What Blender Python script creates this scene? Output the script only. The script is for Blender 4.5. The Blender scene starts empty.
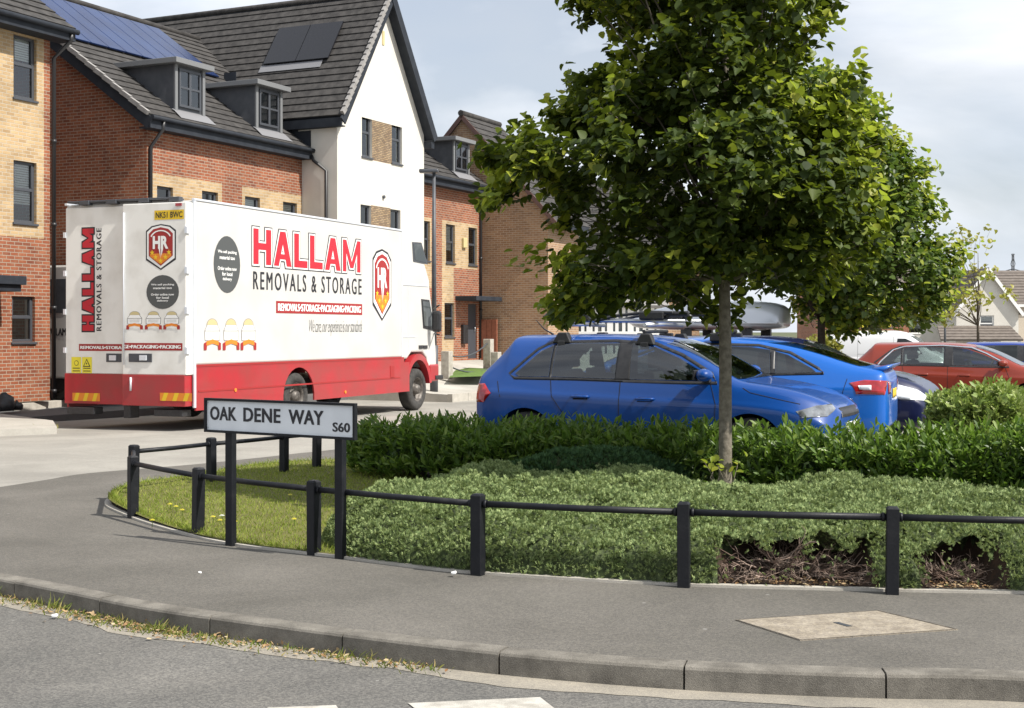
import bpy, bmesh, math, random
import numpy as np
from mathutils import Vector, Matrix, noise
from mathutils.bvhtree import BVHTree

random.seed(7)
RNG = np.random.default_rng(7)
SC = bpy.context.scene
COL = SC.collection
F = 1380.0; CX = 512.0; HY = 331.0; EYE = 1.6

# ---------------------------------------------------------------- camera
cam = bpy.data.cameras.new('camera')
cam.sensor_width = 36; cam.lens = 36 * F / 1024; cam.shift_y = -(354 - HY) / 1024
cam.clip_start = 0.1; cam.clip_end = 6000
camo = bpy.data.objects.new('camera', cam); COL.objects.link(camo)
camo.location = (0, 0, EYE); camo.rotation_euler = (math.radians(90), 0, 0)
SC.camera = camo
# ---------------------------------------------------------------- light
SUN_AZ = math.radians(120); SUN_EL = math.radians(49)
SUND = Vector((math.sin(SUN_AZ) * math.cos(SUN_EL), math.cos(SUN_AZ) * math.cos(SUN_EL), math.sin(SUN_EL)))
sl = bpy.data.lights.new('sun', 'SUN'); sl.energy = 5.0; sl.angle = math.radians(0.55); sl.color = (1.0, 0.95, 0.87)
so = bpy.data.objects.new('sun', sl); COL.objects.link(so)
so.rotation_euler = SUND.to_track_quat('Z', 'Y').to_euler(); so.location = (20, -10, 40)
W = bpy.data.worlds.new('World'); SC.world = W; W.use_nodes = True
nt = W.node_tree; N = nt.nodes; L = nt.links
bg = N['Background']
sky = N.new('ShaderNodeTexSky'); sky.sky_type = 'NISHITA'; sky.sun_disc = False
sky.sun_elevation = SUN_EL; sky.sun_rotation = SUN_AZ
sky.air_density = 1.0; sky.dust_density = 2.2; sky.ozone_density = 1.5
tc = N.new('ShaderNodeTexCoord'); mp = N.new('ShaderNodeMapping'); mp.inputs['Scale'].default_value = (1.0, 1.0, 2.6)
mp.inputs['Location'].default_value = (0.35, 0.2, 0.15)
ns = N.new('ShaderNodeTexNoise'); ns.inputs['Scale'].default_value = 2.3; ns.inputs['Detail'].default_value = 7; ns.inputs['Roughness'].default_value = .52; ns.inputs['Distortion'].default_value = .25
cr = N.new('ShaderNodeValToRGB'); cr.color_ramp.elements[0].position = .42; cr.color_ramp.elements[1].position = .60
cr.color_ramp.elements[0].color = (.46, .46, .46, 1); cr.color_ramp.elements[1].color = (1, 1, 1, 1)
ns2 = N.new('ShaderNodeTexNoise'); ns2.inputs['Scale'].default_value = 6; ns2.inputs['Detail'].default_value = 6
cc = N.new('ShaderNodeMix'); cc.data_type = 'RGBA'
cc.inputs[6].default_value = (7.0, 7.9, 9.3, 1); cc.inputs[7].default_value = (10.0, 9.9, 9.8, 1)
mx = N.new('ShaderNodeMix'); mx.data_type = 'RGBA'
L.new(tc.outputs['Generated'], mp.inputs[0]); L.new(mp.outputs[0], ns.inputs[0]); L.new(mp.outputs[0], ns2.inputs[0])
L.new(ns.outputs[0], cr.inputs[0]); L.new(cr.outputs[0], mx.inputs[0]); L.new(ns2.outputs[0], cc.inputs[0])
L.new(sky.outputs[0], mx.inputs[6]); L.new(cc.outputs[2], mx.inputs[7]); L.new(mx.outputs[2], bg.inputs[0])
bg.inputs[1].default_value = 0.086
SC.view_settings.view_transform = 'Standard'; SC.view_settings.look = 'None'
SC.view_settings.gamma = 1; SC.view_settings.exposure = 0.43; SC.view_settings.use_curve_mapping = False
SC.render.engine = 'CYCLES'

# ---------------------------------------------------------------- geometry helpers
def P(px, py, z=0.0):
    d = (EYE - z) * F / (py - HY)
    return Vector(((px - CX) / F * d, d, z))
def PD(px, py, d):
    return Vector(((px - CX) / F * d, d, EYE - (py - HY) / F * d))
B0 = Vector((-4.77, 37.66, 0)); TH = math.radians(64.5)
U = Vector((math.cos(TH), math.sin(TH), 0)); V = Vector((-math.sin(TH), math.cos(TH), 0))
def SW(t, w, z=0): return B0 + U * t + V * w + Vector((0, 0, z))
def loc(p, o=B0, u=U, v=V):
    r = p - o; return Vector((r.dot(u), r.dot(v), p.z))
def ray(px, py): return Vector(((px - CX) / F, 1, -(py - HY) / F))
def onplane(px, py, p0, n):
    D = ray(px, py); O = Vector((0, 0, EYE)); k = (p0 - O).dot(n) / D.dot(n); return O + D * k
def fac(px, py, w):            # pixel -> (t, z) on the street plane at offset w
    q = loc(onplane(px, py, SW(0, w), V)); return q.x, q.z
def side(px, py, t):           # pixel -> (w, z) on the cross plane at t
    q = loc(onplane(px, py, SW(t, 0), U)); return q.y, q.z
def smooth(a, b, x):
    k = min(1, max(0, (x - a) / (b - a))); return k * k * (3 - 2 * k)

OFF = {}
def tag(o, label=None, cat=None, group=None, kind=None):
    if label: o['label'] = label
    if cat: o['category'] = cat
    if group: o['group'] = group
    if kind: o['kind'] = kind
    return o
def empty(name, locv=(0, 0, 0), rz=0, label=None, cat=None, group=None):
    o = bpy.data.objects.new(name, None); COL.objects.link(o)
    o.location = locv; o.rotation_euler = (0, 0, rz); o.empty_display_size = .2
    tag(o, label, cat, group); return o
def link(name, me, parent=None):
    o = bpy.data.objects.new(name, me); COL.objects.link(o)
    if parent: o.parent = parent
    return o
def copy_tree(o, parent=None):
    c = o.copy(); COL.objects.link(c); c.parent = parent
    for ch in o.children: copy_tree(ch, c)
    return c

class MB:
    def __init__(s): s.v = []; s.f = []; s.m = []; s.sm = []
    def add(s, vs, fs, m=0, sm=False):
        b = len(s.v); s.v += [tuple(v) for v in vs]
        for f in fs: s.f.append(tuple(b + i for i in f)); s.m.append(m); s.sm.append(sm)
        return s
    def poly(s, vs, m=0): return s.add(vs, [range(len(vs))], m)
    def box(s, a, b, m=0, M=None):
        x0, y0, z0 = a; x1, y1, z1 = b
        if x0 > x1: x0, x1 = x1, x0
        if y0 > y1: y0, y1 = y1, y0
        if z0 > z1: z0, z1 = z1, z0
        vs = [Vector(p) for p in ((x0,y0,z0),(x1,y0,z0),(x1,y1,z0),(x0,y1,z0),(x0,y0,z1),(x1,y0,z1),(x1,y1,z1),(x0,y1,z1))]
        if M: vs = [M @ v for v in vs]
        return s.add(vs, [(0,3,2,1),(4,5,6,7),(0,1,5,4),(1,2,6,5),(2,3,7,6),(3,0,4,7)], m)
    def tube(s, pts, r, n=8, m=0, caps=True, sm=True):
        pts = [Vector(p) for p in pts]; rs = r if isinstance(r, (list, tuple)) else [r] * len(pts)
        vs = []; fs = []
        up = Vector((0, 0, 1)); 
        d0 = (pts[1] - pts[0]).normalized()
        if abs(d0.z) > .9: up = Vector((1, 0, 0))
        for i, p in enumerate(pts):
            if i == 0: d = pts[1] - pts[0]
            elif i == len(pts) - 1: d = pts[-1] - pts[-2]
            else: d = pts[i + 1] - pts[i - 1]
            d.normalize(); a = d.cross(up); 
            if a.length < 1e-4: a = d.cross(Vector((0, 1, 0)))
            a.normalize(); b = a.cross(d).normalized()
            for k in range(n):
                an = 2 * math.pi * k / n; vs.append(p + (a * math.cos(an) + b * math.sin(an)) * rs[i])
        for i in range(len(pts) - 1):
            for k in range(n):
                fs.append((i*n+k, i*n+(k+1)%n, (i+1)*n+(k+1)%n, (i+1)*n+k))
        s.add(vs, fs, m, sm)
        if caps:
            b = len(s.v) - len(vs)
            s.f.append(tuple(b + k for k in range(n))[::-1]); s.m.append(m); s.sm.append(False)
            s.f.append(tuple(b + (len(pts)-1)*n + k for k in range(n))); s.m.append(m); s.sm.append(False)
        return s
    def prism(s, pts2, frame, d0, d1, m=0):
        """polygon pts2 in frame (origin, a, b, n), extruded d0..d1 along n"""
        o, a, b, n = frame; k = len(pts2)
        A = [o + a * p[0] + b * p[1] + n * d0 for p in pts2]; Bv = [o + a * p[0] + b * p[1] + n * d1 for p in pts2]
        fs = [tuple(range(k))[::-1], tuple(range(k, 2*k))] + [(i, (i+1)%k, k+(i+1)%k, k+i) for i in range(k)]
        return s.add(A + Bv, fs, m)
    def build(s, name, mats, parent=None, off=None, bevel=0, fix=False, uv=True):
        me = bpy.data.meshes.new(name)
        off = off if off is not None else OFF.get(parent.name if parent else '', None)
        vs = s.v if off is None else [(v[0]-off[0], v[1]-off[1], v[2]-off[2]) for v in s.v]
        me.from_pydata(vs, [], s.f)
        if not isinstance(mats, (list, tuple)): mats = [mats]
        for m in mats: me.materials.append(m)
        me.polygons.foreach_set('material_index', s.m); me.polygons.foreach_set('use_smooth', s.sm)
        if uv:
            ul = me.uv_layers.new(name='UVMap')
            for p in me.polygons:
                n = p.normal; ax, ay, az = abs(n.x), abs(n.y), abs(n.z)
                for li in p.loop_indices:
                    c = me.vertices[me.loops[li].vertex_index].co
                    ul.data[li].uv = (c.x, c.y) if az > max(ax, ay) else ((c.y, c.z) if ax > ay else (c.x, c.z))
        if fix:
            bm = bmesh.new(); bm.from_mesh(me); bmesh.ops.recalc_face_normals(bm, faces=bm.faces); bm.to_mesh(me); bm.free()
        me.update()
        o = link(name, me, parent)
        if bevel:
            b = o.modifiers.new('bevel', 'BEVEL'); b.width = bevel; b.segments = 2; b.limit_method = 'ANGLE'; b.angle_limit = math.radians(50)
        return o

def npmesh(name, V_, quads, mat, parent=None, tris=False, matidx=None):
    k = 3 if tris else 4
    me = bpy.data.meshes.new(name)
    V_ = np.asarray(V_, dtype=np.float32).reshape(-1, 3); Q = np.asarray(quads, dtype=np.int32).reshape(-1, k)
    me.vertices.add(len(V_)); me.vertices.foreach_set('co', V_.ravel())
    me.loops.add(Q.size); me.loops.foreach_set('vertex_index', Q.ravel())
    me.polygons.add(len(Q)); me.polygons.foreach_set('loop_start', np.arange(0, Q.size, k, dtype=np.int32))
    me.polygons.foreach_set('loop_total', np.full(len(Q), k, dtype=np.int32))
    mats = mat if isinstance(mat, (list, tuple)) else [mat]
    for m in mats: me.materials.append(m)
    if matidx is not None: me.polygons.foreach_set('material_index', np.asarray(matidx, dtype=np.int32))
    me.update(calc_edges=True); me.validate()
    return link(name, me, parent)
def scatter(template, tq, pos, R):
    """template (k,3), quads tq, pos (n,3), R (n,3,3) columns = axes*scale"""
    k = len(template); n = len(pos)
    Vv = np.einsum('nij,kj->nki', R, template) + pos[:, None, :]
    Q = (np.arange(n)[:, None, None] * k + np.asarray(tq)[None]).reshape(-1, len(tq[0]))
    return Vv.reshape(-1, 3), Q
def norm(a): return a / np.maximum(np.linalg.norm(a, axis=-1, keepdims=True), 1e-9)
def frames(dirv, nrm, sx, sy=None, sz=None):
    """y axis = dirv, z axis ~ nrm"""
    y = norm(dirv); x = norm(np.cross(y, nrm)); z = np.cross(x, y)
    sx = np.asarray(sx); sy = sx if sy is None else np.asarray(sy); sz = sx if sz is None else np.asarray(sz)
    return np.stack([x * sx[:, None], y * sy[:, None], z * sz[:, None]], axis=2)

# ---------------------------------------------------------------- materials
MATS = {}
def nodes(name):
    m = bpy.data.materials.new(name); m.use_nodes = True
    t = m.node_tree; return m, t, t.nodes, t.links, t.nodes['Principled BSDF']
def pbr(name, c, c2=None, rough=.6, metal=0, scale=8, bump=0, bscale=60, spec=.5, coat=0, detail=5, p0=.35, p1=.65, coord='Object', rvar=0, trans=0, alpha=1):
    m, t, N, L, b = nodes(name)
    b.inputs['Base Color'].default_value = (*c, 1); b.inputs['Roughness'].default_value = rough
    b.inputs['Metallic'].default_value = metal; b.inputs['Specular IOR Level'].default_value = spec
    b.inputs['Coat Weight'].default_value = coat; b.inputs['Coat Roughness'].default_value = .04
    if trans: b.inputs['Transmission Weight'].default_value = trans
    tcn = N.new('ShaderNodeTexCoord')
    if c2:
        n = N.new('ShaderNodeTexNoise'); n.inputs['Scale'].default_value = scale; n.inputs['Detail'].default_value = detail
        r = N.new('ShaderNodeValToRGB'); r.color_ramp.elements[0].position = p0; r.color_ramp.elements[1].position = p1
        r.color_ramp.elements[0].color = (*c, 1); r.color_ramp.elements[1].color = (*c2, 1)
        L.new(tcn.outputs[coord], n.inputs['Vector']); L.new(n.outputs[0], r.inputs[0]); L.new(r.outputs[0], b.inputs['Base Color'])
        if rvar:
            mr = N.new('ShaderNodeMapRange'); mr.inputs[3].default_value = rough - rvar; mr.inputs[4].default_value = rough + rvar
            L.new(n.outputs[0], mr.inputs[0]); L.new(mr.outputs[0], b.inputs['Roughness'])
    if bump:
        n2 = N.new('ShaderNodeTexNoise'); n2.inputs['Scale'].default_value = bscale; n2.inputs['Detail'].default_value = 4
        bp = N.new('ShaderNodeBump'); bp.inputs['Strength'].default_value = bump; bp.inputs['Distance'].default_value = .01
        L.new(tcn.outputs[coord], n2.inputs['Vector']); L.new(n2.outputs[0], bp.inputs['Height']); L.new(bp.outputs[0], b.inputs['Normal'])
    MATS[name] = m; return m
def brickmat(name, c1, c2, c3, mortar, row=.075, width=.225):
    m, t, N, L, b = nodes(name)
    uv = N.new('ShaderNodeTexCoord'); br = N.new('ShaderNodeTexBrick')
    br.inputs['Scale'].default_value = 1; br.inputs['Brick Width'].default_value = width; br.inputs['Row Height'].default_value = row
    br.inputs['Mortar Size'].default_value = .0085; br.inputs['Mortar Smooth'].default_value = .15; br.inputs['Bias'].default_value = -.1
    br.inputs['Color1'].default_value = (*c1, 1); br.inputs['Color2'].default_value = (*c2, 1); br.inputs['Mortar'].default_value = (*mortar, 1)
    L.new(uv.outputs['UV'], br.inputs['Vector'])
    n = N.new('ShaderNodeTexNoise'); n.inputs['Scale'].default_value = 4.2; n.inputs['Detail'].default_value = 8; n.inputs['Roughness'].default_value = .7
    L.new(uv.outputs['UV'], n.inputs['Vector'])
    r = N.new('ShaderNodeValToRGB'); r.color_ramp.elements[0].position = .46; r.color_ramp.elements[1].position = .68
    L.new(n.outputs[0], r.inputs[0])
    mx = N.new('ShaderNodeMix'); mx.data_type = 'RGBA'; mx.inputs[7].default_value = (*c3, 1)
    mm = N.new('ShaderNodeMath'); mm.operation = 'MULTIPLY'; mm.inputs[1].default_value = .6
    sb = N.new('ShaderNodeMath'); sb.operation = 'SUBTRACT'; sb.inputs[0].default_value = 1
    ml = N.new('ShaderNodeMath'); ml.operation = 'MULTIPLY'
    L.new(br.outputs['Fac'], sb.inputs[1]); L.new(r.outputs[0], mm.inputs[0]); L.new(mm.outputs[0], ml.inputs[0]); L.new(sb.outputs[0], ml.inputs[1])
    L.new(ml.outputs[0], mx.inputs[0]); L.new(br.outputs['Color'], mx.inputs[6]); 
    # large soft weathering
    n3 = N.new('ShaderNodeTexNoise'); n3.inputs['Scale'].default_value = .7; n3.inputs['Detail'].default_value = 4; L.new(uv.outputs['UV'], n3.inputs['Vector'])
    mr = N.new('ShaderNodeMapRange'); mr.inputs[1].default_value = .3; mr.inputs[2].default_value = .7; mr.inputs[3].default_value = .82; mr.inputs[4].default_value = 1.12
    L.new(n3.outputs[0], mr.inputs[0])
    vm = N.new('ShaderNodeVectorMath'); vm.operation = 'SCALE'; L.new(mx.outputs[2], vm.inputs[0]); L.new(mr.outputs[0], vm.inputs['Scale'])
    L.new(vm.outputs[0], b.inputs['Base Color'])
    bp = N.new('ShaderNodeBump'); bp.inputs['Strength'].default_value = .6; bp.inputs['Distance'].default_value = .006; bp.invert = True
    L.new(br.outputs['Fac'], bp.inputs['Height']); L.new(bp.outputs[0], b.inputs['Normal']); b.inputs['Roughness'].default_value = .85
    MATS[name] = m; return m
def leafmat(name, cols, rough=.45, transl=.35, tcol=(.25, .4, .03), spec=.4):
    m, t, N, L, b = nodes(name)
    g = N.new('ShaderNodeNewGeometry'); r = N.new('ShaderNodeValToRGB')
    els = r.color_ramp.elements
    for i, (p, c) in enumerate(cols):
        e = els[i] if i < 2 else els.new(p)
        e.position = p; e.color = (*c, 1)
    L.new(g.outputs['Random Per Island'], r.inputs[0]); L.new(r.outputs[0], b.inputs['Base Color'])
    b.inputs['Roughness'].default_value = rough; b.inputs['Specular IOR Level'].default_value = spec
    if transl:
        tr = N.new('ShaderNodeBsdfTranslucent'); ms = N.new('ShaderNodeMixShader'); ms.inputs[0].default_value = transl
        mc = N.new('ShaderNodeMix'); mc.data_type = 'RGBA'; mc.inputs[0].default_value = .6; mc.inputs[7].default_value = (*tcol, 1)
        L.new(r.outputs[0], mc.inputs[6]); L.new(mc.outputs[2], tr.inputs[0])
        L.new(b.outputs[0], ms.inputs[1]); L.new(tr.outputs[0], ms.inputs[2]); L.new(ms.outputs[0], N['Material Output'].inputs[0])
    MATS[name] = m; return m
def groundmat(name, c1, c2, c3, fine=220, mid=1.3, bump=.4, bs=220, rough=.9, speck=.5, spots=0, stain=0):
    """aggregate surface: fine speckle over broad patches"""
    m, t, N, L, b = nodes(name)
    tcn = N.new('ShaderNodeTexCoord')
    n1 = N.new('ShaderNodeTexNoise'); n1.inputs['Scale'].default_value = mid; n1.inputs['Detail'].default_value = 8; n1.inputs['Roughness'].default_value = .6
    r1 = N.new('ShaderNodeValToRGB'); r1.color_ramp.elements[0].position = .3; r1.color_ramp.elements[1].position = .7
    r1.color_ramp.elements[0].color = (*c1, 1); r1.color_ramp.elements[1].color = (*c2, 1)
    v = N.new('ShaderNodeTexVoronoi'); v.inputs['Scale'].default_value = fine; v.feature = 'F1'
    r2 = N.new('ShaderNodeValToRGB'); r2.color_ramp.elements[0].position = .15; r2.color_ramp.elements[1].position = .95
    r2.color_ramp.elements[0].color = (.45, .45, .45, 1); r2.color_ramp.elements[1].color = (*c3, 1)
    mxx = N.new('ShaderNodeMix'); mxx.data_type = 'RGBA'; mxx.blend_type = 'OVERLAY'; mxx.inputs[0].default_value = speck
    sepc = N.new('ShaderNodeSeparateColor')
    L.new(tcn.outputs['Object'], n1.inputs[0]); L.new(tcn.outputs['Object'], v.inputs[0])
    L.new(n1.outputs[0], r1.inputs[0]); L.new(v.outputs['Color'], sepc.inputs[0]); L.new(sepc.outputs[0], r2.inputs[0])
    L.new(r1.outputs[0], mxx.inputs[6]); L.new(r2.outputs[0], mxx.inputs[7]); last = mxx.outputs[2]
    if stain:
        n5 = N.new('ShaderNodeTexNoise'); n5.inputs['Scale'].default_value = .55; n5.inputs['Detail'].default_value = 6; n5.inputs['Roughness'].default_value = .65; n5.inputs['Distortion'].default_value = .8
        m5 = N.new('ShaderNodeMapRange'); m5.inputs[1].default_value = .35; m5.inputs[2].default_value = .65; m5.inputs[3].default_value = 1-stain; m5.inputs[4].default_value = 1+stain; L.new(tcn.outputs['Object'], n5.inputs[0]); L.new(n5.outputs[0], m5.inputs[0])
        v5 = N.new('ShaderNodeVectorMath'); v5.operation = 'SCALE'; L.new(last, v5.inputs[0]); L.new(m5.outputs[0], v5.inputs['Scale']); last = v5.outputs[0]
    if spots:
        v6 = N.new('ShaderNodeTexVoronoi'); v6.inputs['Scale'].default_value = spots; v6.inputs['Randomness'].default_value = 1; L.new(tcn.outputs['Object'], v6.inputs[0])
        r6 = N.new('ShaderNodeValToRGB'); r6.color_ramp.elements[0].position = .03; r6.color_ramp.elements[1].position = .055; r6.color_ramp.elements[0].color = (1, 1, 1, 1); r6.color_ramp.elements[1].color = (0, 0, 0, 1); L.new(v6.outputs['Distance'], r6.inputs[0])
        s6 = N.new('ShaderNodeSeparateColor'); L.new(v6.outputs['Color'], s6.inputs[0]); g6 = N.new('ShaderNodeMath'); g6.operation = 'GREATER_THAN'; g6.inputs[1].default_value = .6; L.new(s6.outputs[1], g6.inputs[0])
        q6 = N.new('ShaderNodeMath'); q6.operation = 'MULTIPLY'; L.new(r6.outputs[0], q6.inputs[0]); L.new(g6.outputs[0], q6.inputs[1]); w6 = N.new('ShaderNodeMath'); w6.operation = 'MULTIPLY'; w6.inputs[1].default_value = .55; L.new(q6.outputs[0], w6.inputs[0])
        x6 = N.new('ShaderNodeMix'); x6.data_type = 'RGBA'; x6.inputs[7].default_value = (.34, .33, .31, 1); L.new(w6.outputs[0], x6.inputs[0]); L.new(last, x6.inputs[6]); last = x6.outputs[2]
    L.new(last, b.inputs['Base Color'])
    n4 = N.new('ShaderNodeTexNoise'); n4.inputs['Scale'].default_value = bs; n4.inputs['Detail'].default_value = 3; L.new(tcn.outputs['Object'], n4.inputs[0])
    bp = N.new('ShaderNodeBump'); bp.inputs['Strength'].default_value = bump; bp.inputs['Distance'].default_value = .006
    L.new(n4.outputs[0], bp.inputs['Height']); L.new(bp.outputs[0], b.inputs['Normal']); b.inputs['Roughness'].default_value = rough
    b.inputs['Specular IOR Level'].default_value = .3
    MATS[name] = m; return m

M_road = groundmat('road_asphalt', (.092, .09, .086), (.125, .12, .112), (.9, .89, .85), fine=95, bump=.8, bs=110, speck=.75, spots=5, stain=.12)
M_side = groundmat('light_asphalt', (.24, .229, .206), (.31, .296, .264), (.6, .6, .6), stain=.12, fine=50, mid=.5, bump=.3, speck=.4)
M_pave = groundmat('pavement_asphalt', (.092, .087, .078), (.126, .118, .107), (.75, .74, .7), fine=95, mid=.9, bump=.6, bs=120, speck=.7, spots=3.2, stain=.10)
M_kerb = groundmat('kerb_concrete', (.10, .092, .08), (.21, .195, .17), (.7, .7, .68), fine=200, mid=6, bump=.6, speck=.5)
M_edge = groundmat('edging_concrete', (.34, .32, .28), (.46, .43, .38), (.7, .7, .68), fine=200, mid=6, bump=.4, speck=.3)
M_cover = groundmat('cover_concrete', (.20, .17, .135), (.33, .29, .24), (.7, .7, .65), fine=70, mid=9, bump=.8, speck=.7)
M_drive = groundmat('drive_asphalt', (.10, .10, .10), (.13, .13, .13), (.6, .6, .6), fine=90, bump=.3)
M_slab = groundmat('slab_concrete', (.32, .305, .27), (.43, .41, .37), (.6, .6, .6), fine=60, mid=1.4, bump=.3, speck=.3)
M_far = groundmat('far_ground', (.07, .09, .035), (.12, .12, .07), (.6, .6, .6), fine=4, mid=.1, bump=.1)
M_soil = groundmat('bed_soil', (.02, .014, .011), (.045, .03, .021), (.9, .7, .55), fine=60, mid=7, bump=1, bs=60)
M_lawn = groundmat('lawn_soil', (.10, .095, .03), (.15, .15, .045), (.6, .6, .5), fine=60, mid=4, bump=.6)
M_white = pbr('road_paint', (.50, .48, .43), (.34, .32, .28), scale=14, rough=.7, bump=.3, bscale=150)
M_redb = brickmat('red_brick', (.30, .088, .036), (.155, .042, .021), (.38, .165, .085), (.33, .27, .205))
M_creamb = brickmat('cream_brick', (.47, .325, .17), (.31, .20, .10), (.54, .41, .25), (.44, .38, .285))
M_brownb = brickmat('brown_brick', (.33, .195, .105), (.22, .125, .07), (.40, .26, .155), (.40, .33, .25))
M_stone = brickmat('stone_cladding', (.32, .22, .12), (.17, .11, .07), (.50, .38, .24), (.10, .08, .06), row=.05, width=.17)
M_render = pbr('white_render', (.64, .615, .56), (.585, .56, .505), scale=1.5, rough=.9, bump=.15, bscale=120)
M_tile = pbr('roof_tile', (.042, .040, .039), (.072, .068, .065), scale=5, rough=.85, spec=.2, bump=.4, bscale=30)
M_verge = pbr('verge_tile', (.30, .29, .28), (.22, .21, .20), scale=6, rough=.8)
M_tile2 = pbr('brown_roof_tile', (.12, .10, .085), (.165, .14, .12), scale=3, rough=.8)
M_grey = pbr('anthracite_trim', (.022, .026, .034), (.032, .037, .046), scale=4, rough=.65, spec=.2)
M_gfr = pbr('grey_window_frame', (.06, .065, .075), rough=.4)
M_wfr = pbr('white_upvc', (.78, .78, .76), rough=.35)
M_dorm = pbr('dormer_cheek', (.06, .065, .075), (.08, .085, .095), scale=5, rough=.5)
M_glass = pbr('window_glass', (.035, .045, .05), (.16, .17, .165), scale=.9, rough=.06, spec=.9, p0=.45, p1=.75)
M_solar = pbr('solar_glass', (.008, .02, .075), (.012, .032, .11), scale=1, rough=.22, spec=.3)
M_solarb = pbr('black_solar_glass', (.012, .012, .015), rough=.2, spec=.6)
M_alu = pbr('aluminium', (.65, .66, .68), rough=.35, metal=.9)
M_silv = pbr('silver_plastic', (.70, .73, .78), rough=.28, metal=.25, coat=.4)
M_lead = pbr('lead_flashing', (.20, .20, .21), rough=.5)
M_pipe = pbr('black_pipe', (.02, .02, .022), rough=.4)
M_black = pbr('black_plastic', (.018, .018, .02), (.03, .03, .032), scale=20, rough=.45)
M_rubber = pbr('rubber', (.028, .027, .026), (.055, .052, .048), scale=12, rough=.85)
M_post = pbr('black_post_paint', (.009, .010, .013), (.024, .024, .026), scale=9, rough=.5, spec=.3, bump=.15, bscale=60, p0=.5, p1=.85, rvar=.12)
M_wood = pbr('weathered_wood', (.30, .27, .23), (.42, .39, .34), scale=7, rough=.85, bump=.3)
M_truckw = pbr('truck_white', (.60, .59, .565), (.545, .53, .50), scale=1.1, rough=.32, coat=.25)
M_trucks = pbr('truck_door_white', (.80, .79, .75), (.62, .60, .55), scale=2.2, rough=.4, coat=.15, p0=.45, p1=.85)
M_truckr = pbr('truck_red', (.40, .020, .028), (.31, .035, .035), scale=2, rough=.33, coat=.3)
M_red = pbr('lettering_red', (.50, .015, .03), rough=.4)
M_dred = pbr('dark_red', (.33, .02, .02), rough=.4)
M_ink = pbr('lettering_black', (.02, .02, .025), rough=.5)
M_dgrey = pbr('disc_grey', (.075, .08, .08), rough=.5)
M_yell = pbr('yellow_plate', (.75, .50, .02), rough=.45)
M_yell2 = pbr('yellow_sticker', (.80, .70, .05), rough=.45)
M_oran = pbr('orange_print', (.72, .22, .02), rough=.45)
M_cream = pbr('cream_print', (.55, .46, .24), rough=.5)
M_white2 = pbr('white_print', (.82, .82, .80), rough=.4)
M_sign = pbr('sign_white', (.80, .83, .86), (.72, .75, .78), scale=5, rough=.3)
M_dark = pbr('dark_void', (.01, .01, .011), rough=.9)
M_rim = pbr('steel_rim', (.07, .06, .052), (.17, .155, .14), scale=14, rough=.55, metal=.4)
M_alloy = pbr('alloy_rim', (.45, .46, .48), rough=.3, metal=.85)
M_chrome = pbr('chrome', (.85, .86, .88), rough=.12, metal=1)
M_carglass = pbr('car_glass', (.010, .013, .014), (.03, .036, .036), scale=1.6, rough=.03, spec=.45)
M_lens = pbr('clear_lens', (.30, .32, .34), (.08, .085, .095), scale=9, rough=.08, metal=.4, coat=1)
M_redlens = pbr('red_lens', (.38, .01, .015), (.24, .006, .01), scale=14, rough=.1, coat=1)
M_bluelens = pbr('white_lens', (.75, .78, .82), rough=.08, coat=1)
def carpaint(name, c, c2=None, fl=.35):
    m = pbr(name, c, c2, scale=2, rough=.4, metal=.0, coat=.6, spec=.3); return m
M_blue = carpaint('blue_paint', (.001, .050, .245)); M_blue2 = carpaint('bright_blue_paint', (.003, .10, .42))
M_navy = carpaint('navy_paint', (.006, .010, .05)); M_rust = carpaint('copper_red_paint', (.22, .028, .013)); M_blue3 = carpaint('deep_blue_paint', (.006, .03, .22))
M_vanw = pbr('van_white', (.78, .79, .80), rough=.3, coat=.5)
M_bark = pbr('pale_bark', (.115, .10, .075), (.21, .185, .145), scale=22, rough=.9, bump=.6, bscale=40)
M_bark2 = pbr('dark_bark', (.05, .04, .028), (.09, .07, .05), scale=20, rough=.9, bump=.5)
M_twig = pbr('dead_twig', (.16, .105, .08), (.36, .28, .23), scale=9, rough=.9)
M_leaf = leafmat('lime_leaf', [(0, (.022, .038, .008)), (.55, (.044, .070, .013)), (1, (.10, .13, .022))], transl=.27, tcol=(.27, .36, .02), rough=.55, spec=.25)
M_leafy = leafmat('young_sunlit_leaf', [(0, (.17, .23, .02)), (.6, (.29, .33, .035)), (1, (.42, .42, .06))], transl=.45, tcol=(.45, .58, .05), rough=.5)  # new growth, also the painted yellow sun highlights of the crowns
M_leaf2 = leafmat('maple_leaf', [(0, (.03, .055, .012)), (.6, (.075, .12, .024)), (1, (.17, .20, .04))], transl=.3, tcol=(.2, .34, .03))
M_hedge = leafmat('laurel_leaf', [(0, (.045, .09, .015)), (.6, (.095, .165, .025)), (1, (.20, .27, .05))], transl=.28, tcol=(.28, .5, .05), rough=.42, spec=.35)
M_hedgel = leafmat('pale_shrub_leaf', [(0, (.16, .24, .05)), (.6, (.25, .33, .08)), (1, (.36, .40, .15))], transl=.25, tcol=(.3, .42, .06))
M_jun = leafmat('juniper_sprig', [(0, (.11, .165, .065)), (.5, (.215, .285, .115)), (1, (.38, .45, .20))], transl=.25, tcol=(.42, .5, .14), rough=.7, spec=.2)
M_jund = leafmat('dark_juniper', [(0, (.03, .07, .03)), (.6, (.05, .11, .045)), (1, (.08, .15, .06))], transl=.12, rough=.7, spec=.2)
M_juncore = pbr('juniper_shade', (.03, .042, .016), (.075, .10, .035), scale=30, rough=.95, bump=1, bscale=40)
M_grass = leafmat('grass_blade', [(0, (.13, .19, .025)), (.6, (.22, .29, .04)), (1, (.36, .36, .09))], transl=.3, tcol=(.35, .42, .05), rough=.6, spec=.2)
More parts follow.
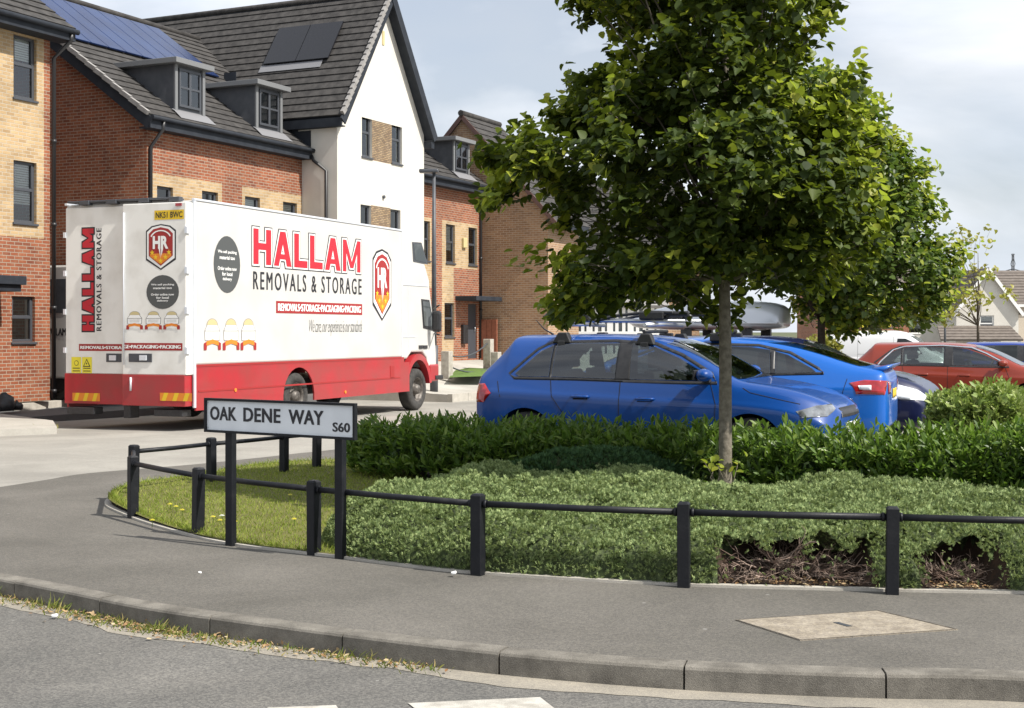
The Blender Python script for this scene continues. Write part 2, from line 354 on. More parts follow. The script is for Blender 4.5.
M_weed = leafmat('weed_blade', [(0, (.08, .13, .02)), (.5, (.17, .19, .04)), (1, (.36, .28, .12))], transl=.25, rough=.6, spec=.2)
M_litter = leafmat('dry_leaf', [(0, (.20, .10, .04)), (.5, (.33, .22, .11)), (1, (.45, .36, .22))], transl=0, rough=.8)
M_lemon = leafmat('thin_tree_leaf', [(0, (.16, .19, .03)), (.6, (.26, .26, .05)), (1, (.34, .30, .07))], transl=.35, tcol=(.45, .45, .06))

def glassmat(name, tint, gloss=.10):
    m, t, N, L, b = nodes(name); N.remove(b)
    tr = N.new('ShaderNodeBsdfTransparent'); tr.inputs[0].default_value = (*tint, 1)
    gs = N.new('ShaderNodeBsdfGlossy'); gs.inputs['Roughness'].default_value = .03; gs.inputs[0].default_value = (.95, .97, 1, 1)
    fr = N.new('ShaderNodeFresnel'); fr.inputs[0].default_value = 1.55; ad = N.new('ShaderNodeMath'); ad.operation = 'ADD'; ad.inputs[1].default_value = gloss; ad.use_clamp = True
    mx = N.new('ShaderNodeMixShader'); L.new(fr.outputs[0], ad.inputs[0]); L.new(ad.outputs[0], mx.inputs[0]); L.new(tr.outputs[0], mx.inputs[1]); L.new(gs.outputs[0], mx.inputs[2]); L.new(mx.outputs[0], N['Material Output'].inputs[0])
    MATS[name] = m; return m
M_glass_o = M_glass
M_glass = glassmat('clear_window_glass', (.80, .84, .83), .07)
M_blind = pbr('window_blind', (.70, .69, .65), rough=.8)

M_ccg = glassmat('car_clear_glass', (.42, .48, .46), .05)
M_seat = pbr('car_seat_fabric', (.03, .03, .032), (.05, .05, .052), scale=30, rough=.9)
M_cabin = pbr('cabin_lining', (.035, .034, .034), (.05, .05, .05), scale=8, rough=.9)
# ================================================================= ground
def bump_cars(x, y): return .255 * smooth(-1.7, -.5, x) * (1 - smooth(21, 29, y))
def G(x, y):
    base = -.12 - .16 * smooth(20, 33, y)
    far = -1.35 * smooth(45, 95, y) * smooth(2, 14, x)
    return base + bump_cars(x, y) + far
def grid_sheet(name, x0, x1, y0, y1, nx, ny, fn, mat, parent=None):
    mb = MB(); vs = []
    for j in range(ny + 1):
        for i in range(nx + 1):
            x = x0 + (x1 - x0) * i / nx; y = y0 + (y1 - y0) * j / ny; vs.append((x, y, fn(x, y)))
    fs = [(j*(nx+1)+i, j*(nx+1)+i+1, (j+1)*(nx+1)+i+1, (j+1)*(nx+1)+i) for j in range(ny) for i in range(nx)]
    mb.add(vs, fs, 0, True); return mb.build(name, mat, parent, uv=False)
# the one sheet that reaches the horizon
mb = MB(); R_ = [0, 30, 60, 100, 160, 300, 700, 1500, 3500]; vs = [(0, 10, -.6)]; fs = []
nseg = 48
for r in R_[1:]:
    for k in range(nseg):
        a = 2 * math.pi * k / nseg; x = r * math.cos(a); y = 10 + r * math.sin(a)
        vs.append((x, y, -.75 - 1.1 * smooth(40, 100, r)))
for k in range(nseg): fs.append((0, 1 + k, 1 + (k+1) % nseg))
for i in range(len(R_) - 2):
    for k in range(nseg): fs.append((1+i*nseg+k, 1+(i+1)*nseg+k, 1+(i+1)*nseg+(k+1)%nseg, 1+i*nseg+(k+1)%nseg))
mb.add(vs, fs, 0, True); tag(mb.build('ground', M_far, uv=False), kind='structure')
tag(grid_sheet('side_road', -45, 60, 11, 110, 105, 99, G, M_side), kind='structure')
mb = MB(); mb.poly([(-45, -30, -.112), (60, -30, -.112), (60, 11, -.112), (-45, 11, -.112)])
tag(mb.build('road', M_road, uv=False), kind='structure')

def catmull(pts, n=8):
    out = []
    for i in range(len(pts) - 1):
        p0 = pts[max(0, i-1)]; p1 = pts[i]; p2 = pts[i+1]; p3 = pts[min(len(pts)-1, i+2)]
        for k in range(n):
            t = k / n
            out.append(0.5 * ((2*p1) + (-p0 + p2)*t + (2*p0 - 5*p1 + 4*p2 - p3)*t*t + (-p0 + 3*p1 - 3*p2 + p3)*t**3))
    out.append(pts[-1]); return out
# kerb back line (pavement / kerb joint) through the foreground
kp = [Vector((-14, 22, 0)), Vector((-9.5, 15.2, 0)), Vector((-5.6, 10.75, 0))] + [P(*q) for q in ((0, 573), (80, 588), (164, 604), (280, 620), (390, 634), (523, 648.5), (692, 661), (864, 668), (1024, 672))] + [Vector((4.2, 6.0, 0)), Vector((8, 6.15, 0)), Vector((16, 6.8, 0)), Vector((40, 9.2, 0))]
kl = catmull(kp, 24)
# resample by arc length
def resample(line, step):
    out = [line[0].copy()]; acc = 0; last = line[0].copy()
    for p in line[1:]:
        while (p - last).length + acc >= step:
            d = (p - last); need = step - acc; last = last + d.normalized() * need; out.append(last.copy()); acc = 0
        acc += (p - last).length; last = p.copy()
    return out
kf = resample(kl, .0914)           # 10 samples per 914 mm stone
# shift so a joint falls at px 692
best = min(range(len(kf)), key=lambda i: (kf[i] - P(692, 661)).length); kf = kf[best % 10:]
def offs(line, d):
    out = []
    for i, p in enumerate(line):
        t = (line[min(i+1, len(line)-1)] - line[max(i-1, 0)]).normalized(); out.append(p + Vector((t.y, -t.x, 0)) * d)
    return out
ko = offs(kf, .125)
mb = MB()
for s in range(0, len(kf) - 10, 10):
    dz = random.uniform(-.003, .003); dd = random.uniform(-.003, .003)
    prof = [(0, -.2), (0, .004), (.105, .004), (.118, -.002), (.125, -.014), (.125, -.2)]
    idx = list(range(s, s + 11)); vs = []
    for jn, i in enumerate(idx):
        a = kf[i]; n = (ko[i] - a).normalized(); t = (kf[min(i+1, len(kf)-1)] - kf[i-1 if i else 0]).normalized()
        sh = .005 if jn == 0 else (-.005 if jn == 10 else 0)
        for (w, z) in prof: vs.append(a + n * (w + dd) + t * sh + Vector((0, 0, z + dz)))
    k = len(prof); fs = [(j*k+i, j*k+i+1, (j+1)*k+i+1, (j+1)*k+i) for j in range(10) for i in range(k-1)]
    fs += [tuple(range(k)), tuple(range(10*k, 11*k))[::-1]]
    mb.add(vs, fs, 0, False)
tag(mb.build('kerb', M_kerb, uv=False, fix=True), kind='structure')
# gutter channel strip, pale and dusty
gi = offs(kf, .127); go = [k_ + (g_ - k_).normalized()*(.15 + .075*(noise.noise(Vector((i_*.11, 0, 0)))+noise.noise(Vector((i_*.45, 3, 0)))*.7) + .02) for i_, (k_, g_) in enumerate(zip(gi, offs(kf, .30)))]; go2 = [p + Vector((0, 0, 0)) for p in go]
mb = MB()
for i in range(len(gi) - 1):
    zg = -.1095
    mb.poly([(gi[i].x, gi[i].y, zg), (go[i].x, go[i].y, zg), (go[i+1].x, go[i+1].y, zg), (gi[i+1].x, gi[i+1].y, zg)])
tag(mb.build('gutter', groundmat('gutter_dust', (.20, .185, .16), (.31, .28, .235), (.7, .7, .65), fine=110, mid=3, bump=.6), uv=False), kind='structure')
# pavement slab from kerb line to the side road / hedge line
pe = [P(*q, 0) for q in ((-260, 530), (-120, 505), (-40, 493.5), (0, 487), (45, 480), (90, 473), (192, 464.5), (270, 456.5), (311, 452))]
pe += [Vector((-1.6, 19.3, 0)), Vector((1, 19.0, 0)), Vector((6, 17, 0)), Vector((14, 15, 0)), Vector((40, 12, 0))]
pe = catmull(pe, 6)
mb = MB(); kk = [p for p in kf[::4] if p.x > pe[0].x - .3] 
outline = [Vector((p.x, p.y, 0)) for p in kk] + [Vector((p.x, p.y, 0)) for p in pe[::-1]]
bm = bmesh.new(); vs = [bm.verts.new(p) for p in outline]; f = bm.faces.new(vs)
bmesh.ops.triangulate(bm, faces=[f]); 
if f.is_valid is False or True:
    for q in bm.faces:
        q.normal_update()
        if q.normal.z < 0: q.normal_flip()
ext = []
n0 = len(outline)
for i in range(n0):
    a = outline[i]; b = outline[(i+1) % n0]
    va = bm.verts.new(a); vb = bm.verts.new(b); vc = bm.verts.new(b - Vector((0,0,.3))); vd = bm.verts.new(a - Vector((0,0,.3)))
    bm.faces.new((va, vb, vc, vd))
me = bpy.data.meshes.new('pavement'); bm.to_mesh(me); bm.free(); me.materials.append(M_pave); tag(link('pavement', me), kind='structure')

# ------------------------------------------------------- planted island
fence_pts = [P(1290, 606), P(1092, 600), P(892, 594), P(684, 587), P(478, 575), P(314, 554.5), P(198, 535.5), P(133, 518)]
# bed outline: a little outside the posts at the front
bed = [Vector((6.6, 8.25, 0)), P(1230, 600), P(1024, 593.5), P(892, 591), P(684, 585.5), P(478, 573.5), P(400, 565.5), P(339, 557.5), P(229, 544), P(160, 527), P(124, 514), P(108, 505), P(116, 497), P(140, 491), P(192, 484), P(254, 473), P(290, 469.5), P(332, 467.5)]
bed_f = catmull(bed, 8)
back = [Vector((-1.2, 17.0, 0)), Vector((2, 15.0, 0)), Vector((6.6, 13.6, 0))]
def BZ(x, y): return .014 + .075 * smooth(10.0, 14.5, y)
poly = bed_f + back
def poly_sheet(name, poly, zf, mat, cell=.25, parent=None):
    bm = bmesh.new(); f = bm.faces.new([bm.verts.new((p.x, p.y, 0)) for p in poly])
    xs = [p.x for p in poly]; ys = [p.y for p in poly]
    for k in range(int(min(xs)/cell), int(max(xs)/cell)+1):
        bmesh.ops.bisect_plane(bm, geom=bm.verts[:]+bm.edges[:]+bm.faces[:], plane_co=(k*cell, 0, 0), plane_no=(1, 0, 0))
    for k in range(int(min(ys)/cell), int(max(ys)/cell)+1):
        bmesh.ops.bisect_plane(bm, geom=bm.verts[:]+bm.edges[:]+bm.faces[:], plane_co=(0, k*cell, 0), plane_no=(0, 1, 0))
    for v in bm.verts: v.co.z = zf(v.co.x, v.co.y)
    bmesh.ops.recalc_face_normals(bm, faces=bm.faces)
    for q in bm.faces:
        if q.normal.z < 0: q.normal_flip(); 
    me = bpy.data.meshes.new(name); bm.to_mesh(me); bm.free(); me.materials.append(mat); 
    for p in me.polygons: p.use_smooth = True
    return link(name, me, parent)
tag(poly_sheet('planting_bed', poly, BZ, M_soil), kind='structure')
eo = offs(resample(bed_f, .1), -.0)
# orientation check: outline runs right->left along the front; outside is towards camera
mb = MB(); line = resample(bed_f, .1)
inn = offs(line, .03); out = offs(line, -.03)
for i in range(len(line) - 1):
    zt = .017
    a, b, c, d = inn[i], inn[i+1], out[i+1], out[i]
    mb.poly([(a.x,a.y,zt),(b.x,b.y,zt),(c.x,c.y,zt),(d.x,d.y,zt)])
    mb.poly([(a.x,a.y,zt),(b.x,b.y,zt),(b.x,b.y,-.05),(a.x,a.y,-.05)])
    mb.poly([(d.x,d.y,zt),(c.x,c.y,zt),(c.x,c.y,-.05),(d.x,d.y,-.05)])
tag(mb.build('bed_edging', M_edge, uv=False), kind='structure')

def inpoly(pl, x, y):
    x = np.asarray(x); y = np.asarray(y); c = np.zeros(x.shape, bool); n = len(pl)
    j = n - 1
    for i in range(n):
        xi, yi = pl[i][0], pl[i][1]; xj, yj = pl[j][0], pl[j][1]
        c ^= ((yi > y) != (yj > y)) & (x < (xj - xi) * (y - yi) / (yj - yi + 1e-12) + xi); j = i
    return c
def dist_poly(pl, x, y, closed=True):
    d = np.full(np.shape(x), 1e9); n = len(pl)
    for i in range(n if closed else n - 1):
        ax, ay = pl[i][0], pl[i][1]; bx, by = pl[(i+1) % n][0], pl[(i+1) % n][1]
        vx, vy = bx-ax, by-ay; l2 = vx*vx+vy*vy+1e-12
        t = np.clip(((x-ax)*vx + (y-ay)*vy)/l2, 0, 1); d = np.minimum(d, np.hypot(x-ax-t*vx, y-ay-t*vy))
    return d
# lawn: left part of the bed
lawn = [p for p in bed_f if p.x < P(352, 559).x + .02] + [Vector((-1.0, 16.3, 0)), Vector((-1.0, 14.6, 0)), Vector((-.55, 12.6, 0)), Vector((-1.0, 10.6, 0))]
lw = [(p.x, p.y) for p in lawn]
def blades(name, region, n, h0, h1, w, mat, zf, lean=.5, parent=None, edge=0, dens=None):
    xs = [p[0] for p in region]; ys = [p[1] for p in region]
    x = RNG.uniform(min(xs), max(xs), n*3); y = RNG.uniform(min(ys), max(ys), n*3)
    ok = inpoly(region, x, y)
    if dens is not None: ok &= RNG.uniform(0, 1, len(x)) < dens(x, y)
    x = x[ok][:n]; y = y[ok][:n]; k = len(x)
    z = np.array([zf(a, b) for a, b in zip(x, y)])
    a = RNG.uniform(0, 2*np.pi, k); ln = RNG.uniform(0, lean, k)
    d = np.stack([np.cos(a)*ln, np.sin(a)*ln, np.ones(k)], 1)
    h = RNG.uniform(h0, h1, k)
    nn = np.stack([np.cos(a+1.3), np.sin(a+1.3), np.zeros(k)], 1)
    R = frames(d, nn, np.full(k, w), h, h)
    tpl = np.array([(-.5, 0, 0), (.5, 0, 0), (.35, .6, .06), (-.35, .6, .06), (.06, 1, .28), (-.06, 1, .28)])
    Vv, Q = scatter(tpl, [(0, 1, 2, 3), (3, 2, 4, 5)], np.stack([x, y, z], 1), R)
    return npmesh(name, Vv, Q, mat, parent)
lz = lambda x, y: BZ(x, y) + .006
tag(poly_sheet('lawn', lawn, lz, M_lawn, cell=.2), kind='structure')
g = blades('grass', lw, 30000, .015, .04, .006, M_grass, BZ, lean=.9); tag(g, 'short yellowish green lawn grass in the corner bed behind the street sign', 'grass', kind='stuff')
# ================================================================= buildings
HR = TH                      # street rotation: local x = along the street, y = away from it
def house(name, t, w, z, label, cat='house'):
    e = empty(name, SW(t, w, z), HR, label, cat); OFF[e.name] = (t, w, z); return e
def wall_w(mb, t0, t1, z0, z1, w, holes=(), panels=(), out=-1, rev=.09, base=0, revm=None):
    """wall in the plane w, outward normal out*w; holes (t0,t1,z0,z1); panels (t0,t1,z0,z1,mat)"""
    ts = sorted({t0, t1, *[v for h in holes for v in h[:2]], *[v for p in panels for v in p[:2]]}); ts = [t for t in ts if t0 <= t <= t1]
    zs = sorted({z0, z1, *[v for h in holes for v in h[2:4]], *[v for p in panels for v in p[2:4]]}); zs = [z for z in zs if z0 <= z <= z1]
    for i in range(len(ts)-1):
        for j in range(len(zs)-1):
            a, b, c, d = ts[i], ts[i+1], zs[j], zs[j+1]; mt, mz = (a+b)/2, (c+d)/2
            if any(h[0] < mt < h[1] and h[2] < mz < h[3] for h in holes): continue
            m = base
            for p in panels:
                if p[0] < mt < p[1] and p[2] < mz < p[3]: m = p[4]
            q = [(a, w, c), (b, w, c), (b, w, d), (a, w, d)]
            mb.poly(q if out < 0 else q[::-1], m)
    for h in holes:
        a, b, c, d = h[:4]; w2 = w - out * rev; m = base
        for p in panels:
            if p[0] <= (a+b)/2 <= p[1] and p[2] <= (c+d)/2 <= p[3]: m = p[4]
        if revm is not None: m = revm
        mb.poly([(a,w,c),(a,w2,c),(a,w2,d),(a,w,d)], m); mb.poly([(b,w,c),(b,w,d),(b,w2,d),(b,w2,c)], m)
        mb.poly([(a,w,d),(a,w2,d),(b,w2,d),(b,w,d)], m); mb.poly([(a,w,c),(b,w,c),(b,w2,c),(a,w2,c)], m)
def window(parent, t0, t1, z0, z1, w, frame=None, split=.55, mull=0, fw=.06, rev=.07, sill=True, out=-1):
    frame = frame or M_gfr
    m = MB(); wa = w - out*rev; wb = wa - out*.06
    m.box((t0, wa, z0), (t0+fw, wb, z1)); m.box((t1-fw, wa, z0), (t1, wb, z1))
    m.box((t0+fw, wa, z0), (t1-fw, wb, z0+fw)); m.box((t0+fw, wa, z1-fw), (t1-fw, wb, z1))
    if split: zz = z0 + (z1-z0)*split; m.box((t0+fw, wa, zz-fw*.6), (t1-fw, wb, zz+fw*.6)); m.box((t0+fw, wa - out*-.012, zz+fw*.6), (t0+fw*1.5, wb, z1-fw)); m.box((t1-fw*1.5, wa - out*-.012, zz+fw*.6), (t1-fw, wb, z1-fw))
    for k in range(mull):
        tt = t0 + (t1-t0)*(k+1)/(mull+1); m.box((tt-fw*.45, wa-out*-.004, z0+fw), (tt+fw*.45, wb, z1-fw))
    if sill: m.box((t0-.03, w + out*.04, z0-.05), (t1+.03, wb, z0-.002))
    o = m.build('window', frame, parent, bevel=.006)
    p = MB(); wp = wa - out*.03; pq_ = [(t0+fw*.8, wp, z0+fw*.8), (t1-fw*.8, wp, z0+fw*.8), (t1-fw*.8, wp, z1-fw*.8), (t0+fw*.8, wp, z1-fw*.8)]; p.poly(pq_ if out < 0 else pq_[::-1]); q = p.build('pane', M_glass, o, off=OFF[parent.name])
    r_ = random.random()
    if r_ < .8 and (z1-z0) > .6:
        b = MB(); wb3 = wb + .004*(-out); fr_ = random.uniform(.15, .75) if r_ < .45 else random.uniform(.0, .0)
        if fr_ > 0:
            zz = z1 - (z1-z0)*fr_; k = 0
            while z1-.06-k*.05 > zz: b.box((t0+.04, wb3, z1-.06-k*.05-.038), (t1-.04, wb3-out*.012, z1-.06-k*.05)); k += 1
            if k: b.build('blind', M_blind, o, off=OFF[parent.name])
        else:
            for (p_, q_) in ((t0+.03, t0+(t1-t0)*.2), (t1-(t1-t0)*.2, t1-.03)): b.box((p_, wb3, z0+.05), (q_, wb3-out*.03, z1-.05))
            b.build('curtains', M_blind, o, off=OFF[parent.name])
    return o
def window_t(parent, w0, w1, z0, z1, t, frame=None, split=.55, mull=0, fw=.06, rev=.07):
    """window in a wall facing -t"""
    frame = frame or M_gfr
    m = MB(); a = t + rev; b = a + .06
    m.box((a, w0, z0), (b, w0+fw, z1)); m.box((a, w1-fw, z0), (b, w1, z1)); m.box((a, w0+fw, z0), (b, w1-fw, z0+fw)); m.box((a, w0+fw, z1-fw), (b, w1-fw, z1))
    o = m.build('window', frame, parent); p = MB(); p.box((a+.03, w0+fw*.8, z0+fw*.8), (a+.045, w1-fw*.8, z1-fw*.8)); p.build('pane', M_glass, o, off=OFF[parent.name]); return o
def slope(mb, E0, E1, R0, R1, n, step=.035, m=0, thick=.10, mu=None):
    E0, E1, R0, R1 = map(Vector, (E0, E1, R0, R1))
    nrm = (E1-E0).cross(R0-E0).normalized()
    if nrm.z < 0: nrm = -nrm
    for i in range(n):
        a, b = i/n, (i+1)/n
        A = E0.lerp(R0, a); Bp = E1.lerp(R1, a); C = E1.lerp(R1, b); D = E0.lerp(R0, b)
        mb.poly([A+nrm*step, Bp+nrm*step, C+nrm*.006, D+nrm*.006], m)
        mb.poly([A, Bp, Bp+nrm*step, A+nrm*step], m)
        mb.poly([A, A+nrm*step, D+nrm*.006, D], m); mb.poly([Bp, C, C+nrm*.006, Bp+nrm*step], m)
    T = nrm * thick
    for q in ([E0-T, R0-T, R1-T, E1-T], [E0, E0-T, E1-T, E1], [E0, R0, R0-T, E0-T], [E1, E1-T, R1-T, R1]): mb.poly(q, m if mu is None else mu)
def bar(mb, a, b, wd, ht, up=Vector((0,0,1)), m=0):
    """box beam from a to b; wd across, ht along up"""
    a, b = Vector(a), Vector(b); d = (b-a).normalized(); s = d.cross(up).normalized(); u = s.cross(d).normalized()
    vs = []
    for p in (a, b):
        for (i, j) in ((-1,-1),(1,-1),(1,1),(-1,1)): vs.append(p + s*wd*.5*i + u*ht*.5*j)
    mb.add(vs, [(0,3,2,1),(4,5,6,7),(0,1,5,4),(1,2,6,5),(2,3,7,6),(3,0,4,7)], m)
def pipe(parent, pts, r=.045, name='downpipe', mt=None, br=True):
    m = MB(); m.tube(pts, r, 10)
    if br:
        for k in range(1, len(pts)):
            a, b = Vector(pts[k-1]), Vector(pts[k])
            if (b-a).length > 2:
                for i in range(1, int((b-a).length/1.8)+1):
                    c = a.lerp(b, i*1.8/(b-a).length); m.tube([c-Vector((0,0,.04)), c+Vector((0,0,.04))], r*1.35, 10)
    return m.build(name, mt or M_pipe, parent)

# ---- left flats (nearest)
EL = -9.3; WL = 1.35
h = house('brick_flats', EL, WL, 0.1, 'cream and red brick three storey block at the far left with a tall black downpipe', 'building')
zt0 = fac(40, 30, WL)[1]                       # eave level
ze = 8.12
wins = []
for (x0, x1, y0, y1) in ((13.5, 36.6, 34, 103), (13.5, 36.6, 159, 227), (12, 35, 294, 346)):
    t0, za = fac(x0, y0, WL); t1, zb = fac(x1, y1, WL); t0b, zc = fac(x0, y1 - 5, WL)
    z1 = fac((x0+x1)/2, (y0+y0+5)/2, WL)[1]; z0 = fac((x0+x1)/2, y1 - 4, WL)[1]; wins.append((t0, t1, z0, z1))
holes = list(wins)
dd = (wins[0][1] - wins[0][0])
for (a, b, c, d) in wins: holes.append((a - 3.1, a - 3.1 + 1.1, c, d))
tc0 = fac(44, 200, WL)[0]; zc = fac(44, 239, WL)[1]; zt = fac(44, 28, WL)[1]
mb = MB()
wall_w(mb, -20, EL, .1, ze, WL, holes, panels=[(-20, tc0, zc, ze, 1)])
mb.poly([(EL, WL, .1), (EL, WL+9, .1), (EL, WL+9, ze), (EL, WL, ze)], 0)
mb.poly([(EL, WL, ze), (EL, WL+9, ze), (EL, WL+4.5, ze+3.3)], 0)
mb.poly([(-20, WL, .1), (-20, WL, ze), (-20, WL+9, ze), (-20, WL+9, .1)], 0); mb.poly([(-20, WL+9, .1), (-20, WL+9, ze), (EL, WL+9, ze), (EL, WL+9, .1)], 0)
mb.build('wall', [M_redb, M_creamb], h, fix=False)
for q in holes: window(h, *q, WL)
mb = MB(); ov = .42
slope(mb, (-20.3, WL-ov, ze+.02), (EL+.32, WL-ov, ze+.02), (-20.3, WL+4.5, ze+3.5), (EL+.32, WL+4.5, ze+3.5), 17)
slope(mb, (EL+.32, WL+9+ov, ze+.02), (-20.3, WL+9+ov, ze+.02), (EL+.32, WL+4.5, ze+3.5), (-20.3, WL+4.5, ze+3.5), 17)
mb.build('roof', M_tile, h)
mb = MB(); mb.box((-20.3, WL-ov-.02, ze-.25), (EL+.3, WL-ov+.03, ze-.03)); mb.box((-20.3, WL-ov+.03, ze-.25), (EL+.3, WL-.003, ze-.22)); mb.build('fascia', M_grey, h)
mb = MB(); mb.tube([(-20.3, WL-ov-.07, ze-.05), (EL+.33, WL-ov-.07, ze-.05)], .06, 8); mb.build('gutter', M_grey, h)
tp = fac(53.5, 200, WL-.06)[0]
pipe(h, [(tp+.12, WL-ov-.05, ze-.12), (tp+.12, WL-ov-.02, ze-.25), (tp, WL-.07, ze-.62), (tp, WL-.07, .15)])
t0, z0 = fac(-30, 284, WL-.5); t1, z1 = fac(25, 284, WL-.7)
mb = MB(); mb.box((t0-1, WL-.75, z1-.02), (t1, WL-.003, z1+.16)); mb.box((t0-1, WL-.68, z1-.16), (t1-.08, WL-.003, z1-.022)); mb.build('door_canopy', M_grey, h, bevel=.01)
mb = MB(); mb.box((t1-.9, WL-.03, .12), (t1-.12, WL+.05, 2.05)); dr = mb.build('door', M_gfr, h, bevel=.01)
mb = MB(); mb.tube([(t1-.25, WL-.03, 1.05), (t1-.25, WL-.09, 1.05), (t1-.37, WL-.09, 1.05)], .012, 6); mb.build('handle', M_alu, dr, off=OFF[h.name])

# ---- terraces and the white gable house
EZ = 6.62; RD = 5.0; RZ = 10.45; WT = 1.15
def rz(w): return EZ + (w - (WT-.3)) / (RD + .3) * (RZ - EZ)
def dormer(parent, px0, px1, pyt, pyb, wd, name='dormer'):
    t0, zt = fac(px0, pyt, wd); t1, _ = fac(px1, pyt, wd); zt = fac((px0+px1)/2, pyt+1.5, wd)[1]; zb = rz(wd) - .05
    wb = WT-.3 + (zt - EZ)/(RZ-EZ)*(RD+.3) + .1
    m = MB(); m.poly([(t0, wd, zb), (t1, wd, zb), (t1, wd, zt), (t0, wd, zt)], 0)
    m.poly([(t0, wd, zb), (t0, wd, zt), (t0, wb, zt)], 0); m.poly([(t1, wd, zb), (t1, wb, zt), (t1, wd, zt)], 0)
    d = m.build(name, M_dorm, parent)
    f = MB(); s = .08
    for (a, b) in ((t0-.02, t0+s), (t1-s, t1+.02)): f.box((a, wd-.06, zb+.06), (b, wd-.003, zt-.002))
    f.box((t0-.18, wd-.22, zt), (t1+.18, wb+.15, zt+.13)); f.build('dormer_roof', pbr('dormer_edge', (.17,.175,.18), rough=.5) if 'dormer_edge' not in MATS else MATS['dormer_edge'], d, off=OFF[parent.name], bevel=.008)
    g = MB(); wa = t0+.14; wb2 = t1-.14; z0 = zb+.2; z1 = zt-.08; mid = (wa+wb2)/2
    y0, y1 = wd-.055, wd-.004
    g.box((wa, y0, z0), (wa+.06, y1, z1)); g.box((wb2-.06, y0, z0), (wb2, y1, z1)); g.box((mid-.04, y0, z0), (mid+.04, y1, z1))
    for (p, q) in ((wa+.06, mid-.04), (mid+.04, wb2-.06)):
        g.box((p, y0, z0), (q, y1, z0+.06)); g.box((p, y0, z1-.06), (q, y1, z1)); g.box((p, y0, z0+(z1-z0)*.48), (q, y1, z0+(z1-z0)*.48+.05))
    wn = g.build('dormer_window', M_gfr, d, off=OFF[parent.name]); p_ = MB(); p_.poly([(wa+.04, wd-.03, z0+.04), (wb2-.04, wd-.03, z0+.04), (wb2-.04, wd-.03, z1-.04), (wa+.04, wd-.03, z1-.04)]); p_.build('pane', M_glass, d, off=OFF[parent.name])
    l = MB(); l.poly([(t0-.1, wd-.1, zb+.06), (t1+.1, wd-.1, zb+.06), (t1+.12, wd-.32, rz(wd-.32)+.05), (t0-.12, wd-.32, rz(wd-.32)+.05)], 0)
    l.poly([(t0-.1, wd-.1, zb+.06), (t1+.1, wd-.1, zb+.06), (t1+.1, wd-.003, zb+.12), (t0-.1, wd-.003, zb+.12)], 0); l.build('flashing', M_lead, d, off=OFF[parent.name])
def hole_px(x0, x1, y0, y1, w):
    t0 = fac(x0, y0, w)[0]; t1 = fac(x1, y0, w)[0]; xm = (x0+x1)/2
    return (t0, t1, fac(xm, y1, w)[1], fac(xm, y0, w)[1])

T0 = fac(147, 300, WT)[0]
h1 = house('brick_terrace', T0, WT, .2, 'red brick terrace with blue solar panels and two grey dormers behind the lorry', 'house')
hl = []
for (x0, x1, y0) in ((157, 173, 185.5), (202, 218, 190.5), (245, 260, 196), (283, 297, 201.5)):
    t0, z1 = fac(x0, y0, WT); t1, _ = fac(x1, y0, WT); hl.append((t0, t1, z1-1.45, z1))
gl = [(a, b, .9, 2.3) for (a, b, c, d) in hl]
hl2 = hl + gl
pn = []
for (x0, x1, y0) in ((152, 222, 178), (242, 302, 191)):
    t0 = fac(x0, y0, WT)[0]; t1 = min(fac(x1, y0, WT)[0], 0); z1 = fac((x0+x1)/2, y0, WT)[1]; pn.append((t0, t1, 0.3, z1, 1))
mb = MB(); wall_w(mb, T0, 0.6, .2, EZ, WT, hl2, pn)
wr = WT + RD; dback = WT + 2*RD
mb.poly([(T0, WT, .2), (T0, WT, EZ), (T0, dback, EZ), (T0, dback, .2)], 0)
mb.poly([(T0, WT, EZ), (T0, wr, RZ-.15), (T0, dback, EZ)], 0)
mb.poly([(.6, dback, .2), (T0, dback, .2), (T0, dback, EZ), (.6, dback, EZ)], 0)
mb.build('wall', [M_redb, M_creamb], h1)
for q in hl2: window(h1, *q, WT)
mb = MB(); te = 2.6
slope(mb, (T0-.28, WT-.3, EZ), (te, WT-.3, EZ), (T0-.28, wr, RZ), (te, wr, RZ), 20)
slope(mb, (te, dback+.3, EZ), (T0-.28, dback+.3, EZ), (te, wr, RZ), (T0-.28, wr, RZ), 20)
mb.tube([(T0-.3, wr, RZ+.03), (te, wr, RZ+.03)], .09, 8, 0)
mb.build('roof', M_tile, h1)
mb = MB()
for k in range(20):      # dry verge units
    a = Vector((T0-.31, WT-.3, EZ)).lerp(Vector((T0-.31, wr, RZ)), k/20); b = Vector((T0-.31, WT-.3, EZ)).lerp(Vector((T0-.31, wr, RZ)), (k+1)/20)
    bar(mb, a + Vector((0,0,.035)), b + Vector((0,0,.01)), .1, .1)
mb.build('verge', M_verge, h1)
mb = MB(); bar(mb, (T0-.27, WT-.32, EZ-.2), (T0-.27, wr, RZ-.2), .03, .28); mb.box((T0-.28, WT-.34, EZ-.30), (0.1, WT-.30, EZ-.06)); mb.box((T0-.28, WT-.30, EZ-.30), (-.01, WT-.003, EZ-.27)); mb.build('bargeboard', M_grey, h1)
mb = MB(); mb.tube([(T0-.28, WT-.39, EZ-.06), (.05, WT-.39, EZ-.06)], .06, 8); mb.build('gutter', M_grey, h1)
pipe(h1, [(T0+.15, WT-.38, EZ-.1), (T0+.15, WT-.34, EZ-.3), (T0+.06, WT-.06, EZ-.7), (T0+.06, WT-.06, .25)])
dormer(h1, 174, 203, 66, 117, WT+.1); dormer(h1, 255, 280.5, 87, 134, WT+.1)
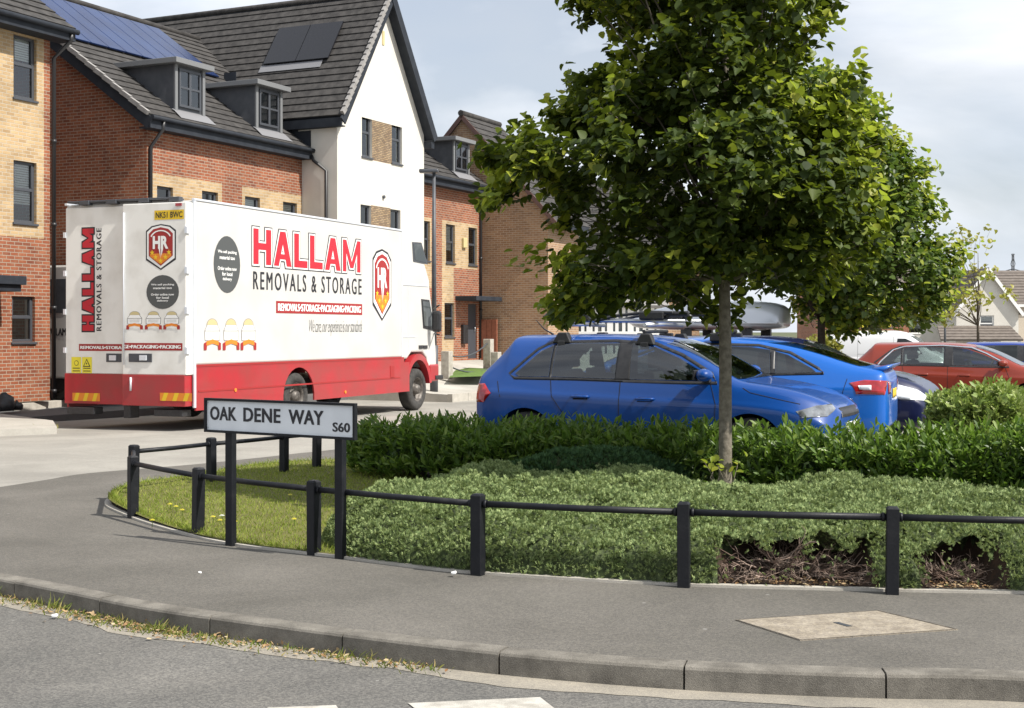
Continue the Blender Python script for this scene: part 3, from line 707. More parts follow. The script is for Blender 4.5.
# solar array on the street slope
pl_o = Vector((0, WT-.3, EZ)); sl_v = Vector((0, RD+.3, RZ-EZ)).normalized(); sl_n = Vector((0, -(RZ-EZ), RD+.3)).normalized()
nW = (V * sl_n.y + Vector((0, 0, sl_n.z))).normalized(); oW = SW(0, WT-.3, EZ)
def onroof(px, py):
    q = onplane(px, py, oW, nW); l = loc(q); return l.x, (Vector((0, l.y, l.z)) - pl_o).dot(sl_v)
a = onroof(159, 64); b = onroof(221, 82)
c = onroof(159, 32)
LEN = c[1] - a[1]
tstart = T0 + .25; tend = b[0]
npan = 9; s0 = a[1]
print('solar', a, b, c, tstart, tend)
mb_w = (tend - tstart) / npan
for k in range(npan):
    m = MB(); m.prism([(tstart+mb_w*k+.012, s0), (tstart+mb_w*(k+1)-.012, s0), (tstart+mb_w*(k+1)-.012, s0+LEN), (tstart+mb_w*k+.012, s0+LEN)], (pl_o, Vector((1,0,0)), sl_v, sl_n), .06, .10)
    m.build('solar_panel', M_solar, h1, bevel=.006)

# white rendered gable house
h2 = house('rendered_gable_house', 0, 0, .2, 'white rendered house with steep street gable, dark tiled roof and stone panels between its windows', 'house')
T2 = 4.85
zeL = 7.62; zap = 11.35; tap = 2.45
hs = [hole_px(361.8, 372, 112, 157, 0), hole_px(391.8, 402, 119, 164.5, 0)]
l1 = hole_px(360.5, 371, 205, 250, 0); l2 = hole_px(390.5, 400.5, 208.5, 255, 0)
hs += [l1, l2]
z_hi = hs[0][3]; 
hs[1] = (hs[1][0], hs[1][1], hs[0][2], hs[0][3]); hs[3] = (l2[0], l2[1], l1[2], l1[3])
g2 = [(a, b, .95, 2.4) for (a, b, c, d) in hs[:2]]
hs += g2
mb = MB(); wall_w(mb, 0, T2, .2, zeL, 0, hs, [(hs[0][1], hs[1][0], hs[0][2]-.06, hs[0][3]+.02, 1), (hs[2][1], hs[3][0], hs[2][2]-.06, hs[2][3]+.02, 1)], revm=0)
mb.poly([(0, 0, zeL), (T2, 0, zeL), (tap, 0, zap-.1)], 0)
mb.poly([(0, 0, .2), (0, 0, zeL), (0, 11, zeL), (0, 11, .2)], 0); mb.poly([(T2, 0, .2), (T2, 11, .2), (T2, 11, zeL), (T2, 0, zeL)], 0)
mb.poly([(0, 11, zeL), (tap, 11, zap-.1), (T2, 11, zeL)], 0)
mb.build('wall', [M_render, M_stone], h2)
for q in hs: window(h2, *q, 0)
t0, z0 = fac(383, 45, 0); _, z1 = fac(383, 31, 0)
mb = MB(); mb.box((t0-.06, -.02, z0), (t0+.06, .03, z1)); mb.build('gable_vent', M_cream, h2)
t0, z0 = fac(383, 197, 0); mb = MB(); mb.tube([(t0, -.06, z0), (t0, .02, z0)], .05, 8); mb.build('vent_cap', M_gfr, h2)
of = .26; eo_ = .18; k = (zap - zeL)/tap
zE = zeL - eo_*k*.6
mb = MB()
slope(mb, (-eo_, 11.3, zE), (-eo_, -of, zE), (tap, 11.3, zap), (tap, -of, zap), 18, mu=1)
slope(mb, (T2+eo_, -of, zE), (T2+eo_, 11.3, zE), (tap, -of, zap), (tap, 11.3, zap), 18, mu=1)
mb.tube([(tap, -of-.02, zap+.04), (tap, 11.3, zap+.04)], .09, 8); mb.build('roof', [M_tile, M_grey], h2)
mb = MB()
for j in range(22):
    a = Vector((-eo_, -of-.04, zE)).lerp(Vector((tap, -of-.04, zap)), j/22); b = Vector((-eo_, -of-.04, zE)).lerp(Vector((tap, -of-.04, zap)), (j+1)/22)
    bar(mb, a+Vector((-.03,0,.05)), b+Vector((-.01,0,.02)), .09, .13)
mb.build('verge', M_verge, h2)
mb = MB(); bar(mb, (-eo_+.03, -of-.02, zE-.16), (tap, -of-.02, zap-.16), .04, .26); bar(mb, (T2+eo_+.02, -of-.03, zE-.03), (tap, -of-.03, zap-.03), .06, .26)
mb.box((-eo_-.03, -of, zE-.30), (-eo_+.03, 11, zE-.06)); mb.box((-eo_, -of, zE-.30), (-.003, 11, zE-.27)); mb.box((T2, -of, zE-.30), (T2+eo_, 11, zE-.1)); mb.build('bargeboard', M_grey, h2)
# black panel on the near roof slope
nS = Vector((-(zap-zE), 0, tap+eo_)).normalized(); sS = Vector((tap+eo_, 0, zap-zE)).normalized(); oS = Vector((-eo_, 0, zE))
nSw = (U*nS.x + Vector((0,0,nS.z))).normalized()
def onroof2(px, py):
    l = loc(onplane(px, py, SW(-eo_, 0, zE), nSw)); return l.y, (Vector((l.x, 0, l.z)) - oS).dot(sS)
a = onroof2(266, 65); b = onroof2(329, 62); c = onroof2(344, 24); print('solar2', a, b, c)
w0, w1 = b[0], a[0]; s0, s1 = (a[1]+b[1])/2, c[1]; wm = (w0+w1)/2
for (p, q) in ((w0, wm-.01), (wm+.01, w1)):
    m = MB(); m.prism([(p, s0), (q, s0), (q, s1), (p, s1)], (oS, Vector((0,1,0)), sS, nS), .07, .12); m.build('roof_panel', M_solarb, h2, fix=True)
m = MB(); m.prism([(w0+.2, s0-.28), (w1+.1, s0-.28), (w1+.1, s0-.02), (w0+.2, s0-.02)], (oS, Vector((0,1,0)), sS, nS), .045, .06); m.build('flashing', M_lead, h2, fix=True)
# stepped flashing where the terrace roof meets this wall, and its downpipe
m = MB()
for j in range(7):
    w = WT - .3 + j*.42; m.box((-.02, w, rz(w)), (-.004, w+.42, rz(w)+.5))
m.build('stepped_flashing', M_grey, h2)
wq = side(326, 200, -.06)[0]; zq = side(310, 159, -.06)[1]
m = MB(); m.tube([(-.06, WT-.36, EZ-.2), (-.06, WT-.42, zq-.05), (-.06, wq, zq-.35), (-.06, wq, .25)], .045, 10); m.build('downpipe', M_pipe, h2)

# right-hand terrace
T3 = 11.06
h3 = house('brick_terrace', T2, WT, .6, 'narrow red brick terrace with one dormer between the white house and the plain brown gable', 'house')
hl = [hole_px(421.5, 430, 222, 262, WT), hole_px(446, 455, 224.5, 263, WT), hole_px(468.5, 477, 226.5, 265, WT), hole_px(444.5, 454.5, 303, 337, WT)]
hl[2] = (hl[2][0], hl[2][1], hl[1][2], hl[1][3]); hl[0] = (hl[0][0], hl[0][1], hl[1][2], hl[1][3])
ta = fac(442, 300, WT)[0]; tb = fac(466, 300, WT)[0]
up = hl[1][3] + .12
pans = [(T2, fac(431.5, 300, WT)[0], 3.0, up, 1), (ta, T3-.35, hl[1][2]-.15, up, 1), (ta, tb-.9, .6, hl[1][2]-.1, 1)]
dr0 = hole_px(468, 477, 304, 358, WT); hl.append((dr0[0], dr0[1], .65, dr0[3]))
mb = MB(); wall_w(mb, T2, T3, .5, EZ, WT, hl, pans)
mb.poly([(T3, WT, .5), (T3, dback, .2), (T3, dback, EZ), (T3, WT, EZ)], 0); mb.poly([(T2, dback, .2), (T3, dback, .2), (T3, dback, EZ), (T2, dback, EZ)], 0); mb.build('wall', [M_redb, M_creamb], h3)
for q in hl[:4]: window(h3, *q, WT)
q = hl[4]; mb = MB(); mb.box((q[0], WT+.05, q[2]), (q[1], WT+.09, q[3])); d_ = mb.build('door', M_gfr, h3)
mb = MB(); mb.tube([(q[1]-.15, WT+.05, 1.6), (q[1]-.15, WT, 1.6), (q[1]-.15, WT, 1.75)], .015, 6); mb.build('handle', M_alu, d_, off=OFF[h3.name])
t0, z0 = fac(465, 299, WT-.7); t1, _ = fac(496, 299, WT-.9)
mb = MB(); mb.box((T3-2.0, WT-.80, z0-.03), (T3-.05, WT-.003, z0+.12)); mb.build('door_canopy', M_grey, h3, bevel=.01)
mb = MB(); t0, z0 = fac(463.5, 243, WT); mb.box((t0-.13, WT-.09, z0-.17), (t0+.13, WT-.003, z0+.17)); mb.build('alarm_box', M_cream, h3, bevel=.02)
t0, z0 = fac(463, 335, WT); mb = MB(); mb.box((t0-.16, WT-.12, z0-.3), (t0+.16, WT-.003, z0+.35)); mb.build('meter_box', M_black, h3, bevel=.02)
mb = MB(); slope(mb, (T2+.1, WT-.3, EZ), (T3+.05, WT-.3, EZ), (T2+.1, wr, RZ), (T3+.05, wr, RZ), 20)
slope(mb, (T3+.05, dback+.3, EZ), (T2+.1, dback+.3, EZ), (T3+.05, wr, RZ), (T2+.1, wr, RZ), 20); mb.build('roof', M_tile, h3)
mb = MB(); mb.box((T2+.05, WT-.34, EZ-.30), (T3+.1, WT-.30, EZ-.06)); mb.box((T2+.05, WT-.30, EZ-.30), (T3, WT-.003, EZ-.27)); mb.build('fascia', M_grey, h3)
mb = MB(); mb.tube([(T2+.05, WT-.39, EZ-.06), (T3+.1, WT-.39, EZ-.06)], .06, 8); mb.build('gutter', M_grey, h3)
pipe(h3, [(T3-.12, WT-.38, EZ-.1), (T3-.12, WT-.34, EZ-.3), (T3-.2, WT-.06, EZ-.7), (T3-.2, WT-.06, .65)])
dormer(h3, 452.5, 468, 141, 175, WT+.1)

# brown brick gable house
h4 = house('brown_brick_house', T3, -1.37, .5, 'plain brown brick gable house with dark roof, partly behind the lime tree', 'house')
wa, wb, wp = -1.37, 5.15, 1.89
zE4 = 5.6; zA4 = 9.2; Lh = 2.7
mb = MB(); mb.poly([(T3, wa, .3), (T3, wa, zE4), (T3, wb, zE4), (T3, wb, .3)][::1]); mb.poly([(T3, wa, zE4), (T3, wp, zA4-.1), (T3, wb, zE4)])
mb.poly([(T3, wa, .3), (T3+Lh, wa, .3), (T3+Lh, wa, zE4), (T3, wa, zE4)]); mb.poly([(T3+Lh, wa, .3), (T3+Lh, wb, .3), (T3+Lh, wb, zE4), (T3+Lh, wa, zE4)]); mb.poly([(T3+Lh, wa, zE4), (T3+Lh, wb, zE4), (T3+Lh, wp, zA4-.1)])
mb.poly([(T3, wb, .3), (T3, wb, zE4), (T3+Lh, wb, zE4), (T3+Lh, wb, .3)]); mb.build('wall', M_brownb, h4)
mb = MB(); slope(mb, (T3-.12, wa-.35, zE4-.3), (T3+Lh+.2, wa-.35, zE4-.3), (T3-.12, wp, zA4), (T3+Lh+.2, wp, zA4), 16); slope(mb, (T3+Lh+.2, wb+.35, zE4-.3), (T3-.12, wb+.35, zE4-.3), (T3+Lh+.2, wp, zA4), (T3-.12, wp, zA4), 16)
mb.tube([(T3-.2, wp, zA4+.03), (T3+Lh+.2, wp, zA4+.03)], .11, 8); mb.build('roof', M_tile, h4)
mb = MB(); bar(mb, (T3-.13, wa-.37, zE4-.38), (T3-.13, wp, zA4-.08), .05, .14); bar(mb, (T3-.13, wb+.37, zE4-.38), (T3-.13, wp, zA4-.08), .05, .14); mb.build('verge', pbr('plum_verge', (.11,.06,.05), rough=.6), h4)
mb = MB(); mb.box((T3-.1, wa-.39, zE4-.5), (T3+Lh, wa-.35, zE4-.3)); mb.build('gutter', M_grey, h4)

# houses beyond the brown gable, seen through the tree
def simple_house(name, cx, cy, w, d, zb, ze, zr, rot, label, wallm, roofm, gable_front=True, wins=(), extra=None, cat='house', frame=None):
    e = empty(name, (cx, cy, zb), rot, label, cat); OFF[e.name] = (0, 0, zb)
    m = MB(); H = (w/2, d/2)
    hol = [(a, b, c + zb, dd_ + zb) for (a, b, c, dd_) in wins]
    wall_w(m, -w/2, w/2, zb, ze, -d/2, hol, rev=.08)
    m.poly([(w/2,-d/2,zb),(w/2,d/2,zb),(w/2,d/2,ze),(w/2,-d/2,ze)]); m.poly([(-w/2,d/2,zb),(-w/2,-d/2,zb),(-w/2,-d/2,ze),(-w/2,d/2,ze)]); m.poly([(w/2,d/2,zb),(-w/2,d/2,zb),(-w/2,d/2,ze),(w/2,d/2,ze)])
    if gable_front: m.poly([(-w/2,-d/2,ze),(w/2,-d/2,ze),(0,-d/2,zr-.1)]); m.poly([(w/2,d/2,ze),(-w/2,d/2,ze),(0,d/2,zr-.1)])
    else: m.poly([(w/2,-d/2,ze),(w/2,d/2,ze),(w/2,0,zr-.1)]); m.poly([(-w/2,d/2,ze),(-w/2,-d/2,ze),(-w/2,0,zr-.1)])
    m.build('wall', wallm, e)
    r = MB(); o = .3
    if gable_front:
        k = (zr-ze)/(w/2); slope(r, (-w/2-o, d/2+o, ze-o*k), (-w/2-o, -d/2-o, ze-o*k), (0, d/2+o, zr), (0, -d/2-o, zr), 12, .05); slope(r, (w/2+o, -d/2-o, ze-o*k), (w/2+o, d/2+o, ze-o*k), (0, -d/2-o, zr), (0, d/2+o, zr), 12, .05)
        b = MB(); bar(b, (-w/2-o, -d/2-o-.03, ze-o*k-.12), (0, -d/2-o-.03, zr-.12), .05, .24); bar(b, (w/2+o, -d/2-o-.03, ze-o*k-.12), (0, -d/2-o-.03, zr-.12), .05, .24); b.build('bargeboard', frame or M_wfr, e)
    else:
        k = (zr-ze)/(d/2); slope(r, (-w/2-o, -d/2-o, ze-o*k), (w/2+o, -d/2-o, ze-o*k), (-w/2-o, 0, zr), (w/2+o, 0, zr), 12, .05); slope(r, (w/2+o, d/2+o, ze-o*k), (-w/2-o, d/2+o, ze-o*k), (w/2+o, 0, zr), (-w/2-o, 0, zr), 12, .05)
        b = MB(); b.box((-w/2-o, -d/2-o-.05, ze-o*k-.22), (w/2+o, -d/2-o, ze-o*k)); b.build('fascia', frame or M_wfr, e)
    r.build('roof', roofm, e)
    for q in hol: window(e, *q, -d/2, frame=frame or M_wfr, fw=.08)
    return e
e = simple_house('brick_house', 4.3, 66, 9, 8, -.4, 4.6, 7.0, math.radians(-6), 'red brick house with tiled roof behind the blue hatchback roof bars, seen through lime leaves', M_brownb, M_tile, False, wins=[(-3.9,-2.9,3.0,4.2),(-1.2,-.2,3.0,4.2),(2,3,3,4.2)])
# white framed conservatory in front of it
c = empty('conservatory', (4.6, 60.5, -.4), math.radians(-6), 'white framed glazed conservatory beyond the roof bars of the blue hatchback', 'conservatory'); OFF[c.name] = (0,0,0)
x0, x1 = -2.1, 2.1
m = MB()
for i in range(15):
    x = x0 + (x1-x0)*i/14; wd = .07 if i % 3 else .13; m.box((x-wd, -.05, 0), (x+wd, .05, 3.05))
for z in (0, .75, 1.9, 2.45, 3.05): m.box((x0, -.07, z-.06), (x1, .07, z+.08))
m.box((x0, .0, 0), (x0+.1, 2.2, 3.1)); m.box((x1-.1, 0, 0), (x1, 2.2, 3.1)); m.build('frame', M_wfr, c)
m = MB(); m.box((x0+.1, -.02, .1), (x1-.1, .0, 3)); m.build('glazing', M_glass_o, c)
m = MB(); slope(m, (x0-.2, -.3, 3.1), (x1+.2, -.3, 3.1), (x0+.2, 2.3, 3.9), (x1-.2, 2.3, 3.9), 4, .02); m.build('roof', M_verge, c)
simple_house('brick_house', 19.6, 80, 5, 8, -1.0, 4.2, 7.0, math.radians(-4), 'orange brick house glimpsed under the second tree behind the white van', M_redb, M_tile2, False, wins=[(-1.9,-.9,3.0,4.2),(.8,1.8,3,4.2)])
simple_house('tiled_roof_house', 3.4, 86, 14, 9, -1.0, 7.4, 11.0, math.radians(5), 'grey tiled house glimpsed through gaps in the lime tree crown', M_render, M_tile, False)
# houses at the right
hr = simple_house('white_gable_house', 36.5, 110, 4.7, 9, -1.5, 3.3, 6.45, math.radians(-2), 'white gabled house at the right with a grey tiled porch roof, beyond the red hatchback', M_render, M_tile2, True, wins=[(-.6,.5,2.9,4.3)])
m = MB(); slope(m, (-4.2, -7.0, .95), (1.9, -7.0, .95), (-3.8, -4.52, 2.0), (1.7, -4.52, 2.0), 5, .05); m.build('porch_roof', M_tile2, hr)
m = MB(); m.box((-4.0, -6.8, -1.5), (-3.8, -6.6, .9)); m.box((1.6, -6.8, -1.5), (1.8, -6.6, .9)); m.box((-1, -6.8, -1.5), (-.8, -6.6, .9)); m.build('porch_post', M_wfr, hr)
simple_house('tiled_house', 30.6, 113, 8.5, 7, -1.5, 3.4, 6.5, math.radians(-2), 'cream house with long brown tiled roof left of the white gable, behind the second tree', M_render, M_tile2, False, wins=[(-3,-1.6,.9,2.2),(.2,2.2,2.9,4.3),(-3,-1.8,2.9,4.2)])
simple_house('tiled_house', 44.2, 114, 9.5, 9, -1.5, 3.9, 6.6, math.radians(-2), 'beige house with broad brown roof at the right edge, right of the white gable', pbr('beige_render', (.50,.44,.36), rough=.9), M_tile2, False, wins=[(-2,-1,2.7,4)])

# frontage strips in front of the houses
def frontage(name, t0, t1, w0, w1, za, zb, mat, n=10):
    mb = MB(); vs = []
    for j in range(n+1):
        for i in range(n+1):
            t = t0+(t1-t0)*i/n; w = w0+(w1-w0)*j/n; vs.append(SW(t, w, za(t) + (zb(t)-za(t))*smooth(0, 1, j/n)))
    fs = [(j*(n+1)+i, j*(n+1)+i+1, (j+1)*(n+1)+i+1, (j+1)*(n+1)+i) for j in range(n) for i in range(n)]
    mb.add(vs, fs, 0, True)
    for i in range(n):
        t = t0+(t1-t0)*i/n; tb = t0+(t1-t0)*(i+1)/n
        mb.poly([SW(t, w0, -.6), SW(tb, w0, -.6), SW(tb, w0, za(tb)), SW(t, w0, za(t))])
    for w_, ww in ((t0, 0), (t1, 0)):
        for j in range(n):
            wA = w0+(w1-w0)*j/n; wB = w0+(w1-w0)*(j+1)/n; z = lambda q: za(w_)+(zb(w_)-za(w_))*smooth(0,1,(q-w0)/(w1-w0))
            mb.poly([SW(w_, wA, -.6), SW(w_, wB, -.6), SW(w_, wB, z(wB)), SW(w_, wA, z(wA))])
    return tag(mb.build(name, mat, uv=False), kind='structure')
frontage('footpath', 0.2, 30, -3.3, 1.6, lambda t: -.08, lambda t: .62, M_slab)
frontage('driveway', -22, 0.2, -.2, 12, lambda t: -.1, lambda t: .22, M_drive)
# pale kerb of the far footpath
m = MB(); 
for k in range(14): m.box((0.2+k*.92, -3.45, -.4), (0.2+k*.92+.905, -3.303, -.065))
o = m.build('far_kerb', M_edge); o.location = B0; o.rotation_euler = (0, 0, HR); tag(o, kind='structure')
# slab corner of pavement at the left edge
A = [P(-90, 434, -.03), P(57, 427, -.03), P(53, 420.5, -.03), P(0, 413.5, -.03), P(-90, 405, -.03)]
m = MB(); m.poly([tuple(p) for p in A]); 
for i in range(5):
    a, b = A[i], A[(i+1) % 5]; m.poly([(a.x,a.y,-.03),(b.x,b.y,-.03),(b.x,b.y,-.3),(a.x,a.y,-.3)])
tag(m.build('side_footpath', M_slab, uv=False), kind='structure')
# low concrete kerb edge along the flats
a = P(18, 408, -.02); b = P(68, 404, -.04); m = MB(); bar(m, a, b, .2, .2); tag(m.build('parking_edge', M_edge, uv=False, bevel=.01), kind='structure')
# weeds at that corner
A2 = [P(-90, 436, -.1), P(57, 429.5, -.1), P(57, 426, -.1), P(-90, 431, -.1)]
g = blades('weeds', [(p.x, p.y) for p in A2], 700, .03, .10, .012, M_weed, lambda x, y: -.11, lean=.8); tag(g, 'straggly weeds along the foot of the distant left kerb', 'weeds', kind='stuff')

# bits by the flats wall: a leaning cardboard sheet, a bag and bollards
c0 = P(48, 396, .02); m = MB()
bar(m, Vector((0, 0, .06)), Vector((.75, -.35, .22)), .5, .02); o = m.build('cardboard_sheet', pbr('cardboard', (.42,.30,.19), (.34,.24,.15), rough=.9), uv=False); o.location = P(40, 399.5, .0); tag(o, 'brown cardboard sheet lying by the foot of the brick flats wall', 'cardboard')
def bag(locv, s, label, mt):
    bm = bmesh.new(); bmesh.ops.create_icosphere(bm, subdivisions=3, radius=1)
    for v in bm.verts:
        n = noise.noise(v.co*1.7 + Vector((s*9, 0, 0))); v.co *= 1 + .25*n
        v.co.x *= s*.9; v.co.y *= s*.7; v.co.z = max(v.co.z, -.75)*s*.8 + s*.6
        if v.co.z > s*1.0: v.co.x *= .5; v.co.y *= .5
    me = bpy.data.meshes.new('refuse_sack'); bm.to_mesh(me); bm.free(); me.materials.append(mt)
    for p in me.polygons: p.use_smooth = True
    o = link('refuse_sack', me); o.location = locv; tag(o, label, 'bag'); return o
bag(P(3, 411, -.03), .28, 'black refuse sack beside the flats at the far left', M_black)
bag(P(17, 410, -.03), .14, 'small dark sack right of the bigger refuse sack', M_pipe)

# street lamp, chain posts
def lamp(locv, h, label, r=.06, head=.55, mt=None, rot=0):
    e = empty('street_lamp', locv, rot, label, 'street lamp'); OFF[e.name] = (0,0,0)
    m = MB(); m.tube([(0,0,0),(0,0,h*.22)], r*1.5, 10); m.tube([(0,0,h*.22),(0,0,h)], [r, r*.6], 10); m.build('pole', mt or M_verge, e)
    m = MB(); m.box((-head, -.14, h), (head*.3, .14, h+.1)); m.build('lamp_head', M_gfr, e, bevel=.03)
lp = P(434, 380, .1); d = 37.3; X = (434-512)/F*d
lamp((X, d, -.1), (EYE + .1) + (331-170)/F*d - .08, 'grey street lamp standing in front of the right brick terrace beside the lorry cab', r=.075, head=.4, mt=M_dorm)
lamp(((945-512)/F*100, 100, -1.6), 5.1, 'small flat headed street lamp before the houses at the right', r=.1, head=1.5, mt=M_dorm)
chains = []
bp = [(447, 351, 379, .2), (488.5, 339, 372, .3), (496, 352, 374, .25)]
pos = []
for i, (px, yt, yb, z) in enumerate(bp):
    pb = P(px, yb, z); d = pb.y; zt = EYE - (yt-HY)/F*d
    m = MB(); m.box((-.13, -.13, 0), (.13, .13, zt - z)); o = m.build('timber_bollard', M_wood, bevel=.015); o.location = pb; o.rotation_euler = (0, 0, HR)
    tag(o, ['square timber bollard just right of the lorry cab', 'taller square timber bollard near the terrace door canopy', 'shorter square timber bollard beside the taller one'][i], 'bollard', 'timber chain bollards'); pos.append(Vector((pb.x, pb.y, zt-.1)))
for i, (a, b) in enumerate(((pos[0], pos[1]), (pos[0] + Vector((0,0,-.3)), pos[2] + Vector((0,0,-.3))))):
    pts = [a.lerp(b, k/12) - Vector((0,0,.45*4*(k/12)*(1-k/12)*.5)) for k in range(13)]
    m = MB(); m.tube(pts, .022, 6); o = m.build('barrier_chain', M_gfr, uv=False); tag(o, ['upper slack chain hung from the bollard by the lorry cab to the tall bollard', 'lower slack chain hung from the bollard by the lorry cab to the short bollard'][i], 'chain')
q = [P(449, 379.5, .22), P(489, 378, .22), P(499, 371, .36), P(458, 369, .36)]
m = MB(); m.poly([tuple(p + Vector((0,0,.06))) for p in q]); o = m.build('verge_grass', pbr('turf', (.07,.13,.02), (.10,.17,.03), scale=9, rough=.9, bump=.6), uv=False); tag(o, kind='structure')
# brown side gate behind the bollards
t0, z0 = 0, 0
m = MB(); m.box((T3-.25, .45, .5), (T3-.2, 1.05, 2.0))
for k in range(3): m.box((T3-.27, .45+k*.2, .5), (T3-.252, .45+k*.2+.18, 2.0))
o = m.build('garden_gate', pbr('red_timber', (.22,.075,.04), (.28,.10,.055), scale=12, rough=.7)); o.location = B0; o.rotation_euler = (0,0,HR); tag(o, 'red brown timber gate against the brown brick gable wall', 'gate')

# pylon on the horizon
e = empty('electricity_pylon', ((1013-512)/F*900, 900, -2), 0, 'tiny lattice electricity pylon on the skyline above the right houses', 'pylon'); OFF[e.name] = (0,0,0)
m = MB(); H = 54
for s in (-1, 1):
    for s2 in (-1, 1): m.tube([(4*s, 4*s2, 0), (1.0*s, 1.0*s2, H*.6), (.4*s, .4*s2, H)], .22, 4)
    for k in range(8):
        a, b = k/8, (k+1)/8; wA = 4-3.2*a; wB = 4-3.2*b; m.tube([(-wA, -wA*s, H*a), (wB, -wB*s, H*b)], .13, 4); m.tube([(wA, wA*s, H*a), (-wB, wB*s, H*b)], .13, 4)
m.build('tower', M_gfr, e)
for (z, l) in ((H*.62, 10), (H*.78, 7.5)):
    m = MB(); m.tube([(-l, 0, z), (0, 0, z+2), (l, 0, z)], .3, 4); m.tube([(-l, 0, z), (l, 0, z)], .25, 4); m.build('cross_arm', M_gfr, e)
# ================================================================= lettering helpers
def flat_text(body, bold=0.0, shear=0.0, spacing=1.0, align='LEFT', line=1.0):
    cu = bpy.data.curves.new('txt', 'FONT'); cu.body = body; cu.size = 1; cu.offset = bold; cu.shear = shear; cu.space_character = spacing; cu.align_x = align; cu.space_line = line
    cu.resolution_u = 3; cu.extrude = 0
    o = bpy.data.objects.new('txt', cu); COL.objects.link(o); bpy.context.view_layer.update()
    dg = bpy.context.evaluated_depsgraph_get(); me = bpy.data.meshes.new_from_object(o.evaluated_get(dg))
    vs = [v.co.copy() for v in me.vertices]; fs = [tuple(p.vertices) for p in me.polygons]
    bpy.data.objects.remove(o); bpy.data.curves.remove(cu); bpy.data.meshes.remove(me); return vs, fs
def lettering(mb, body, fr, a0, a1, b0, b1, d, m=0, fat=0, **k):
    """fit text into the rectangle a0..a1 x b0..b1 of frame (o, a, b, n), d out along n"""
    vs, fs = flat_text(body, **k)
    xs = [v.x for v in vs]; ys = [v.y for v in vs]; x0, x1, y0, y1 = min(xs), max(xs), min(ys), max(ys)
    o, a, b, n = fr
    out = []
    for v in vs:
        p = a0 + (v.x-x0)/(x1-x0)*(a1-a0-fat); q = b0 + (v.y-y0)/(y1-y0)*(b1-b0); out.append(o + a*p + b*q + n*d)
    mb.add(out, fs, m)
    if fat:
        for kf_ in (1, 2): mb.add([v + a*fat*kf_/2 + n*.0003*kf_ for v in out], fs, m)
def disc(c, r, ry=None, n=28): ry = ry or r; return [(c[0]+r*math.cos(2*math.pi*k/n), c[1]+ry*math.sin(2*math.pi*k/n)) for k in range(n)]
def star(c, r, rot=math.pi/2, rx=1): return [(c[0]+rx*(r if k % 2 == 0 else r*.42)*math.cos(rot+math.pi*k/5), c[1]+(r if k % 2 == 0 else r*.42)*math.sin(rot+math.pi*k/5)) for k in range(10)]
def sheet(mb, pts, fr, d, m=0):
    o, a, b, n = fr; mb.poly([o + a*p[0] + b*p[1] + n*d for p in pts], m)
def lathe_wheel(parent, c, R_, wd, side_dir, rimm, R_rim=.6, spokes=0, name='wheel', hub=False):
    """wheel centre c, axis along y, outer face towards side_dir*y"""
    e = MB(); prof = [(R_rim*R_, -wd/2), (R_*.9, -wd/2), (R_*.985, -wd*.40), (R_, -wd*.28), (R_, wd*.28), (R_*.985, wd*.40), (R_*.9, wd/2), (R_rim*R_, wd/2), (R_rim*R_*.96, wd*.3), (R_rim*R_*.96, -wd*.3)]
    n = 36; vs = []; fs = []
    for k in range(n):
        an = 2*math.pi*k/n
        for (r, y) in prof: vs.append((c[0]+r*math.cos(an), c[1]+y, c[2]+r*math.sin(an)))
    kk = len(prof)
    for k in range(n):
        for i in range(kk): fs.append((k*kk+i, k*kk+(i+1) % kk, ((k+1) % n)*kk+(i+1) % kk, ((k+1) % n)*kk+i))
    e.add(vs, fs, 0, True); w = e.build(name, M_rubber, parent, off=(0,0,0), fix=True)
    r = MB(); rr = R_rim*R_; s = side_dir
    def ring(prof2, m=0):
        vs = []; fs = []; q = len(prof2)
        for k in range(n):
            an = 2*math.pi*k/n
            for (rad, y) in prof2: vs.append((c[0]+rad*math.cos(an), c[1]+s*y, c[2]+rad*math.sin(an)))
        for k in range(n):
            for i in range(q-1): fs.append((k*q+i, k*q+i+1, ((k+1) % n)*q+i+1, ((k+1) % n)*q+i))
        r.add(vs, fs, m, True)
    if spokes:
        ring([(rr, wd*.46), (rr*.93, wd*.47), (rr*.90, wd*.2), (rr*.9, -wd*.3)])
        ring([(0, wd*.40), (rr*.2, wd*.40), (rr*.24, wd*.3)])
        for k in range(spokes):
            an = 2*math.pi*k/spokes
            for dv in (-.13, .13):
                a = Vector((c[0]+rr*.18*math.cos(an+dv), c[1]+s*wd*.36, c[2]+rr*.18*math.sin(an+dv))); b = Vector((c[0]+rr*.93*math.cos(an+dv*.9), c[1]+s*wd*.42, c[2]+rr*.93*math.sin(an+dv*.9))); bar(r, a, b, rr*.07, rr*.11, up=Vector((0, 1, 0)))
        ring([(0, -wd*.05), (rr*.92, -wd*.05)], 1)
    else:
        ring([(rr, wd*.46), (rr*.94, wd*.48), (rr*.88, wd*.30), (rr*.74, wd*.05), (rr*.55, wd*.05), (rr*.42, wd*.32), (rr*.36, wd*.55), (rr*.2, wd*.62), (0, wd*.62)])
        for k in range(10):
            an = 2*math.pi*k/10; p = (c[0]+rr*.56*math.cos(an), c[2]+rr*.56*math.sin(an)); r.tube([(p[0], c[1]+s*wd*.04, p[1]), (p[0], c[1]+s*wd*.16, p[1])], rr*.06, 6)
    r.build('rim', [rimm, M_dark], w, off=(0,0,0), fix=True); return w

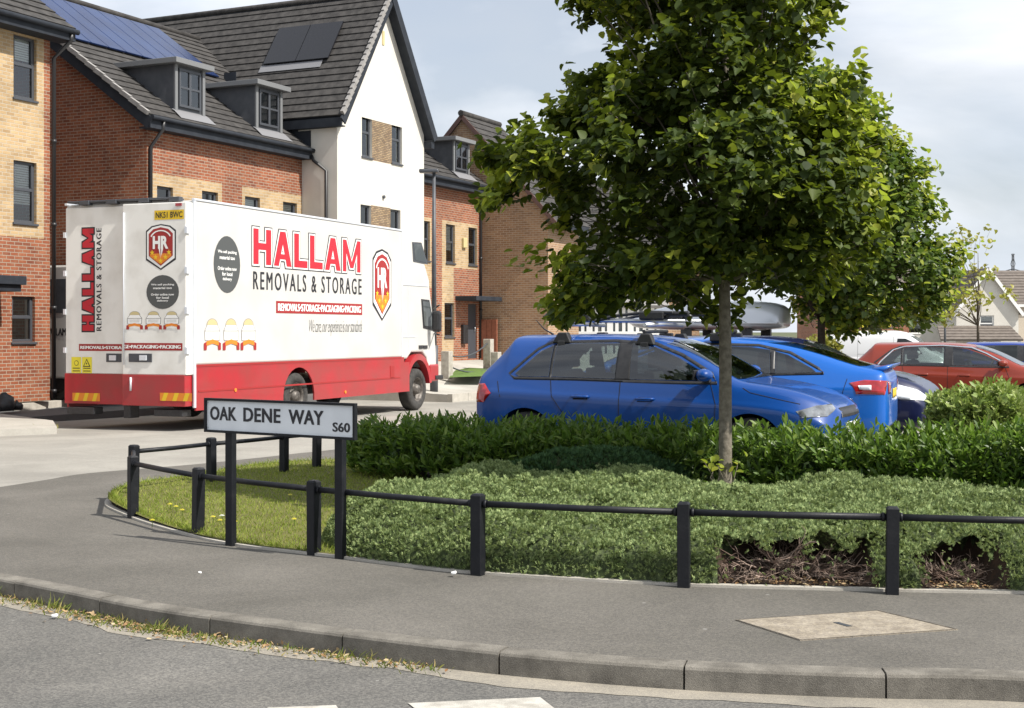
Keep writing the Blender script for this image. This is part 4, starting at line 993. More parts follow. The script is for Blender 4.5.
# ================================================================= removal lorry
TA = math.radians(22); ZB = math.radians(90 - 22)
TO = Vector((-5.56, 24.2, 0)); TU = Vector((math.sin(TA), math.cos(TA), 0)); TV = Vector((-math.cos(TA), math.sin(TA), 0))
tr = empty('removal_lorry', TO, ZB, 'large white and red removal lorry with HALLAM REMOVALS & STORAGE lettering parked before the houses', 'lorry'); OFF[tr.name] = (0,0,0)
WD = 2.80; BL = 8.1; ZS = 1.0; ZTOP = 3.9; ZBOT = .2
def tside(px, py, y=0):        # -> (x, z) on the right side
    q = loc(onplane(px, py, TO + TV*y, TV), TO, TU, TV); return q.x, q.z
def trear(px, py, x=0):        # -> (y, z) on the rear
    q = loc(onplane(px, py, TO + TU*x, TU), TO, TU, TV); return q.y, q.z
RX = -.22                     # the right-hand rear section stands proud
ys = trear(122.5, 300, RX)[0]
bx_ = MB(); bx_.box((0, 0, ZS), (BL, WD, ZTOP), 0); bx_.build('cargo_box', M_truckw, tr, bevel=.035)
m = MB()    # edge cappings
m.box((-.03, -.015, ZTOP-.01), (BL, .05, ZTOP+.03)); m.box((-.03, WD-.05, ZTOP-.01), (BL, WD+.015, ZTOP+.03)); m.box((BL-.03, -.012, ZS), (BL+.02, .03, ZTOP)); m.box((-.03, -.012, .25), (.03, .03, ZTOP-.012))
m.build('edge_capping', M_silv, tr, bevel=.008)
m = MB(); m.box((-.05, ys+.02, ZS-.17), (-.002, WD-.03, ZTOP-.06), 0); m.build('rear_door', M_trucks, tr, bevel=.012)
m = MB(); m.box((RX, .03, ZS-.17), (-.002, ys, ZTOP-.05), 0); rdoor = m.build('rear_door', M_trucks, tr, bevel=.015)
m = MB()    # hinges and lock rods
for z in (3.3, 2.6, 1.9, 1.2): m.box((RX-.02, .0, z), (RX+.08, .05, z+.12)); m.box((-.07, WD-.04, z), (0, WD+.012, z+.1))
m.tube([(RX-.02, ys-.04, 1.0), (RX-.02, ys-.04, 3.7)], .014, 6); m.build('hinge', M_silv, tr)
m = MB(); m.box((-.1, .4, ZTOP+.02), (.25, WD-.1, ZTOP+.06)); 
for y in (.25, .9, 1.6, 2.2): m.box((-.12, y, ZTOP-.02), (.0, y+.22, ZTOP+.06))
m.build('rear_header', M_gfr, tr, bevel=.01)
m = MB(); m.box((RX-.012, .05, ZBOT+.08), (-.002, ys, ZS-.172), 0); m.box((-.06, ys+.002, ZBOT+.08), (-.002, WD-.01, ZS-.172), 0); m.build('rear_skirt', M_truckr, tr, bevel=.01)
m = MB(); m.box((-.16, .15, .10), (.1, .75, .22)); m.box((-.16, 1.25, .05), (.1, 1.4, .3)); m.box((-.16, WD-.75, .10), (.1, WD-.15, .22)); m.build('under_bumper', M_black, tr, bevel=.01)
# side skirt with wheel arch
def arch_panel(x0, x1, z0, z1, arches, y0, y1, mt, name, n=14):
    pts = [(x0, z0)]
    for (cx, cz, r) in sorted(arches):
        a0 = math.asin(max(-1, min(1, (z0-cz)/r)))
        pts += [(cx + r*math.cos(math.pi - a0 - (math.pi-2*a0)*k/n), cz + r*math.sin(math.pi - a0 - (math.pi-2*a0)*k/n)) for k in range(n+1) if x0 < cx + r*math.cos(math.pi - a0 - (math.pi-2*a0)*k/n) < x1]
    pts += [(x1, z0), (x1, z1), (x0, z1)]
    mb = MB(); mb.prism(pts, (Vector((0,0,0)), Vector((1,0,0)), Vector((0,0,1)), Vector((0,1,0))), y0, y1); return mb.build(name, mt, tr, fix=True)
rw = tside(299, 385)[0]; fw_ = tside(421, 385)[0]
print('wheels', rw, fw_, 'seam', ys)
for (y0, y1) in ((-.004, .03), (WD-.03, WD+.004)):
    arch_panel(.03, BL+.1, ZBOT, ZS-.002, [(rw, .28, .60)], y0, y1, M_truckr, 'side_skirt')
    arch_panel(BL+.1, BL+1.0-.55 if False else fw_-.62, ZBOT, ZS-.12, [], y0+.002, y1, M_truckr, 'side_skirt') if fw_-.62 > BL+.15 else None
m = MB(); m.box((.02, -.012, ZS-.03), (BL-.05, -.001, ZS+.01)); m.box((.1, -.012, .52), (BL-.1, -.004, .55)); 
m.build('skirt_trim', M_dred, tr)
m = MB(); q = tside(392, 372); m.box((q[0]-.1, -.012, q[1]-.14), (q[0]+.1, -.002, q[1]+.14)); m.build('marker_plate', M_dred, tr)
for (x, z) in (tside(235, 390), tside(345, 392)): m = MB(); m.tube([(x, -.02, z), (x, 0, z)], .035, 10); m.build('side_marker', M_oran, tr)
m = MB(); m.box((.3, .35, .3), (BL+1.9, WD-.35, .62)); m.box((1.2, .2, .2), (2.6, .6, .8)); m.build('chassis', M_black, tr)
for y, s in ((.2, -1), (WD-.2, 1)): lathe_wheel(tr, (rw, y, .30), .47, .30, s, M_rim)
# cab
CXs = BL + .12; x_f = tside(439.5, 360)[0]
print('cab', CXs, x_f)
W0, W1 = .10, WD-.18
def cab_loft(prof, y0, y1, name, mt, inset=.10, bevel=.04):
    m = MB(); m.prism(prof, (Vector((0,0,0)), Vector((1,0,0)), Vector((0,0,1)), Vector((0,1,0))), y0, y1); return m.build(name, mt, tr, bevel=bevel, fix=True)
ztr = tside(412, 238)[1]; zmid = tside(433, 283)[1]; xm = tside(433.5, 283)[0]; xtop = tside(422, 240)[0]; xb = tside(438.7, 328)[0]
prof = [(CXs, 1.0), (CXs, ztr), (CXs+.95, ztr+.0), (xtop-.02, ztr-.08), (xm-.05, zmid+.12), (xm, zmid), (xm-.02, zmid-.14), (xm+.02, zmid-.16), (xb, EYE+.0), (x_f+.02, .9), (x_f+.05, .75), (fw_+.70, .75)]
prof = [(CXs, .95), (CXs, ztr), (xtop, ztr-.02), (xm, zmid+.05), (xm+.0, zmid-.1), (xb, EYE+.02), (x_f+.03, 1.05), (x_f+.05, .72), (fw_+.6, .72), (fw_+.53, .95), (fw_+.30, 1.10), (fw_-.30, 1.10), (fw_-.53, .95)]
cab = cab_loft(prof, W0, W1, 'cab', M_truckw)
# red wheel-arch band on the cab
arch = [(fw_ + .60*math.cos(a), .2 + .72*math.sin(a)) for a in [math.pi*k/16 for k in range(1, 16)]][::-1]
outer = [(fw_ + .72*math.cos(a), .2 + .86*math.sin(a)) for a in [math.pi*k/16 for k in range(1, 16)]]
mm = MB(); frm = (Vector((0,0,0)), Vector((1,0,0)), Vector((0,0,1)), Vector((0,1,0)))
for i in range(14): 
    A_ = arch[::-1]; q = [A_[i], A_[i+1], outer[i+1], outer[i]]; mm.prism(q, frm, W0-.05, W0+.12)
mm.build('wheel_arch', M_truckr, tr, fix=True); m2_ = MB(); m2_.v = [v + Vector((0, W1-W0-.07, 0)) if isinstance(v, Vector) else (v[0], v[1]+W1-W0-.07, v[2]) for v in mm.v]; m2_.f = mm.f; m2_.m = mm.m; m2_.sm = mm.sm; m2_.build('wheel_arch', M_truckr, tr, fix=True)
m = MB(); m.box((x_f-.38, W0-.03, .38), (x_f+.14, W1+.03, .80)); m.build('front_bumper', M_truckr, tr, bevel=.05)
for ya, yb in ((W0+.15, W0+.6), (W1-.6, W1-.15)): m = MB(); m.box((x_f+.142, ya, .45), (x_f+.20, yb, .68)); m.build('headlight', M_lens, tr, bevel=.02)
m = MB(); m.box((x_f-.1, W0-.06, .42), (x_f+.32, W0+.05, .52)); m.build('bumper_corner', M_black, tr, bevel=.02)
for y, s in ((W0+.13, -1), (W1-.13, 1)): lathe_wheel(tr, (fw_, y, .22), .49, .30, s, M_rim)
# windows on the cab side
def tpoly(pxs, d0, d1, mt, name, parent=tr, y=None):
    y = W0 if y is None else y
    pts = [tside(px, py, y) for (px, py) in pxs]; m = MB(); m.prism(pts, frm, y-d1, y-d0); return m.build(name, mt, parent, fix=True)
tpoly([(412, 242), (421, 242.5), (427.5, 264.5), (413, 261.5)], .002, .012, M_gfr, 'sleeper_window'); tpoly([(413, 244), (420.5, 244.5), (425.6, 262.8), (414.6, 260.2)], .013, .018, M_glass_o, 'pane')
tpoly([(421, 299), (429, 300), (434, 328), (432, 330.5), (423, 328)], .002, .012, M_black, 'door_window'); tpoly([(422.2, 301), (428.5, 302), (433, 326.5), (424, 326)], .013, .018, M_glass_o, 'pane')
m = MB(); a = Vector((*tside(405.5, 290, W0),)); 
for zz in (zmid-.02,): m.box((CXs+.05, W0-.012, zz-.07), (xm-.1, W0-.001, zz-.045))
q = tside(408, 337, W0)[1]; m.box((CXs+.06, W0-.008, q-.01), (CXs+.8, W0-.001, q+.012)); m.box((CXs+.40, W0-.006, 1.15), (CXs+.415, W0-.001, zmid-.1)); m.build('door_seam', M_silv, tr)
m = MB()
for px in (420.6, 425.0): q = tside(px, 347, W0); m.box((q[0]-.11, W0-.02, q[1]-.04), (q[0]+.11, W0-.001, q[1]+.04))
m.build('vent_grille', M_black, tr)
m = MB(); m.box((xb-.06, W0+.15, 1.75), (xb+.0, W1-.15, 2.7)); ws = m.build('windscreen', M_glass_o, tr); ws.rotation_euler = (0, 0, 0)
m = MB(); q = tside(436.5, 321, W0-.25); m.box((q[0]+.0, W0-.34, q[1]-.27), (q[0]+.16, W0-.10, q[1]+.25)); m.build('wing_mirror', M_black, tr, bevel=.07)
m = MB(); m.tube([(xb-.05, W0, q[1]+.3), (q[0]+.05, W0-.3, q[1]+.38)], .02, 6); m.tube([(xb-.05, W0, q[1]-.3), (q[0]+.05, W0-.3, q[1]-.33)], .02, 6); m.build('mirror_arm', M_black, tr)
# side livery: frame on the right side, a = forward, b = up, n = outwards (-y)
FS = (Vector((0, -.004, 0)), Vector((1,0,0)), Vector((0,0,1)), Vector((0,-1,0)))
def sr(x0, y0, x1, y1):    # pixel rectangle (left,top,right,bottom at mid) -> a0,a1,b0,b1
    a0, _ = tside(x0, (y0+y1)/2); a1, _ = tside(x1, (y0+y1)/2); xm_ = (x0+x1)/2; return a0, a1, tside(xm_, y1)[1], tside(xm_, y0)[1]
def block_word(mb, word, fr, a0, a1, b0, b1, st, d, layers):
    n = len(word); wt = {'H': 1.0, 'A': 1.05, 'L': .82, 'M': 1.25}; gap = .17; tot = sum(wt[c] for c in word) + gap*(n-1); u = (a1-a0)/tot; x = a0; hh = b1-b0
    for c in word:
        w = wt[c]*u
        for li, (g, mi) in enumerate(layers):
            dd = d + li*.004; k = [0]
            def P4(pts): sheet(mb, pts, fr, dd + k[0]*.0004, mi); k[0] += 1
            def R(xa, xb, ya, yb): P4([(xa-g, ya-g), (xb+g, ya-g), (xb+g, yb+g), (xa-g, yb+g)])
            if c == 'H': R(x, x+st, b0, b1); R(x+w-st, x+w, b0, b1); R(x, x+w, b0+hh*.42, b0+hh*.60)
            elif c == 'L': R(x, x+st, b0, b1); R(x, x+w, b0, b0+hh*.2)
            elif c == 'A':
                m_ = x+w/2; P4([(x-g, b0-g), (x+st+g, b0-g), (m_+st*.45+g, b1+g), (m_-st*.55-g, b1+g)]); P4([(x+w-st-g, b0-g), (x+w+g, b0-g), (m_+st*.55+g, b1+g), (m_-st*.45-g, b1+g)]); R(x+w*.25, x+w*.75, b0+hh*.2, b0+hh*.34)
            else:
                m_ = x+w/2; s2 = st*.82; R(x, x+s2, b0, b1); R(x+w-s2, x+w, b0, b1); P4([(x-g*.2, b1+g), (x+s2+g, b1+g), (m_+s2*.45+g, b0+hh*.12-g), (m_-s2*.45-g, b0+hh*.12-g)]); P4([(x+w-s2-g, b1+g), (x+w+g*.2, b1+g), (m_+s2*.45+g, b0+hh*.12-g), (m_-s2*.45-g, b0+hh*.12-g)])
        x += w + gap*u
a0, a1, b0, b1 = sr(251.5, 232.5, 361, 270.5)
m = MB(); block_word(m, 'HALLAM', FS, a0+.05, a1-.05, b0+.05, b1-.05, .175, .001, [(.055, 1), (.036, 2), (.004, 0)]); m.build('lettering', [M_red, M_ink, M_white2], tr)
m = MB(); lettering(m, 'REMOVALS & STORAGE', FS, *sr(253, 275, 361.5, 292), .001, 0, fat=.015, spacing=1.35); m.build('lettering', M_ink, tr)
m = MB(); a0, a1, b0, b1 = sr(276, 302.5, 362, 314); sheet(m, [(a0,b0),(a1,b0),(a1,b1),(a0,b1)], FS, .001, 0); lettering(m, 'REMOVALS•STORAGE•PACKAGING•PACKING', FS, a0+.06, a1-.06, b0+.045, b1-.045, .004, 1, fat=.022); m.build('strapline_strip', [M_dred, M_white2], tr)
m = MB(); lettering(m, 'We care, our experience is our standards', FS, *sr(309, 320, 362, 336), .001, 0, bold=-.018, shear=.3, spacing=.8); m.build('lettering', M_dgrey, tr)
LINES = ['We sell packing', 'material too', '', 'Order online now', 'for local', 'delivery']
def info_disc(fr, a0, a1, b0, b1, mtl):
    m = MB(); c = ((a0+a1)/2, (b0+b1)/2); rx, ry = (a1-a0)/2, (b1-b0)/2; sheet(m, disc(c, rx, ry), fr, .001, 0)
    lw_ = [.62, .5, 0, .62, .34, .30]
    for i, t in enumerate(LINES):
        if t: zc = c[1] + ry*(.42 - i*.19); lettering(m, t, fr, c[0]-rx*lw_[i]*1.15, c[0]+rx*lw_[i]*1.15, zc-ry*.06, zc+ry*.075, .004, 1, bold=.025)
    return m.build('info_disc', [M_dgrey, M_white2], tr)
info_disc(FS, *sr(213.5, 236, 240, 293), tr)
def badge(fr, c, w, h):
    m = MB(); sheet(m, disc((c[0], c[1]+h*.30), w*.33, h*.22), fr, .0002, 4); sheet(m, [(c[0]-w*.43,c[1]-h*.2),(c[0]+w*.43,c[1]-h*.2),(c[0]+w*.45,c[1]+h*.13),(c[0]+w*.30,c[1]+h*.31),(c[0]-w*.30,c[1]+h*.31),(c[0]-w*.45,c[1]+h*.13)], fr, .0022, 4); sheet(m, disc((c[0], c[1]+h*.30), w*.30, h*.2), fr, .001, 1); sheet(m, [(c[0]-w*.40,c[1]-h*.18),(c[0]+w*.40,c[1]-h*.18),(c[0]+w*.42,c[1]+h*.12),(c[0]+w*.28,c[1]+h*.3),(c[0]-w*.28,c[1]+h*.3),(c[0]-w*.42,c[1]+h*.12)], fr, .0035, 0)
    sheet(m, [(c[0]-w*.42,c[1]+h*.10),(c[0]+w*.42,c[1]+h*.10),(c[0]+w*.42,c[1]+h*.13),(c[0]-w*.42,c[1]+h*.13)], fr, .0062, 4)
    for k in range(3): sheet(m, [(c[0]-w*.3,c[1]+h*(.10-k*.09)),(c[0]+w*.3,c[1]+h*(.10-k*.09)),(c[0]+w*.3,c[1]+h*(.115-k*.09)),(c[0]-w*.3,c[1]+h*(.115-k*.09))], fr, .006, 4)
    sheet(m, [(c[0]-w*.5,c[1]-h*.5),(c[0]-w*.34,c[1]-h*.5),(c[0]-w*.3,c[1]-h*.22),(c[0]-w*.5,c[1]-h*.28)], fr, .006, 3); sheet(m, [(c[0]+w*.5,c[1]-h*.5),(c[0]+w*.34,c[1]-h*.5),(c[0]+w*.3,c[1]-h*.22),(c[0]+w*.5,c[1]-h*.28)], fr, .006, 3)
    sheet(m, [(c[0]-w*.36,c[1]-h*.36),(c[0],c[1]-h*.29),(c[0]+w*.36,c[1]-h*.36),(c[0]+w*.36,c[1]-h*.22),(c[0],c[1]-h*.15),(c[0]-w*.36,c[1]-h*.22)], fr, .0085, 2)
    return m.build('award_badge', [M_white2, M_cream, M_oran, M_dred, M_verge], tr)
for (x0, x1) in ((203.5, 220.5), (222.5, 239), (240.3, 256)):
    a0, a1, b0, b1 = sr(x0, 319, x1, 350); badge(FS, ((a0+a1)/2, (b0+b1)/2), a1-a0, b1-b0)
def shield(fr, a0, a1, b0, b1):
    m = MB(); c = (a0+a1)/2; w = (a1-a0)/2; hh = b1-b0
    def sh(s, dz=0):
        ww = w*s; t = b1-hh*(1-s)*.35; bt = b0+hh*(1-s)*.45
        return [(c-ww, bt+hh*.22), (c, bt), (c+ww, bt+hh*.22), (c+ww, t-hh*.14), (c+ww*.62, t-hh*.04), (c, t), (c-ww*.62, t-hh*.04), (c-ww, t-hh*.14)]
    sheet(m, sh(1), fr, .001, 1); sheet(m, sh(.92), fr, .0035, 2); sheet(m, sh(.80), fr, .006, 0)
    # orange lower field
    s = .72; ww = w*s
    sheet(m, [(c-ww, b0+hh*.30), (c, b0+hh*.12), (c+ww, b0+hh*.30), (c+ww*.98, b0+hh*.36), (c-ww*.98, b0+hh*.36)], fr, .0085, 4)
    # pale arc
    arc = [(c+ww*1.0*math.cos(math.radians(d_)), b1-hh*.33+hh*.20*math.sin(math.radians(d_))) for d_ in range(20, 161, 14)]; arc2 = [(c+ww*.9*math.cos(math.radians(d_)), b1-hh*.345+hh*.19*math.sin(math.radians(d_))) for d_ in range(160, 19, -14)]
    n = len(arc)
    for i in range(n-1): sheet(m, [arc[i], arc[i+1], arc2[n-2-i], arc2[n-1-i]], fr, .0085, 2)
    lettering(m, 'HR', fr, c-w*.52, c+w*.52, b0+hh*.46, b0+hh*.74, .011, 2, bold=.05)
    sheet(m, [(c-w*.13, b0+hh*.47), (c-w*.02, b0+hh*.47), (c-w*.0, b0+hh*.26)], fr, .0111, 2); sheet(m, [(c+w*.04, b0+hh*.47), (c+w*.18, b0+hh*.47), (c+w*.05, b0+hh*.30)], fr, .0111, 2)
    for (dx, dy) in ((-.56, .38), (-.33, .28), (0, .20), (.33, .28), (.56, .38)): sheet(m, star((c+dx*w, b0+hh*dy), w*.17), fr, .012, 3)
    return m.build('shield_emblem', [M_dred, M_ink, M_white2, M_yell, M_oran], tr)
shield(FS, *sr(372.5, 249, 391, 321))
# rear livery: a = to the right as seen from behind = -y ; b up ; n = -x
FRr = (Vector((RX-.001, 0, 0)), Vector((0,-1,0)), Vector((0,0,1)), Vector((-1,0,0)))
FRl = (Vector((-.051, 0, 0)), Vector((0,-1,0)), Vector((0,0,1)), Vector((-1,0,0)))
def rr_(x0, y0, x1, y1, x=RX):
    ym = (y0+y1)/2; xm_ = (x0+x1)/2; return -trear(x0, ym, x)[0], -trear(x1, ym, x)[0], trear(xm_, y1, x)[1], trear(xm_, y0, x)[1]
m = MB(); a0, a1, b0, b1 = rr_(154.5, 210, 184, 219.5); sheet(m, [(a0,b0),(a1,b0),(a1,b1),(a0,b1)], FRr, .002, 0); lettering(m, 'NK51 BWC', FRr, a0+.03, a1-.03, b0+.03, b1-.03, .005, 1, bold=.02); m.build('number_plate', [M_yell, M_ink], tr)
shield(FRr, *rr_(146, 224, 176, 270))
info_disc(FRr, *rr_(146.5, 275, 179, 309), tr)
for (x0, x1) in ((126.5, 143), (145, 162), (163.5, 180)):
    a0, a1, b0, b1 = rr_(x0, 311.5, x1, 329.5); badge(FRr, ((a0+a1)/2, (b0+b1)/2), a1-a0, b1-b0)
m = MB(); a0, a1, b0, b1 = rr_(123.5, 343, 182.5, 350.5); sheet(m, [(a0,b0),(a1,b0),(a1,b1),(a0,b1)], FRr, .001, 0); lettering(m, 'GE•PACKAGING•PACKING', FRr, a0+.0, a1-.03, b0+.035, b1-.035, .004, 1, fat=.014); m.build('strapline_strip', [M_dred, M_white2], tr)
m = MB(); a0, a1, b0, b1 = rr_(79, 344, 122, 351, -.05); sheet(m, [(a0,b0),(a1,b0),(a1,b1),(a0,b1)], FRl, .001, 0); lettering(m, 'REMOVALS•STORA', FRl, a0+.03, a1-.0, b0+.035, b1-.035, .004, 1, fat=.014); m.build('strapline_strip', [M_dred, M_white2], tr)
# vertical lettering reads bottom to top: frame a = up, b = to the left
a0, a1, b0, b1 = rr_(82, 228, 94.5, 331.5, -.05)
FV = (FRl[0], Vector((0,0,1)), Vector((0,1,0)), Vector((-1,0,0)))
m = MB(); block_word(m, 'HALLAM', FV, b0+.015, b1-.015, -a1+.02, -a0-.02, .10, .001, [(.03, 1), (.004, 0)]); m.build('lettering', [M_red, M_ink], tr)
a0, a1, b0, b1 = rr_(96.5, 228, 101.5, 331, -.05); m = MB(); lettering(m, 'REMOVALS & STORAGE', FV, b0, b1, -a1, -a0, .001, 0, fat=.01, spacing=1.2); m.build('lettering', M_ink, tr)
m = MB(); a0, a1, b0, b1 = rr_(71.5, 357, 92, 373, -.05); am = (a0+a1)/2; sheet(m, [(a0,b0),(am-.01,b0),(am-.01,b1),(a0,b1)], FRl, .002, 0); sheet(m, [(am+.01,b0),(a1,b0),(a1,b1),(am+.01,b1)], FRl, .002, 0)
c_ = ((am+a1)/2, b0+(b1-b0)*.62); r_ = (a1-am)*.36; sheet(m, [(c_[0]-r_, c_[1]-r_*.8), (c_[0]+r_, c_[1]-r_*.8), (c_[0], c_[1]+r_)], FRl, .004, 1); sheet(m, [(c_[0]-r_*.68, c_[1]-r_*.6), (c_[0]+r_*.68, c_[1]-r_*.6), (c_[0], c_[1]+r_*.66)], FRl, .006, 0); sheet(m, disc((c_[0], c_[1]-r_*.1), r_*.2, n=8), FRl, .008, 1)
for k in range(2):
    for aa, ab in ((a0+.03, am-.04), (am+.04, a1-.03)): sheet(m, [(aa, b0+.03+k*.05), (ab, b0+.03+k*.05), (ab, b0+.045+k*.05), (aa, b0+.045+k*.05)], FRl, .004, 1)
sheet(m, disc(((a0+am)/2, c_[1]), r_*.6, n=10), FRl, .004, 1); sheet(m, disc(((a0+am)/2, c_[1]), r_*.48, n=10), FRl, .006, 0)
m.build('warning_sticker', [M_yell2, M_ink], tr)
for (x0, x1, x) in ((72.5, 100, -.062), (160, 192, RX-.013)):
    m = MB(); a0, a1, b0, b1 = rr_(x0, 393, x1, 401, x); nb = 6
    fr = (Vector((x-.001, 0, 0)), Vector((0,-1,0)), Vector((0,0,1)), Vector((-1,0,0)))
    sheet(m, [(a0,b0),(a1,b0),(a1,b1),(a0,b1)], fr, .002, 1)
    for k in range(0, nb, 2): p = a0+(a1-a0)*(k+.3)/nb; w_ = (a1-a0)/nb; sheet(m, [(p,b0),(p+w_*.8,b0),(min(p+w_*1.3, a1),b1),(p+w_*.5,b1)], fr, .004, 0)
    m.build('reflector_board', [M_yell, M_oran], tr)
for (x0, x1, x) in ((106.5, 121.5, -.052), (129, 152, RX-.002)):
    m = MB(); y1_, y0_ = trear(x0, 358, x)[0], trear(x1, 358, x)[0]; z1_, z0_ = trear(x0, 353.5, x)[1], trear(x0, 362, x)[1]; m.box((x-.012, y0_, z0_), (x+.004, y1_, z1_), 0); m.box((x-.035, y0_+.1, z0_+.03), (x-.013, y0_+.25, z1_-.03), 1)
    m.build('door_latch', [M_gfr, M_silv], tr, bevel=.004)
m = MB(); q = trear(131, 384, RX-.02); m.tube([(RX-.03, q[0], q[1]-.12), (RX-.03, q[0], q[1]+.12)], .02, 6); m.build('locker_handle', M_silv, tr)
for y in (.12, WD-.25): m = MB(); m.box((-.03 if y > 1 else RX-.02, y, ZTOP-.12), (0 if y > 1 else RX, y+.12, ZTOP-.07)); m.build('rear_lamp', M_redlens, tr)

# second, smaller removal van between the flats and the terrace
o = Vector((0,0,0)); v0 = loc(PD(57, 300, 31.4)); 
vx = empty('removal_van', SW(T0-1.35, WT+.4, 0), HR + math.radians(90), 'white box van in the gap between flats and terrace, mostly hidden by the lorry', 'van'); OFF[vx.name] = (0,0,0)
# local: x forward = away from the street, so the body spans x 0..5
m = MB(); m.box((-.6, -.85, .55), (4.5, .95, 3.05)); m.build('cargo_box', M_truckw, vx, bevel=.04)
m = MB(); m.box((-.1, .952, 2.0), (3.6, .958, 2.75)); m.build('side_panel', M_dorm, vx)
FVn = (Vector((0, .954, 0)), Vector((-1,0,0)), Vector((0,0,1)), Vector((0,1,0)))
m = MB(); wv_ = side(66.5, 330, T0-1.35-.954)[0] - (WT+.4); print('van text', wv_); lettering(m, 'HALLAM', FVn, -wv_-.62, -wv_, 1.50, 1.66, .003, 0, fat=.02); m.build('lettering', M_ink, vx)
m = MB(); m.box((-.5, -.8, .3), (4.4, .9, .545)); m.build('chassis', M_black, vx)
for (x, y, s) in ((.35, .72, 1), (.35, -.65, -1), (3.6, .72, 1), (3.6, -.65, -1)): lathe_wheel(vx, (x, y, .38), .36, .22, s, M_rim)
# ================================================================= sign and knee rail fence
FRONT = [(892, 594, 512), (684, 587, 506), (478, 575, 496), (314, 554.5, 481.7), (198, 535.5, 469.4), (133, 518, 455.6)]
posts = [P(1290, 606, 0), P(1092, 600, 0)] + [P(a, b, 0) for (a, b, c) in FRONT]
rear = []
for px, ytop in ((133.5, 446), (211.5, 438.6), (284, 432), (316.5, 428.5)):
    d = (EYE-.52)*F/(ytop-HY); rear.append(Vector(((px-CX)/F*d, d, 0)))
rear.append(rear[-1] + Vector((.55, .45, 0)))
print('posts', [tuple(round(v, 2) for v in p) for p in posts + rear])
PH = .52
lab_f = ['knee rail post beyond the right edge of the picture', 'knee rail post at the right end of the junipers', 'knee rail post by the second bare patch, nearest the camera', 'knee rail post standing just left of the big bare twiggy patch', 'knee rail post in front of the middle of the juniper mound', 'knee rail post between the legs of the street name sign', 'knee rail post left of the street name sign, on the lawn edge', 'front knee rail post at the left corner of the lawn']
lab_r = ['rear knee rail post close behind the left corner post', 'rear knee rail post showing left of the sign leg', 'rear knee rail post under the middle of the sign plate', 'rear knee rail post left of the last one by the hedge', 'last rear knee rail post against the hedge end']
allp = [(p, lab_f[i], 0) for i, p in enumerate(posts)][1:] + [(p, lab_r[i], 1) for i, p in enumerate(rear)]
for i, (p, lb, k) in enumerate(allp):
    s = .038; m = MB(); z0 = -.05; tz = .028
    vs = [(-s,-s,z0),(s,-s,z0),(s,s,z0),(-s,s,z0),(-s,-s,PH),(s,-s,PH),(s,s,PH),(-s,s,PH),(-s*.72,-s*.72,PH+.012),(s*.72,-s*.72,PH+.012),(s*.72,s*.72,PH+.012),(-s*.72,s*.72,PH+.012)]
    m.add(vs, [(0,3,2,1),(0,1,5,4),(1,2,6,5),(2,3,7,6),(3,0,4,7),(4,5,9,8),(5,6,10,9),(6,7,11,10),(7,4,8,11),(8,9,10,11)])
    o = m.build('fence_post', M_post, bevel=.004); o.location = (p.x, p.y, 0)
    a = 0.0
    line = posts if k == 0 else rear
    j = line.index(p); q = line[min(j+1, len(line)-1)] - line[max(j-1, 0)]; o.rotation_euler = (random.uniform(-.012,.012), random.uniform(-.012,.012), math.atan2(q.y, q.x))
    tag(o, lb, 'fence post', 'black knee rail posts')
lab_rail = ['tubular knee rail running out of the picture on the right', 'knee rail in front of the two bare juniper patches', 'knee rail between the two posts in front of the junipers centre', 'knee rail from the sign to the juniper mound', 'knee rail passing behind the left leg of the street sign', 'short knee rail at the front left corner of the lawn']
def rail(a, b, lb, z=.468):
    m = MB(); d = (b-a).normalized(); m.tube([a + Vector((0,0,z)), a.lerp(b, .5) + Vector((0,0,z-.004)), b + Vector((0,0,z))], .0215, 12); 
    for e_, sg in ((a, 1), (b, -1)): m.tube([e_ + d*sg*.043 + Vector((0,0,z)), e_ + d*sg*.062 + Vector((0,0,z))], .028, 12)
    o = m.build('knee_rail', M_post, uv=False); tag(o, lb, 'rail', 'black tubular knee rails')
for i in range(1, len(posts)-1): rail(posts[i], posts[i+1], lab_rail[i-1])
rail(posts[-1], rear[0], 'very short knee rail joining the two left corner posts')
for i in range(len(rear)-1): rail(rear[i], rear[i+1], ['rear knee rail from the left corner along the light road', 'rear knee rail passing behind the street sign plate', 'rear knee rail hidden behind the right half of the sign plate', 'last short rear knee rail ending at the hedge'][i])

sL = P(229, 546.5, 0); sR = P(339, 559.5, 0); sd = (sR - sL).normalized(); sn = Vector((sd.y, -sd.x, 0))   # towards camera
sg = empty('street_name_sign', sL, math.atan2(sd.y, sd.x), 'white street name plate reading OAK DENE WAY S60 on two black legs', 'street sign'); OFF[sg.name] = (0,0,0)
def spt(px, py):
    q = onplane(px, py, sL, sn); l = (q - sL); return l.dot(sd), q.z
tl = spt(206, 397.5); bl = spt(206, 430.5); trr = spt(356.5, 407); br = spt(356.5, 441.5); print('sign', tl, bl, trr, br)
xa, xb_ = tl[0], trr[0]; za = (bl[1]+br[1])/2; zb_ = (tl[1]+trr[1])/2 + .012; LG = (sR-sL).length
for x in (0, LG):
    m = MB(); m.box((x-.053, .012, -.05), (x+.017, .062, zb_-.03)); m.build('leg', M_post, sg, bevel=.004)
m = MB(); f_ = .018
m.box((xa, -.022, za), (xb_, .010, za+f_)); m.box((xa, -.022, zb_-f_), (xb_, .010, zb_)); m.box((xa, -.022, za+f_), (xa+f_, .010, zb_-f_)); m.box((xb_-f_, -.022, za+f_), (xb_, .010, zb_-f_)); m.box((xa+f_, .0, za+f_), (xb_-f_, .008, zb_-f_))
m.build('plate_frame', M_post, sg)
